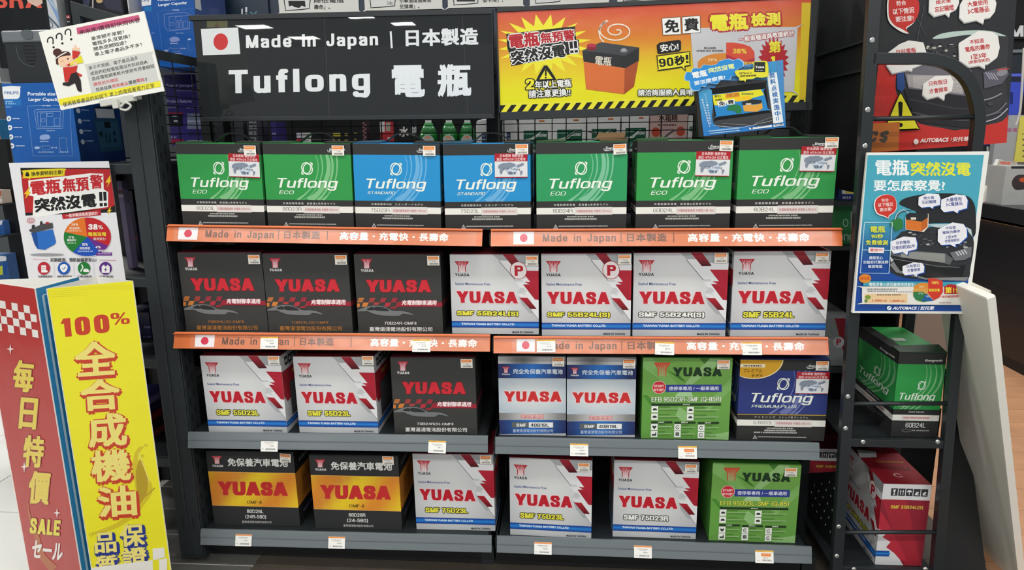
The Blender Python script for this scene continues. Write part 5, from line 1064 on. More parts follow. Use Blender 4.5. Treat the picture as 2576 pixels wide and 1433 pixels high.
fr = thing('bracket_frame', 'dark steel sloping bracket frame above the question card', 'bracket', (0, 0, 0)); p, q_, r1, r2 = at(175, 2, .25), at(330, 48, .25), at(200, 40, .25), at(285, 48, .25)
MB().prism([(p.x, p.z), (q_.x, q_.z), (q_.x, q_.z-.03), (r2.x, r2.z-.02), (r1.x, r1.z), (r1.x, r1.z-.08), (p.x, p.z-.13)], 'y', .25, .262).build('frame_plate', M_STEEL, fr, .001)
bx('frame_foot', M_STEELD, p.x, p.x+.012, .255, .47, r1.z-.14, r1.z-.12, fr)
# upper blue carton behind the side mesh
Yb = .47
def philips2(A):
    A.poly(catmull([(5, -60), (250, -70), (285, -60), (285, 70), (262, 95), (15, 118), (8, 110)], 2, True), '#e4e8ea'); A.text('~PHILIPS', 18, 2, 232, 34, '#5a6a9c', .2, rot=-2)
    A.poly([(150, 130), (300, 110), (305, 205), (170, 205)], '#1f72b4'); A.text('Portable size with', 405, -20, 520, 44, '#dfe8f2', .03, rot=-4); A.text('Larger Capacity', 415, 65, 520, 62, '#dfe8f2', .035, rot=-5)
    A.line([(630, 188), (400, 208), (500, 980)], 6, '#4a80c8'); A.line([(840, 172), (1080, 152), (1100, 300)], 6, '#4a80c8'); A.micro(660, 172, 140, 18, '#c8d8ee')
    for P in ([(520, 265), (560, 245), (900, 225), (990, 262), (985, 520), (600, 560), (540, 500)], [(610, 300), (980, 280), (975, 510), (620, 540)], [(730, 300), (840, 292), (838, 370), (735, 378)], [(865, 385), (945, 378), (950, 490), (865, 495)], [(735, 405), (780, 400), (785, 500), (740, 505)], [(800, 400), (850, 395), (855, 495), (805, 500)]): A.line(P+[P[0]], 7, '#8a9ad0')
    A.ring(668, 435, 32, 34, 6, '#8a9ad0'); A.micro(735, 590, 135, 14, '#a9b8e0'); A.poly(catmull([(625, 690), (720, 660), (795, 690), (790, 740), (660, 758), (630, 730)], 3, True), '#7f90c8'); A.micro(630, 775, 150, 14, '#a9b8e0'); A.ell(560, 915, 40, 24, '#8fa0d4'); A.line([(590, 910), (640, 850), (660, 880), (800, 870), (810, 920), (680, 925)], 6, '#8a9ad0'); A.micro(820, 860, 105, 26, '#8a9ad0'); A.micro(610, 955, 250, 18, '#a9b8e0'); A.rect(948, 695, 1008, 722, '#b9c8e8'); A.line([(950, 700), (965, 905), (1060, 900)], 5, '#6a90d0'); A.micro(300, 590, 55, 14, '#9fb8e0')
def philips2_side(S):
    S.grid([(0, 0), (100, 0), (100, 100), (0, 100)], 3, 3, lambda u, v: mixc('#46508c', '#3a6cb0', v)); S.rect(2, 10, 20, 36, '#dfe3e8'); S.micro(5, 42, 16, 4, '#a9b4d8'); S.micro(5, 49, 18, 4, '#a9b4d8', 1)
    S.text('Power high-wattage devices', 28, 40, 62, 9, '#a9b4dc', .02); S.text('up to 300W', 34, 56, 40, 14, '#c4cdea', .03)
goods('power_station_box', 'second blue power station carton, above and behind the side mesh', 'box', (348, -60), (505, 168), Yb, .21, '#1c56a4', philips2, (340, 0, 7.1667), philips2_side, top='#2a66ae')
# purple cartons
def purple(A):
    A.text('Super Jumper', 418, 211, 72, 9, '#a9a4c8', .02); A.text('Protection Jump Starter', 440, 225, 62, 6, '#8c88b0', .01); A.text('Product features', 420, 250, 62, 8, '#a9a4c8', .02); A.micro(420, 268, 26, 4, '#7c78a4'); A.micro(470, 268, 32, 5, '#7c78a4', 2)
    A.rect(421, 284, 460, 318, '#14151a'); A.rect(421, 283, 460, 286, '#a02434'); A.micro(434, 290, 16, 4, '#9c9cac'); A.rect(437, 302, 447, 307, '#9a9ca2'); A.rect(471, 285, 508, 324, '#6c7488'); A.rect(471, 303, 508, 307, '#9aa0ac'); A.rect(474, 328, 510, 342, '#2c2658'); A.rect(426, 350, 462, 362, '#8c1c3c'); A.rect(472, 352, 510, 358, '#8a9088'); A.micro(426, 343, 18, 4, '#9a94bc')
goods('purple_carton', 'purple carton with white feature lettering seen through the side mesh', 'box', (412, 188), (515, 365), .62, .2, '#352c6c', purple, (0, 0, 1), side=lambda S: S.bg('#2a2358'))
def purple2(A): A.text('Super', 362, 818, 24, 9, '#8a86b0', .02); [A.micro(360, 845+i*9, 30, 4, '#6a6890', i) for i in range(10)]
goods('dark_purple_carton', 'dark purple carton between the yellow column and the upright', 'box', (300, 785), (400, 990), .30, .15, '#1e1c44', purple2, (0, 0, 1), zbot=.62+FL+.0)
goods('dark_purple_carton', 'dark purple carton with a red band, half hidden right of the paper poster', 'box', (296, 480), (352, 640), .38, .1, '#17163a', lambda A: (A.text('Product features', 312, 503, 44, 6, '#6a6890', .01), A.rect(300, 592, 352, 604, '#6c1c2c'), A.micro(320, 545, 12, 4, '#8a8a9a')), (0, 0, 1), zbot=zs2+FL)
goods('photo_card', 'small lilac photo packet on the rack beside the paper poster', 'packet', (293, 455), (311, 500), .22, .03, '#a99cc4', lambda A: (A.rect(293, 478, 311, 486, '#8c5a5a'), A.rect(293, 490, 311, 496, '#dfd8e4')), (0, 0, 1), zbot=zs2+FL)
for i, (c, x, y) in enumerate((('#5a58a8', 385, 1150), ('#8a88c0', 392, 1190), ('#2c2a5c', 398, 1215), ('#8c2024', 405, 1245), ('#2c2c30', 415, 1270), ('#8c2430', 420, 1300))):
    a = at(x, y, .24)
    MB().hexa([(a.x-.08, .2, a.z-.012), (a.x+.03, .2, a.z-.016), (a.x+.03, .32, a.z-.016), (a.x-.08, .32, a.z-.012), (a.x-.08, .2, a.z+.008), (a.x+.03, .2, a.z+.004), (a.x+.03, .32, a.z+.006), (a.x-.08, .32, a.z+.012)])
    o = MB().box(-.06, .03, 0, .12, 0, .024).build('soft_packet', plain(c, .2), None, .008); o.location = (a.x-.02, .2, .3+FL+i*.0 if False else .0); o.location.z = .301+FL+.026*(5-i) if i < 6 else 0
    tag(o, ['shiny lilac packet, topmost of the packets behind the upright', 'pale lilac packet second from the top of the small pile', 'dark blue packet in the middle of the small pile', 'red packet under the dark blue one in the pile', 'black packet second from the bottom of the pile', 'dark red packet at the bottom of the small pile'][i], 'packet', 'packets behind the left upright')
# goods at the far left edge
ST2 = thing('hanging_display', 'dark display frame holding blue and white packs at the far left edge', 'display rack', (0, 0, FL)); a, b = at(-40, 430, .8), at(45, 720, .8)
bx('frame_panel', M_BLACK, a.x, b.x, .86, .88, 0, 1.3, ST2); bx('lower_ledge', M_STEELD, a.x, b.x, .7, .86, b.z-FL-.02, b.z-FL, ST2); zl2 = at(0, 590, .8).z; bx('middle_ledge', M_STEELD, a.x, b.x, .76, .86, zl2-FL-.006, zl2-FL, ST2)
bx('upper_ledge', M_STEELD, a.x, b.x, .76, .86, at(0, 512, .8).z-FL-.006, at(0, 512, .8).z-FL, ST2)
goods('blister_pack', 'blue and white pack on the upper hook at the far left edge', 'pack', (-25, 555), (13, 590), .80, .03, '#2c5a9c', lambda A: (A.poly([(-25, 555), (8, 552), (4, 565), (-20, 568)], '#d4d8dc'), A.rect(-20, 575, 0, 582, '#1c3f7c')), (0, 0, 1), zbot=zl2)
goods('blister_pack', 'blue, white and green pack on the lower ledge at the far left edge', 'pack', (-25, 640), (26, 706), .78, .05, '#33588c', lambda A: (A.poly([(-25, 640), (20, 645), (16, 655), (-20, 660)], '#cfd4d8'), A.poly([(-10, 672), (6, 668), (8, 690), (-8, 694)], '#b9c43c'), A.rect(8, 660, 18, 690, '#1f4a90')), (0, 0, 1), zbot=b.z)
goods('small_carton', 'small red and white carton at the far left edge above the blue packs', 'pack', (-25, 478), (7, 512), .80, .05, '#c9b8a8', lambda A: (A.rect(-25, 478, 7, 492, '#b85a48'), A.rect(-10, 500, 5, 508, '#e4e0dc')), (0, 0, 1), zbot=at(0, 512, .8).z)
for (c, y0, y1, lb) in (('#cfd0cc', 172, 205, 'white box with a red line at the left edge, beside the power station'), ('#3a8cc0', 300, 350, 'orange and blue box at the left edge, beside the blue carton')):
    goods('edge_box', lb, 'box', (-40, y0), (2, y1), .5, .1, c, lambda A: A.rect(-40, y0+2, 10, y0+6, '#a83c34') if y0 < 200 else A.rect(-40, y0+8, 10, y1, '#b87430'), (0, 0, 1))
# ------------------------------------------------------------------ aisle behind the mesh
BA = thing('rear_gondola', 'dark shelving behind the wire mesh carrying jugs and tins', 'shelving', (0, 0, FL))
Yr = .72; zr = at(1300, 385, Yr).z-FL
bx('shelf', M_STEELD, -.35, 1.62, Yr-.03, Yr+.42, zr-.02, zr, BA); bx('darkening_board', M_BLACK, -.35, 1.62, Yr+.42, Yr+.44, 0, 2.3, BA); bx('base', M_BLACK, -.35, 1.62, Yr, Yr+.42, 0, zr-.02, BA)  # black board at the rear is added only for darkness
for px in (1228, 1745): p = at(px, 330, Yr-.04); bx('upright', M_STEELD, p.x, p.x+.035, Yr-.05, Yr-.03, 0, 1.6, BA)
hb_ = at(700, 33, Yr); bx('header_panel', mat('navy_header', '#1b2c44', .4), -.25, 1.66, Yr, Yr+.02, hb_.z-FL-.12, hb_.z-FL+.32, BA)
zR = zr+FL
cl_ = 'info_card'
for i, (x0, x1, y1, pic) in enumerate(((703, 903, 34, 0), (918, 1113, 27, 1), (1127, 1316, 20, 2), (1333, 1532, 16, 3), (1553, 1790, 10, 4))):
    a, b = at(x0, y1, Yr-.004), at(x1, y1-5, Yr-.004); T = thing('info_card', ['white rounded card with an engine pictogram, leftmost above the black sign', 'white rounded card second from left above the black sign', 'white rounded card above the right end of the black sign', 'white rounded card above the yellow burst of the right sign', 'white rounded card at the right above the red sign'][i], 'sign', group='white rounded cards above the signs'); place(T, a, b); w_ = (b-a).length; h_ = .16
    MB().prism(catmull([(.004, .0), (w_-.004, 0), (w_, .004), (w_, h_-.004), (w_-.004, h_), (.004, h_), (0, h_-.004), (0, .004)], 2, True), 'y', .0004, .003).build('card', M_WHITE, T)
    A = art_on(T, w_, h_, 0, 0, 1); A.clip = False; bw = 62; xx = x0+14; yy = y1-6
    A.poly(catmull([(xx, yy-60), (xx+bw, yy-64), (xx+bw, yy-12), (xx+bw-5, yy-5), (xx+6, yy-1), (xx, yy-6)], 3, True), '#2a2c30'); A.poly(catmull([(xx+2, yy-60), (xx+bw-2, yy-64), (xx+bw-2, yy-12), (xx+bw-6, yy-7), (xx+7, yy-3), (xx+2, yy-7)], 3, True), '#e9e9e8')
    if pic == 0: A.poly([(xx+8, yy-26), (xx+50, yy-26), (xx+52, yy-10), (xx+42, yy-14), (xx+36, yy-8), (xx+24, yy-10), (xx+18, yy-14), (xx+10, yy-12)], '#1c1d20'); A.text('降低電瓶', xx+73, yy-31, 75, 11, '#3c3e40', .02, rot=-1); A.text('壽命」。', xx+73, yy-16, 40, 12, '#3c3e40', .02, rot=-1)
    elif pic == 1: A.text('油', xx+40, yy-18, 15, 10, '#6a6c70', .01); A.text('引擎溫度過高甚', xx+73, yy-24, 80, 10, '#3c3e40', .02, rot=-1); A.text('至損壞」。', xx+73, yy-10, 50, 11, '#3c3e40', .02, rot=-1)
    elif pic == 2: A.rect(xx+8, yy-26, xx+54, yy-10, '#2a2c30'); A.text('發卡滯」。', xx+73, yy-18, 52, 10, '#3c3e40', .02, rot=-1)
    A.build('printed_face', T, INK)
    for k in (.2, .8): MB().box(w_*k, w_*k+.01, .003, .0045, h_*.4, h_*.5).build('tape', M_WHITE, T)
hb2 = at(622, 33, Yr-.006); T = thing('lettered_strip', 'dark strip with a white exclamation mark beside the upper blue carton', 'sign', (hb2.x-.06, Yr-.012, hb2.z-.03)); bx('strip', mat('navy_strip', '#15293c', .4), 0, .14, .0004, .008, 0, .14, T)
A = art_on(T, .14, .14, 0, 0, 1); A.clip = False; A.rect(607, 22, 611, 40, '#dfe4e8'); A.rect(617, 18, 622, 31, '#dfe4e8'); A.rect(617, 34, 622, 39, '#dfe4e8'); A.curve([(628, 30), (640, 36), (645, 28)], 3, '#5a8ca0'); A.build('printed_face', T, INKG)
# jugs and tins
def jug(label, x0, x1, ytop, col, kind, Y=Yr, grp='jugs behind the wire mesh'):
    a, b = at(x0, 360, Y), at(x1, 360, Y); w_ = b.x-a.x; z1 = at((x0+x1)/2, ytop, Y).z; h_ = z1-zR; T = thing('fluid_jug' if kind != 'bottle' else 'coolant_bottle', label, 'jug' if kind != 'bottle' else 'bottle', (a.x, Y, zR), group=grp)
    if kind == 'bottle':
        m_ = mat('green_coolant_'+str(x0), '#1e7a32', .2, 0, spec=.7); rr = w_/2
        MB().tube([(rr, rr, 0), (rr, rr, h_*.55), (rr, rr, h_*.62)], [rr, rr, rr*.96], 14).build('body', m_, T, smooth=True)
        MB().tube([(rr, rr, h_*.62), (rr, rr, h_*.80), (rr, rr, h_*.93)], [rr*.94, rr*.66, rr*.42], 14).build('clear_shoulder', mat('clear_shoulder_'+str(x0), '#4f9a5e', .15), T, smooth=True)
        MB().tube([(rr, rr, h_*.93), (rr, rr, h_)], rr*.34, 10).build('cap', plain('#e4e6e4', .4), T)
        A = Art([(0, 0), (100, 100)], w_*.62, h_*.38); A.clip = False; A.ell(50, 50, 58, 52, '#b9c0bc'); A.micro(25, 42, 50, 8, '#5a6a60'); A.rect(30, 8, 70, 26, '#e09a70'); o = A.build('label', T, INKG); o.location = (w_*.22, -.001, h_*.18)
    else:
        P = [(0, 0), (w_, 0), (w_, h_*.78), (w_*.80, h_*.98), (w_*.72, h_), (w_*.30, h_), (w_*.05, h_*.96), (0, h_*.8)] if kind == 'jug' else [(0, 0), (w_, 0), (w_, h_*.9), (w_*.86, h_), (0, h_)]
        MB().prism(P, 'y', 0, .10).build('body', plain(col, .35), T, .004)
        if kind == 'tin':
            A = Art([(0, 0), (280, 160)], w_*.74, h_*.52); A.bg('#1f5a44'); A.poly([(0, 75), (90, 60), (200, 10), (215, 10), (120, 75), (0, 95)], '#cfdcd4'); A.micro(10, 22, 110, 10, '#9cc0ae', 1); A.text('~cooler', 150, 22, 120, 30, '#e4ece8', .2); A.poly([(20, 160), (50, 110), (110, 100), (180, 160)], '#4a8474'); A.curve([(60, 150), (110, 120), (170, 130), (240, 90)], 8, '#b5ccc0')
            o = A.build('label', T, INKG); o.location = (w_*.14, -.0012, h_*.08); bx('price_sticker', plain('#d87a4a', .5), w_*.62, w_*.78, -.0012, .001, h_*.83, h_*.87, T)
        else:
            A = Art([(0, 0), (50, 50)], w_*.24, h_*.4); A.bg('#2b3c58'); A.micro(8, 8, 30, 5, '#9cb0cc'); A.rect(6, 20, 44, 28, '#8a9cb4'); o = A.build('label', T, INKG); o.location = (w_*.3, -.0012, h_*.2); MB().tube([(w_*.45, .05, h_), (w_*.45, .05, h_+.02)], .014, 10).build('cap', plain('#d8dad8', .4), T)
    return T
for i, (x0, x1) in enumerate(((1052, 1098), (1104, 1150), (1152, 1196))): jug(['green coolant bottle, leftmost of three behind the mesh', 'green coolant bottle, middle of three behind the mesh', 'green coolant bottle, rightmost of three behind the mesh'][i], x0, x1, 302, '', 'bottle')
jug('white jug with a small navy label just right of the green bottles', 1198, 1246, 300, '#e2e4e4', 'jug'); jug('white jug with a sloping shoulder left of the green-labelled tins', 1264, 1302, 296, '#d9dcdb', 'jug')
for i, (x0, x1) in enumerate(((1306, 1388), (1390, 1474), (1477, 1560), (1563, 1632))): jug(['white tin with green label, leftmost of four behind the mesh', 'white tin with green label, second of four behind the mesh', 'white tin with green label, third of four behind the mesh', 'white tin with green label next to the pink box'][i], x0, x1, 290-i*3, '#e4e6e4', 'tin')
goods('pink_carton', 'pink carton with dark characters and two orange discs behind the mesh', 'box', (1636, 286), (1728, 385), Yr, .1, '#d3b3ad', lambda A: (A.text('水箱精', 1657, 288, 48, 17, '#3c2c2c', .03), A.micro(1655, 312, 50, 5, '#7a5a58'), A.text('COOLANT', 1665, 320, 32, 6, '#b88c88'), A.ell(1650, 332, 11, 12, '#c8543c'), A.ell(1712, 330, 11, 12, '#c8543c'), A.ell(1680, 352, 24, 14, '#d8c8c4')), (0, 0, 1), zbot=zR)
goods('white_carton', 'narrow white carton at the right end of the tins behind the mesh', 'box', (1730, 290), (1744, 385), Yr, .1, '#dfe0de', lambda A: A.rect(1734, 318, 1742, 330, '#4a7a5c'), (0, 0, 1), zbot=zR)
def wiper(A): A.rect(730, 0, 742, 400, '#c9ccd4')
for i in range(3):
    y0 = 315+i*18.5; a = at(736, y0, Yr-.01); b = at(912, y0+15, Yr-.01); z0_ = zR+.0012+(2-i)*.0225
    T = thing('wiper_box', ['long black box with white and yellow bands, top of the pile behind the mesh', 'long black box with white and yellow bands, middle of the pile behind the mesh', 'long black box with white and yellow bands, bottom of the pile behind the mesh'][i], 'box', (a.x, Yr+.02, z0_+.016), group='long boxes piled behind the mesh')
    w_, h_ = b.x-a.x, .0205; bx('box_body', plain('#1d1f21', .35), 0, w_, .0004, .06, 0, h_, T, .001); A = Art([(0, 0), (176, 18)], w_, h_); A.bg('#1f2123'); A.rect(0, 1, 12, 17, '#c83c44' if i else '#d8d0e0'); A.rect(14, 1, 38, 17, '#d4d6d4'); A.micro(17, 5, 18, 4, '#8a8c8c', i); A.rect(94, 4, 113, 14, '#c9b840'); A.micro(96, 7, 14, 4, '#5a5430', i); A.rect(124, 4, 132, 13, '#8c8448'); A.rect(148, 2, 156, 8, '#7a6c3c'); A.line([(40, 3), (112, 3)], 1.5, '#6a6c70'); A.build('front_print', T, INKG)
bx_ = goods('box_stand', 'low black tray carrying the pile of long boxes', 'tray', (728, 378), (915, 384), Yr+.015, .08, '#15171a', None, zbot=zR)
goods('dark_carton', 'black carton with silver block letters behind the mesh, far left', 'box', (515, 292), (548, 385), Yr, .1, '#1c1d22', lambda A: (A.text('tt', 524, 318, 18, 14, '#9a9c9e', .02), A.text('Hop', 522, 334, 22, 12, '#b5b7b8', .02)), (0, 0, 1), zbot=zR)
goods('grey_carton', 'slate grey carton behind the mesh next to the silver-lettered one', 'box', (585, 300), (618, 385), Yr+.05, .1, '#3e4048', None, zbot=zR)
goods('grey_carton', 'grey carton covered in stacked white figures behind the mesh', 'box', (620, 296), (652, 385), Yr, .1, '#4a4a52', lambda A: [A.text('82', 626, 300+i*15, 20, 10, '#a9abad', .03) for i in range(5)], (0, 0, 1), zbot=zR)
goods('violet_carton', 'slim violet carton behind the mesh right of the white figures', 'box', (680, 306), (698, 385), Yr+.02, .1, '#3c3478', lambda A: A.micro(684, 334, 10, 4, '#a8a4d0'), (0, 0, 1), zbot=zR)
goods('speckled_pack', 'pink speckled slim pack behind the mesh', 'pack', (911, 306), (926, 385), Yr, .04, '#3c3034', lambda A: [A.ell(914+(i*5) % 10, 310+i*5, 3, 2.4, '#a06a6c', 8) for i in range(14)], (0, 0, 1), zbot=zR)
goods('red_white_pack', 'small red and white pack behind the mesh left of the water sign', 'pack', (955, 306), (985, 352), Yr, .04, '#b83038', lambda A: (A.rect(955, 306, 968, 332, '#d4d4d6'), A.rect(971, 308, 982, 330, '#a9a498'), A.rect(975, 345, 984, 352, '#e0d4cc')), (0, 0, 1), zbot=zR)
goods('shelf_sign', 'dark sign with a white character for water behind the mesh', 'sign', (1000, 300), (1050, 385), Yr+.06, .01, '#26292c', lambda A: (A.text('水', 1004, 318, 24, 26, '#e4e6e6', .04), A.text('箱', 1033, 318, 20, 24, '#c4c8c8', .03)), (0, 0, 1), zbot=zR)
c_ = at(1016, 358, Yr); o = MB().tube([(0, 0, 0), (0, 0, .03)], .024, 16).build('yellow_tub', plain('#d2c02c', .4)); o.location = (c_.x, Yr+.0, zR+.001); tag(o, 'round yellow tub on the rear shelf in front of the water sign', 'tub')
# ------------------------------------------------------------------ right-hand display rack
RY = -.04
def ext(p, q, z):   # point on the line p->q at height z
    t = (z-p.z)/(q.z-p.z); return p+(q-p)*t
RK = thing('display_rack', 'black steel ladder rack with a rounded top bar and silver screws', 'rack', (0, 0, 0))
p, q = at(2198, 0, RY), at(2103, 1433, RY); lt, lb = ext(p, q, 1.80), ext(p, q, FL)
prof = [(-.0135, -.011), (-.0135, .011), (.0135, .011), (.0135, -.011)]
MB().sweep([lb, lt], prof).build('front_post', M_RACK, RK, .0015)
crv = [at(x, y, RY) for x, y in catmull([(2192, 148), (2280, 148), (2335, 149), (2395, 166), (2440, 212), (2460, 290), (2452, 380)], 6)]
p, q = at(2410, 800, RY), at(2354, 1433, RY); rb = ext(p, q, FL)
MB().sweep(crv+[at(2410, 800, RY), rb], [(-.0125, -.011), (-.0125, .011), (.0125, .011), (.0125, -.011)]).build('round_top_bar', M_RACK, RK, .001)
DZ = Vector((0, .285, 0))
MB().sweep([lb+DZ, ext(lt, lb, 1.15)+DZ], prof).build('rear_post', M_RACK, RK, .0015)
MB().sweep([rb+DZ, rb+DZ+Vector((-.01, 0, 1.0))], prof).build('rear_post', M_RACK, RK, .0015)
for (x0, y0, x1, y1) in ((2192, 299, 2452, 294), (2136, 1015, 2392, 1014), (2112, 1338, 2358, 1338)):
    MB().tube([at(x0, y0, RY-.004), at(x1, y1, RY-.004)], .0056, 10).build('rung', M_RACK, RK, smooth=True)
RSH = []
for (y0, y1, x0, x1) in ((1101, 1120, 2133, 2376), (1421, 1446, 2106, 2352)):
    a, b = at(x0, y0, RY), at(x1, y0, RY); c = at(x0, y1, RY); z1 = a.z; z0 = c.z; xl_, xr_ = min(a.x, c.x), b.x
    s_ = bx('shelf_edge', M_RACK, xl_, xr_, RY-.008, RY+.006, z0, z1, RK, .001); bx('shelf_plate', M_STEELD, xl_, xr_+.01, RY+.006, RY+.30, z0+.004, z0+.010, s_)
    RSH.append(z0+.010)
bx('darkening_plate', M_BLACK, 1.985, 2.215, .250, .254, FL+.01, RSH[0]-.02, RK)  # black plate added so the lower bay looks dark behind the carton
for (x, y) in ((2194, 101), (2183, 276), (2176, 367), (2133, 997), (2127, 1077), (2110, 1324), (2105, 1398), (2171, 1111), (2359, 1111), (2148, 1431), (2328, 1431)):
    c = at(x, y, RY-.0115); s_ = MB().tube([(c.x, c.y+.002, c.z), (c.x, c.y-.0008, c.z), (c.x, c.y-.0024, c.z)], [.0062, .0062, .0038], 14).build('screw', M_SCREW, RK, smooth=False)
# cartons on the rack
def end_carton(kind, tl, tr, br, bl, Y, depth, label, z0=None, yaw=0):
    a, b, c, d = at(*tl, Y), at(*tr, Y), at(*br, Y), at(*bl, Y); x0 = (a.x+d.x)/2; w_ = (b.x+c.x)/2-x0; zz = (c.z+d.z)/2 if z0 is None else z0; h_ = (a.z+b.z)/2-zz
    T = thing('battery_carton', label, 'carton', (x0, Y, zz), (0, 0, yaw), 'car battery cartons on the ladder rack')
    if kind == 'tuf':
        bx('carton_body', plain('#2c2e2d', .6), 0, w_, .0006, depth, 0, h_, T, .0012); tuf_side(w_, h_, GREEN, PALEG, True).build('end_print', T)
        o = tuf_side(depth, h_, GREEN, PALEG).build('side_print', T); bx('carton_top', plain(GREEN, .5), w_*.25, w_, .002, depth, h_, h_+.0015, T); bx('carton_top', plain('#232524', .5), 0, w_*.25, .002, depth, h_, h_+.0016, T)
        MB().hexa([(.0, 0, h_+.001), (w_, 0, h_+.001), (w_, .045, h_+.002), (0, .045, h_+.002), (0, 0, h_+.003), (w_, 0, h_+.003), (w_, .045, h_+.011), (0, .045, h_+.006)]).build('carton_flap', plain('#1f3a26', .6), T)
        MB().box(w_*.28, w_*.55, .10, .125, h_+.002, h_+.0035).build('barcode_sticker', plain('#c4c8c4', .5), T)
    else:
        bx('carton_body', plain('#b9bcbe', .6), 0, w_, .0006, depth, 0, h_, T, .0012); silver_side(w_, h_).build('end_print', T)
        o = silver_front(depth, h_, 'SMF 55B24L(S)', P=True).build('side_print', T); tp = Art([(0, 0), (100, 200)], w_, depth); tp.bg('#8c1c28'); tp.poly([(0, 0), (55, 0), (20, 60), (0, 60)], '#4c1018'); tp.poly([(10, 30), (50, 40), (40, 70), (0, 75)], '#c9ccce')
        tp.text('~YUASA', 38, 120, 50, 18, '#5a1018', .22, rot=0); tp.ring(48, 160, 8, 8, 3, '#c9a0a0', 20, 340); tp.text('SEALED MAINTENANCE', 30, 90, 60, 7, '#b8902c', .03)
        t_ = tp.build('top_print', T); t_.rotation_euler = (R(-90), 0, 0); t_.location = (0, .0005, h_+.0003); t_.rotation_euler = (R(-90), 0, 0)
        # the sheet's local z (0..depth) lies along +Y
    o.rotation_euler = (0, 0, R(-90)); o.location = (-.0002, depth, 0)
    return T
end_carton('tuf', (2257.5, 889), (2377, 887), (2363.6, 1086), (2244.7, 1094.5), 0, .245, 'green and black carton seen end-on on the middle shelf of the ladder rack', RSH[0]+.0008)
end_carton('silver', (2221, 1217.6), (2339.6, 1217.6), (2323.6, 1411), (2202.8, 1409), 0, .245, 'red carton with white icon band seen end-on, lowest on the ladder rack', RSH[1]+.0008)
# blue poster clipped on the rack
B, w_, h_ = hang('framed_poster', 'blue and white framed poster about sudden battery failure on the ladder rack', 'poster', (2144, 787), (2435, 789), (2175, 384), -.075)
bx('frame_board', M_WHITE, 0, w_, .0004, .010, 0, h_, B, .001)
A = art_on(B, w_, h_, 2050, 380, 3.257); A.bg('#e9eae4')
a, b, c, d = A.q; iq = [(432, 32), (1385, 30), (1225, 1312), (325, 1310)]
A.grid(iq, 1, 10, lambda u, v: mixc('#4aa6bb', '#4aa6bb', 0) if v < .4 else mixc('#4aa6bb', '#1c4c9e', (v-.4)/.25))
A.text('電瓶', 496, 70, 275, 130, '#eef4f2', .035); A.text('突然沒電', 785, 88, 492, 115, '#e4e43c', .035); A.text('要怎麼察覺?', 482, 235, 585, 92, '#eef4f2', .03)
# car with the bonnet up
A.poly(catmull([(690, 430), (740, 385), (900, 352), (1100, 345), (1240, 365), (1300, 420), (1318, 520), (1305, 700), (1180, 600), (1000, 590), (860, 590), (830, 500), (740, 460)], 4, True), '#26292b')
A.poly(catmull([(690, 680), (760, 650), (1200, 600), (1290, 700), (1300, 800), (1275, 950), (1250, 1050), (1100, 1060), (800, 1045), (640, 1005), (608, 930), (620, 780)], 4, True), '#2f3234')
A.poly([(905, 600), (1180, 595), (1280, 640), (1290, 700), (1240, 640), (1000, 625)], '#bcd0d2'); 
r_ = random.Random(11)
for i in range(70): x, y = 700+r_.random()*540, 660+r_.random()*130; A.ell(x, y, 5+r_.random()*18, 3+r_.random()*8, ('#55585a', '#1c1d1f', '#8a8c8e', '#3c3e40', '#b9bcb8')[i % 5], 8)
A.poly([(620, 800), (800, 812), (1060, 835), (1130, 880), (1100, 930), (1050, 915), (700, 868), (620, 850)], '#5c5f60'); A.poly([(700, 818), (1062, 838), (1062, 912), (700, 868)], '#8b8c88')
for i in range(7): A.line([(705, 824+i*6.5), (1060, 845+i*9)], 1.6, '#a9aaa6')
A.poly([(1100, 830), (1280, 780), (1275, 860), (1220, 890), (1140, 895)], '#6c6f72'); [A.line([(1150+i*22, 822-i*6), (1175+i*22, 856-i*6)], 9, '#c9ccd0') for i in range(4)]
A.poly([(640, 870), (1100, 950), (1230, 930), (1200, 1040), (900, 1030), (680, 960)], '#1a1b1d'); A.poly([(608, 930), (660, 990), (900, 1050), (1240, 1060), (1250, 1030), (900, 1035), (690, 975), (640, 900)], '#7c7f80')
A.line([(640, 880), (1000, 940), (1180, 950)], 6, '#6c6f72'); A.poly([(612, 860), (640, 890), (620, 910)], '#c9ccce')
def bubble(A, P, tail, col, edge, e=8, dx=0, dy=6):
    A.poly([(x+dx, y+dy) for x, y in P], edge); A.poly([(x+dx, y+dy) for x, y in tail], edge); A.poly(P, col); A.poly(tail, col)
NV = '#2c3f8e'
bubble(A, [(845, 375), (920, 345), (1010, 352), (1022, 385), (1018, 440), (960, 452), (868, 462), (842, 440)], [(930, 450), (970, 448), (958, 470)], '#ecebf0', '#1c4c9e', dx=7, dy=7); A.text('熄火後', 884, 370, 88, 26, NV, .02, rot=-3); A.text('忘記關燈', 870, 404, 118, 28, NV, .02, rot=-3)
bubble(A, [(1030, 395), (1150, 352), (1225, 362), (1245, 400), (1240, 465), (1190, 480), (1050, 498), (1025, 470)], [(1130, 488), (1175, 480), (1160, 508)], '#ecebf0', '#1c4c9e', dx=9, dy=7); A.text('大量使用', 1066, 385, 128, 32, NV, .02, rot=-6); A.text('3C電器品', 1066, 424, 135, 30, NV, .02, rot=-6)
bubble(A, [(1002, 640), (1120, 582), (1210, 595), (1238, 635), (1240, 700), (1180, 755), (1030, 768), (1000, 735)], [(1100, 762), (1145, 755), (1145, 785)], '#ecebf0', '#1c4c9e', dx=9, dy=7)
for t, x, y, w2 in (('不知道', 1062, 618, 85), ('電瓶的壽命', 1038, 655, 145), ('1至3年', 1068, 692, 90), ('依使用狀況', 1058, 724, 118)): A.text(t, x, y, w2, 24, NV, .02, rot=-6)
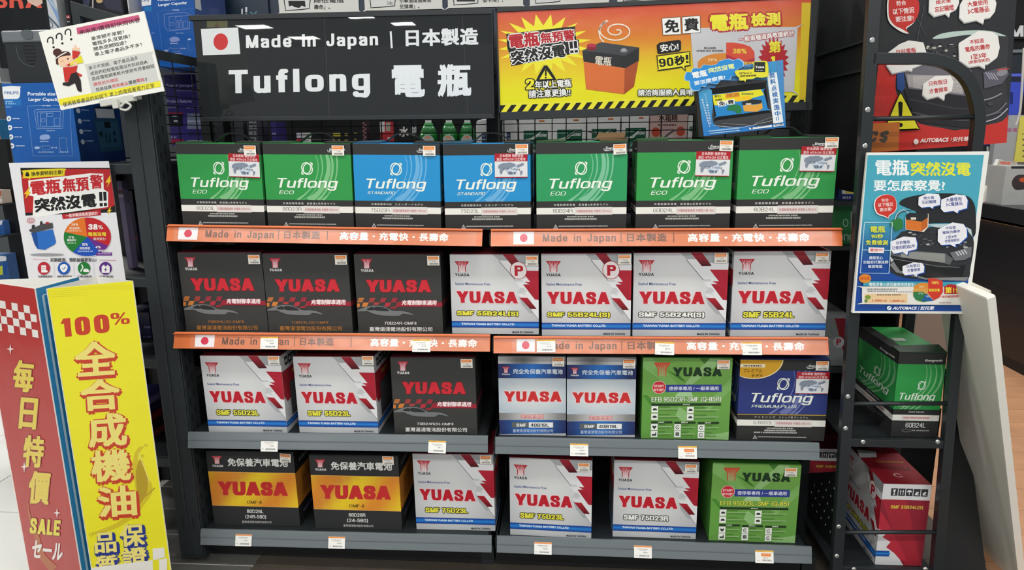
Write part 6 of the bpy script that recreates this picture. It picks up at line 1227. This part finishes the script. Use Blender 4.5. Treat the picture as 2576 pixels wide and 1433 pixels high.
bubble(A, [(612, 740), (720, 697), (820, 705), (832, 760), (826, 800), (780, 812), (640, 838), (612, 800)], [(715, 825), (760, 815), (750, 850)], '#ecebf0', '#1c4c9e', dx=9, dy=7); A.text('目前電瓶', 660, 738, 112, 26, NV, .02, rot=-6); A.text('已使用超過2年', 626, 778, 190, 30, NV, .02, rot=-6)
bubble(A, [(712, 940), (800, 908), (870, 912), (890, 940), (886, 990), (850, 1000), (730, 1015), (712, 990)], [(800, 1008), (835, 1003), (828, 1026)], '#ecebf0', '#1c4c9e', dx=9, dy=7); A.text('只有假日', 742, 930, 108, 26, NV, .02, rot=-6); A.text('才會開車', 748, 964, 108, 26, NV, .02, rot=-6)
A.poly(catmull([(476, 440), (500, 380), (570, 352), (640, 370), (666, 430), (655, 490), (605, 530), (598, 550), (560, 535), (500, 510)], 4, True), '#ece8e6'); A.poly(catmull([(486, 440), (506, 384), (575, 354), (640, 372), (662, 430), (650, 488), (600, 525), (596, 545), (566, 528), (508, 505)], 4, True), '#cc3a30')
A.text('符合', 538, 388, 60, 28, '#f2dcd8', .02, rot=-4); A.text('以下情況', 510, 425, 122, 32, '#f2dcd8', .02, rot=-4); A.text('要注意!', 524, 464, 100, 30, '#f2dcd8', .02, rot=-4)
# plain battery and clamp
A.line(catmull([(650, 560), (670, 510), (720, 478), (765, 510)], 5), 6, '#d8d4d4'); A.line(catmull([(660, 560), (690, 505), (800, 480), (860, 505)], 5), 6, '#3a3a3c')
A.poly([(608, 575), (680, 545), (712, 560), (715, 625), (690, 640), (650, 655), (640, 620), (615, 610)], '#2f7a3c')
A.poly([(735, 540), (925, 510), (922, 620), (885, 660), (735, 640)], '#e8ddd0'); A.poly([(738, 558), (868, 572), (866, 655), (738, 638)], '#d8742c'); A.poly([(868, 572), (918, 530), (915, 618), (866, 655)], '#c06428'); A.poly([(738, 522), (770, 502), (920, 514), (918, 540), (868, 575), (738, 558)], '#2a2b2d'); A.rect(778, 540, 822, 560, '#d9d3c8')
# left information box
A.poly([(400, 580), (625, 582), (598, 998), (366, 998)], '#2a68a8') if False else None
A.line([(400, 582), (628, 582), (600, 998), (366, 996), (400, 582)], 7, '#bcdcec'); A.line([(382, 806), (612, 810)], 6, '#bcdcec')
A.text('電瓶', 448, 612, 122, 52, '#e0e03c', .03); A.text('90秒', 455, 676, 98, 36, '#e0e03c', .03); A.text('免費檢測', 412, 725, 178, 42, '#e0e03c', .03)
A.poly([(433, 785), (562, 788), (558, 832), (432, 830)], '#efe9ea'); A.text('實施中!', 445, 794, 105, 26, '#d0403c', .02)
A.text('請您安心', 438, 858, 112, 26, '#e4ecf4', .02); A.text('交給安托華技師', 388, 892, 206, 28, '#e4ecf4', .02); A.text('檢測電瓶', 428, 928, 118, 26, '#e4ecf4', .02)
# bottom panel
A.poly([(392, 1060), (1215, 1068), (1205, 1110), (388, 1100)], '#3f9cb0'); A.poly(catmull([(388, 1105), (1200, 1110), (1208, 1120), (1196, 1245), (1185, 1256), (395, 1248), (380, 1236), (380, 1115)], 2, True), '#e6e4dc'); A.ell(404, 1040, 50, 37, '#e08a2c', 24); A.text('要注意!', 368, 1026, 78, 24, '#c4402c', .02)
A.text('電瓶沒電の狀況最常突然發生!', 436, 1072, 378, 30, '#dff0f2', .03, rot=.5); A.micro(418, 1122, 250, 9, '#5a5a5c', 1); A.micro(425, 1138, 240, 9, '#5a5a5c', 2); A.micro(675, 1145, 110, 8, '#8a8a8c', 3)
A.rect(400, 1165, 750, 1240, '#ecca9c'); A.ell(427, 1192, 24, 18, '#7a9a3c', 14); A.ell(412, 1222, 14, 14, '#6a8a4c', 12); A.micro(500, 1168, 200, 10, '#7a6a50', 4); A.text('1,300', 462, 1212, 78, 18, '#cc4434', .03); A.text('元起', 545, 1214, 36, 14, '#cc4434', .02); A.text('1,500', 612, 1214, 74, 18, '#cc4434', .03); A.text('元起', 690, 1216, 36, 14, '#cc4434', .02)
A.ell(880, 1155, 86, 76, '#d9a04c', 30); A.poly([(798, 1148), (878, 1148), (960, 1220), (880, 1232), (820, 1215), (798, 1185)], '#2f7a48'); A.ell(805+75, 1120, 80, 46, '#dd8c34', 24, 0, 180, 360); A.poly([(862, 1222), (905, 1160), (965, 1222)], '#1f5a9e'); A.poly([(920, 1035), (985, 1040), (1038, 1062), (1040, 1150), (1010, 1195), (965, 1218), (918, 1160)], '#cf3a2c')
A.text('~38%', 948, 1062, 58, 22, '#e8d45c', .2); A.text('電瓶沒電', 924, 1122, 90, 24, '#ecd83c', .03); A.text('~26%', 845, 1098, 40, 16, '#f0dcb0', .16); A.text('~17%', 838, 1155, 38, 14, '#cfe4d4', .16); A.text('~15%', 900, 1178, 34, 14, '#cfd8ec', .16)
A.poly([(1050, 1105), (1090, 1085), (1230, 1100), (1235, 1150), (1215, 1165), (1050, 1165)], '#b3242c'); A.text('第1位', 1058, 1108, 138, 50, '#ecd83c', .04); A.text('一般車輛道路救援統計', 1010, 1178, 225, 20, '#cf5a54', .02, rot=-2); A.micro(1010, 1232, 100, 8, '#b08a84', 2)
A.ell(600, 1280, 20, 17, '#dfe8f4', 16); A.line([(588, 1290), (612, 1268)], 5, '#1c4c9e'); A.text('AUTOBACS', 626, 1268, 202, 25, '#e8eef6', .05, .3); A.line([(836, 1298), (846, 1262)], 3, '#e8eef6'); A.text('安托華', 852, 1264, 118, 32, '#e8eef6', .035, .25)
A.build('printed_face', B, INKG)
# upper poster behind the rack
U, w_, h_ = hang('film_poster', 'black and red glossy poster of a car with raised bonnet behind the ladder rack', 'poster', (2190, 384), (2532, 359), (2212, -30), .14)
bx('sheet', M_BLACK, 0, w_, .0004, .002, 0, h_, U)
A = art_on(U, w_, h_, 2050, 0, 3.4125); A.bg('#2e3032')
A.poly([(470, 530), (700, 530), (700, 720), (760, 830), (900, 1060), (1200, 1120), (1300, 1105), (1660, 1030), (1660, 1240), (470, 1330)], '#c4352f'); A.poly([(1600, 920), (1660, 900), (1660, 1240), (1500, 1240), (1440, 1070)], '#c4352f')
A.poly(catmull([(1000, 340), (1080, 285), (1250, 262), (1450, 262), (1600, 300), (1660, 330), (1640, 700), (1650, 1000), (1440, 1080), (1300, 1110), (900, 1060), (780, 900), (700, 800), (700, 640), (760, 600), (900, 560), (960, 420)], 4, True), '#38393d')
A.poly(catmull([(1010, 330), (1100, 285), (1300, 262), (1500, 265), (1640, 310), (1500, 300), (1300, 300), (1100, 330)], 4, True), '#b9ccc4')
r_ = random.Random(5)
for i in range(60): x, y = 960+r_.random()*300, 370+r_.random()*190; A.ell(x, y, 5+r_.random()*16, 3+r_.random()*9, ('#5a5a58', '#17181a', '#a9a99c', '#3c3c3c', '#d0cfc4')[i % 5], 8)
A.poly([(760, 600), (940, 560), (1340, 600), (1345, 830), (1200, 815), (800, 760)], '#6e6b74'); A.poly([(785, 640), (1270, 655), (1270, 810), (800, 745)], '#a49fa0')
for i in range(12): A.line([(840, 655+i*9), (1255, 668+i*11)], 2.5, '#dcd6d0')
A.poly([(700, 620), (760, 600), (770, 760), (740, 790), (700, 760)], '#2f4c86'); A.poly([(760, 760), (1340, 830), (1340, 1100), (900, 1050), (800, 900)], '#2a2a2e'); A.line(catmull([(800, 850), (1000, 890), (1200, 930), (1340, 935)], 5), 6, '#4c4c52'); A.line(catmull([(830, 960), (1000, 1000), (1300, 1030), (1600, 960)], 5), 10, '#55545c')
A.poly([(1440, 620), (1640, 570), (1660, 640), (1600, 720), (1450, 760)], '#5c5a66'); A.ell(1600, 625, 50, 26, '#8a8890', 20, -15); A.line([(1560, 600), (1660, 590)], 10, '#c44a3c'); [A.line([(1460+i*22, 620+i*2), (1500+i*22, 680+i*2)], 9, '#a4a2b0') for i in range(4)]
A.line(catmull([(1440, 860), (1520, 840), (1600, 800)], 4), 12, '#8c8a92'); A.line(catmull([(1440, 1000), (1560, 960), (1640, 880)], 4), 14, '#6c6a76'); A.line(catmull([(1440, 1050), (1560, 1010), (1650, 930)], 4), 10, '#b0aeb8'); A.ell(1500, 890, 26, 18, '#46454c', 16)
A.line([(935, 50), (870, 350)], 4, '#5c6064'); A.line([(880, 175), (950, 310)], 3, '#54585c')
def bub(P, tail, lines, c='#ebe9e4', e='#a9a7a8'):
    A.poly([(x-6, y+12) for x, y in P], e); A.poly([(x-4, y+10) for x, y in tail], e); A.poly(P, c); A.poly(tail, c)
    for t, x, y, w2, h2 in lines: A.text(t, x, y, w2, h2, '#c03038', .03, rot=-8)
bub([(980, -60), (1230, -60), (1232, 30), (1210, 80), (1160, 105), (1020, 142), (975, 100)], [(1105, 110), (1160, 95), (1148, 148)], [('熄火後', 1030, 5, 130, 36), ('忘記關燈', 1020, 62, 165, 48)])
bub([(1240, 40), (1300, -60), (1520, -60), (1552, 30), (1540, 100), (1500, 150), (1280, 195), (1235, 150)], [(1370, 170), (1450, 150), (1440, 205)], [('大量使用', 1300, 20, 175, 44), ('3C電器品', 1302, 78, 185, 48)])
bub([(1230, 370), (1400, 265), (1520, 278), (1565, 310), (1580, 410), (1560, 490), (1480, 550), (1320, 575), (1235, 520)], [(1390, 555), (1450, 530), (1455, 590)], [('不知道', 1318, 345, 125, 40), ('電瓶的壽命', 1280, 405, 215, 46), ('1至3年', 1330, 468, 135, 46), ('(依使用狀況)', 1310, 522, 185, 34)])
bub([(612, 460), (720, 380), (800, 348), (925, 365), (950, 450), (950, 540), (900, 560), (800, 600), (660, 630), (612, 560)], [(780, 600), (830, 580), (832, 612)], [('目前電瓶', 690, 430, 170, 46), ('已使用超過2年', 640, 510, 280, 46)])
bub([(925, 720), (1030, 650), (1160, 648), (1182, 700), (1170, 780), (1100, 812), (960, 850), (918, 810)], [(1050, 825), (1110, 805), (1105, 860)], [('只有假日', 965, 700, 160, 42), ('才會開車', 972, 765, 160, 42)])
A.poly(catmull([(612, 90), (625, -20), (700, -60), (820, -60), (880, 10), (885, 110), (840, 200), (780, 250), (800, 288), (760, 285), (700, 255), (630, 190)], 4, True), '#ece8e4'); A.poly(catmull([(626, 85), (635, -20), (700, -60), (820, -60), (882, 10), (885, 110), (845, 190), (775, 240), (800, 285), (740, 250), (680, 220), (635, 160)], 4, True), '#c8352f')
A.text('符合', 690, 12, 85, 42, '#f2e2de', .03, rot=-5); A.text('以下情況', 660, 78, 185, 52, '#f2e2de', .03, rot=-5); A.text('要注意!', 684, 145, 155, 48, '#f2e2de', .03, rot=-5)
A.poly(catmull([(730, 808), (748, 815), (885, 1085), (875, 1112), (600, 1125), (590, 1095), (710, 820)], 3, True), '#1c1c1c'); A.poly(catmull([(730, 818), (744, 824), (876, 1088), (866, 1102), (608, 1112), (602, 1095), (716, 826)], 3, True), '#e3dc34'); A.poly([(708, 880), (725, 870), (748, 880), (742, 1000), (728, 1030), (714, 1000)], K_); A.ell(730, 1072, 18, 18, K_)
A.ell(862, 1215, 22, 24, '#ecdcd8', 18); A.text('AUTOBACS', 892, 1188, 250, 36, '#ecdcd8', .045, .3, rot=-2); A.line([(1158, 1210), (1166, 1180)], 4, '#ecdcd8'); A.text('安托華', 1172, 1176, 145, 40, '#ecdcd8', .03, .2, rot=-2)
A.build('printed_face', U, INKG)
for k in (.1, .85): MB().box(w_*k, w_*k+.014, .002, .012, h_-.05, h_-.02).build('tape', M_CLEAR, U)
H_, w_, h_ = hang('hanging_sign', 'orange sign with dark slanted letters behind the rack post', 'sign', (2178, 383), (2260, 378), (2180, 312), .06)
bx('board', plain('#b8682a', .5), 0, w_, .0004, .004, 0, h_, H_)
A = art_on(H_, w_, h_, 2050, 0, 3.4125); A.bg('#b9692c'); A.text('~cs', 455, 1120, 180, 105, '#4a4038', .24, .25); A.build('printed_face', H_, INKG)
# ------------------------------------------------------------------ second unit seen in the gap between gondola and ladder rack
EU = thing('end_unit', 'black shelf unit in the gap between the main shelves and the ladder rack', 'shelving', (0, 0, FL))
xa, xb = 1.862, 2.06; Yu = .28
bx('back_sheet', M_BLACK, xa, xb+.02, Yu+.30, Yu+.31, 0, 1.95, EU); bx('side_sheet', M_BLACK, xb+.012, xb+.02, Yu+.0, Yu+.30, 0, 1.30, EU)
def zat(y, px=2090, Y=Yu): return at(px, y, Y).z
for y in (506, 618, 925): z = zat(y); bx('shelf', M_STEELD, xa-.014, xb+.01, Yu-.01, Yu+.30, z-FL-.012, z-FL-.001, EU)
zl = zat(1290)
bx('shelf', M_STEELD, xa-.014, xb+.01, Yu-.01, Yu+.30, zl-FL-.012, zl-FL-.001, EU)
pp = MB().prism([(-.0, .10), (.27, .06), (.27, .21), (.05, .33), (0, .36)], 'x', 1.852, 1.856).build('perforated_bracket', M_BLACK, EU)
mb = MB(); r_ = random.Random(2)
for j in range(5):
    for i in range(6):
        y_, z_ = .03+i*.036+(j % 2)*.018, .13+j*.034
        if z_ < .34-y_*.6 and z_ > .09: mb.box(1.8512, 1.852, y_, y_+.004, z_, z_+.005)
tag(mb.build('perforation_dots', plain('#b9c0c4', .5), pp), kind='stuff')  # pale dots painted for the lit floor showing through the holes
goods('battery_carton', 'darkened green carton with white lettering in the gap left of the ladder rack', 'carton', (2080, 505), (2158, 614), Yu+.02, .2, '#1d6b3a', lambda A: (A.text('~Tuflong', 2062, 583, 88, 28, '#9fc4aa', .14), A.ring(2127, 560, 6, 9, 2, '#9fc4aa'), A.rect(2140, 532, 2146, 575, '#8a8c88')), (0, 0, 1), zbot=zat(618)+.0005, group='dim goods in the gap beside the ladder rack')  # green and lettering darkened in colour for the shade of the gap
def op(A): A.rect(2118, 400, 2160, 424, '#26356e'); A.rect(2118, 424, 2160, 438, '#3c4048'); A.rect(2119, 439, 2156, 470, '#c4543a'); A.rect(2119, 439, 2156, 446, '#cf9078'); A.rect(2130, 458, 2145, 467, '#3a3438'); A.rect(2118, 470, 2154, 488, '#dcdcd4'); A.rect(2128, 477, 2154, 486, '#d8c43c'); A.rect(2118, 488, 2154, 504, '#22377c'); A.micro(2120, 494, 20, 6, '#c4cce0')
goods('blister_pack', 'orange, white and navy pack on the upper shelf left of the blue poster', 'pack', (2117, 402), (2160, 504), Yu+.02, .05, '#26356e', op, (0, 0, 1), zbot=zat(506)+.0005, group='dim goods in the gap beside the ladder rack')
goods('battery_carton', 'darkened silver and red carton on the mid shelf of the gap', 'carton', (2078, 800), (2140, 915), Yu+.02, .24, '#7d7f82', lambda A: (A.poly([(2100, 800), (2140, 800), (2140, 900), (2120, 880)], '#7a1c28'), A.ell(2110, 860, 14, 14, '#9c9ea0'), A.text('~P', 2104, 852, 12, 16, '#8c2430', .24)), (0, 0, 1), zbot=zat(925)+.0005, group='dim goods in the gap beside the ladder rack')  # silver and red darkened in colour, as standing in the dark
a, b, c, d = at(2036, 1128, Yu+.01), at(2124, 1128, Yu+.01), 0, 0
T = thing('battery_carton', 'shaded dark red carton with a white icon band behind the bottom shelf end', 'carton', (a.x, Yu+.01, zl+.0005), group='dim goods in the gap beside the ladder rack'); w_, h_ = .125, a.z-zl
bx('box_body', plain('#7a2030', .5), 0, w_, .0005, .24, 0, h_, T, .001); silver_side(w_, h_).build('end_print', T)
# ------------------------------------------------------------------ leaning foam boards
zt_ = .95; P0, Q0 = atz(2372, 691, zt_), atz(2503, 745, zt_); Qb = atz(2582, 1480, FL+.002); Pb = Qb+(P0-Q0)
def slab(name, label, P0, Q0, Pb, Qb, th, m, cat='board'):
    n = (Q0-P0).cross(Pb-P0).normalized()
    if n.y > 0: n = -n
    o = MB().hexa([Pb, Qb, Qb-n*th, Pb-n*th, P0, Q0, Q0-n*th, P0-n*th]).build(name, m, None, .002); return tag(o, label, cat)
M_FOAM = mat('scuffed_cream_board', '#ece9db', .7, 0, var=.08, bscale=5, bump=.3)
slab('foam_board', 'large scuffed cream foam board leaning behind the ladder rack', P0, Q0, Pb, Qb, .018, M_FOAM)
off = Vector((.045, .10, -.0)); 
slab('foam_board', 'second cream foam board tucked behind the scuffed one', P0+off+Vector((0, 0, .0)), Q0+off*.6, Pb+off, Qb+off*.6, .012, mat('cream_board', '#c9c5b6', .7, 0, var=.06, bscale=4, bump=.2))
a, b, c = at(2312, 760, 1.25), at(2398, 760, 1.25), at(2312, 945, 1.25)
T = bx('brown_panel', mat('taupe_panel', '#8d7e74', .7, bump=.2), 0, b.x-a.x, 0, .02, 0, a.z+.4-FL); T.location = (a.x, 1.25, FL); tag(T, 'plain taupe panel standing on the floor behind the rack', 'panel')
bl_, br_ = atz(2352, 1462, FL+.002), atz(2486, 1470, FL+.002); tl_2, tr_2 = at(2378, 925, .27), at(2421, 985, .20)
n_ = Vector((.1, .99, 0)).normalized()*.008
o = MB().hexa([bl_, br_, br_+n_, bl_+n_, tl_2, tr_2, tr_2+n_, tl_2+n_]).build('black_board', M_BLACK, None, .001); tag(o, 'thin black board leaning between the ladder rack and the cream foam board', 'board')
# ------------------------------------------------------------------ counter and things on the right
CX = 3.47
CT = thing('counter', 'long black counter with a warm light strip under its ledge', 'counter', (0, 0, FL)); zc = at(2576, 522, 1.9).z-FL
def xz(px, py, X=CX):
    d = ray(px, py); return CP+d*((X-CP.x)/d.x)
zc = xz(2560, 522).z-FL; z2_ = xz(2560, 560).z-FL; z3_ = xz(2560, 740).z-FL
bx('counter_body', mat('black_laminate', '#1c1c1f', .35, bump=.1), CX, CX+.6, .9, 4.3, 0, z2_-.02, CT, .002); bx('counter_top', mat('black_counter_top', '#232326', .3, bump=.1), CX-.035, CX+.6, .88, 4.3, z2_, zc, CT, .003)
bx('groove', M_BLACK, CX-.001, CX, .9, 4.3, z3_, z3_+.008, CT); bx('toe_kick', M_BLACK, CX-.002, CX, .9, 4.3, .0, .05, CT)
l = lamp('ledge_strip_lamp', CX-.012, 2.2, z2_+FL-.012, .02, 2.4, 1.1, (1, .5, .22), (0, R(25), 0))
YT = 1.6
ztop = zc+FL
def ongoods(label, name, cat, tl, br, X, col, art=None, depth=.1):
    pass
L_, w_, h_ = hang('leaflet_holder', 'tilted holder with colourful leaflets standing on the counter behind the blue poster', 'holder', (2466, 507), (2516, 521), (2512, 400), 2.35)
bx('holder_body', M_WHITE, 0, w_, .0004, .03, 0, h_, L_, .002)
A = art_on(L_, w_, h_, 2400, 0, 2.557); A.bg('#d8d4ca'); A.clip = False
A.poly([(290, 1030), (410, 1040), (395, 1075), (275, 1065)], '#a99c90'); A.text('NEWS', 300, 1038, 60, 18, '#c8403c', .04, rot=4); A.poly([(270, 1075), (370, 1085), (340, 1200), (235, 1195)], '#b4c4cc'); A.poly([(300, 1105), (360, 1095), (345, 1150), (285, 1150)], '#c6c184'); A.poly([(220, 1215), (300, 1205), (310, 1260), (215, 1265)], '#c9948a'); A.ell(262, 1240, 24, 20, '#8a8a90'); A.micro(195, 1295, 45, 10, '#cf5a50', 1)
A.build('printed_face', L_, INKG)
goods('grey_case', 'light grey case with an orange and black tool picture at the right edge', 'case', (2532, 418), (2600, 520), 2.2, .2, '#a9aaa8', lambda A: (A.rect(2544, 412, 2580, 424, '#2a2c2e'), A.poly(catmull([(2546, 455), (2560, 440), (2590, 444), (2590, 470), (2560, 478), (2548, 470)], 4, True), '#3a3032'), A.ell(2574, 452, 10, 6, '#c4542c')), (0, 0, 1), zbot=ztop)
goods('yellow_leaflet', 'yellow price leaflet hanging on the pale board at the right edge', 'leaflet', (2568, 292), (2640, 407), 2.985, .01, '#d8cc5c', lambda A: (A.ell(2582, 312, 8, 8, '#e8dc2c'), [A.micro(2572, 335+i*14, 40, 4, '#5a5440', i) for i in range(5)]), (0, 0, 1))
WS = thing('wall_display', 'dark wall display with a white lettered header behind the counter', 'display', (0, 0, FL)); Yw = 3.3
a, b = at(2440, 28, Yw), at(2700, 28, Yw); z1w = at(2560, 118, Yw).z-FL
bx('display_panel', M_BLACK, a.x-.8, b.x+.3, Yw, Yw+.3, ztop-FL, a.z-FL, WS); bx('header_ledge', mat('ledge_grey', '#7d8488', .4), a.x-.8, b.x+.3, Yw-.04, Yw, z1w-.01-.03, z1w-.02, WS); bx('top_board', plain('#b9bcba', .6), a.x-.8, b.x+.3, Yw-.02, Yw+.3, a.z-FL, a.z-FL+.5, WS)
T = thing('lettering_sign', 'black header strip with white capital letters at the top right', 'sign', (0, 0, 0)); a, b = at(2535, 98, Yw-.03), at(2640, 98, Yw-.03); place(T, a, b); bx('strip', M_BLACK, 0, (b-a).length, .0004, .006, 0, .26, T)
A = art_on(T, (b-a).length, .26, 0, 0, 1); A.text('~MA', 2539, 64, 74, 28, '#e9ecec', .2); A.build('printed_face', T, INKG)
goods('blue_screen_box', 'deep blue product box on the dark wall display at the right', 'box', (2538, 185), (2568, 282), Yw-.22, .18, '#3c50c4', lambda A: (A.rect(2538, 185, 2568, 192, '#5a6ad8'), A.rect(2538, 192, 2568, 206, '#20263c'), A.rect(2541, 232, 2548, 262, '#1c2a6c')), (0, 0, 1), zbot=ztop)
goods('glass_carton', 'dark grey carton above the blue product box', 'box', (2536, 132), (2600, 184), Yw-.02, .015, '#2a3038', None, zbot=at(2540, 184, Yw-.02).z)
goods('pale_display', 'pale speckled display board behind the leaflets', 'board', (2512, 290), (2640, 470), 3.0, .05, '#a3a4a6', lambda A: A.micro(2532, 322, 30, 10, '#a46a84'), (0, 0, 1), zbot=ztop)
goods('pegged_tools', 'dark pegboard with small white-capped tools behind the leaflets', 'board', (2450, 365), (2512, 500), 3.1, .05, '#2c3033', lambda A: (A.rect(2482, 368, 2487, 385, '#e4e6e6'), A.rect(2482, 392, 2487, 400, '#e4e6e6'), A.rect(2499, 368, 2503, 385, '#e4e6e6'), A.rect(2499, 390, 2503, 400, '#e4e6e6'), A.micro(2470, 445, 30, 8, '#7a7c80'), A.micro(2468, 458, 36, 6, '#8c8e92', 2)), (0, 0, 1), zbot=ztop)
MB_ = MB().tube(catmull([at(2576, 120, 2.2), at(2572, 200, 2.2), at(2566, 280, 2.2), at(2556, 315, 2.2)], 5), .006, 8).build('white_cable', plain('#a8a6a0', .5)); tag(MB_, 'pale cable hanging down at the right edge', 'cable')
for o_ in [o for o in COL.objects if o.name == 'foam_board']:
    me = MB(); n_ = (Q0-P0).cross(Pb-P0).normalized(); n_ = -n_ if n_.y > 0 else n_
    e_ = (Q0-P0).normalized()
    k_ = [Qb, Qb+e_*.003, Qb+e_*.003-n_*.018, Qb-n_*.018, Q0, Q0+e_*.003, Q0+e_*.003-n_*.018, Q0-n_*.018]
    ed = me.hexa(k_).build('cut_edge', mat('white_cut_edge', '#efede4', .7, bump=.4, bscale=60), o_)
    me = MB(); me.hexa([P0, Q0, Q0-n_*.018, P0-n_*.018, P0+Vector((0, 0, .003)), Q0+Vector((0, 0, .003)), Q0-n_*.018+Vector((0, 0, .003)), P0-n_*.018+Vector((0, 0, .003))]).build('cut_edge', bpy.data.materials['white_cut_edge'], o_)
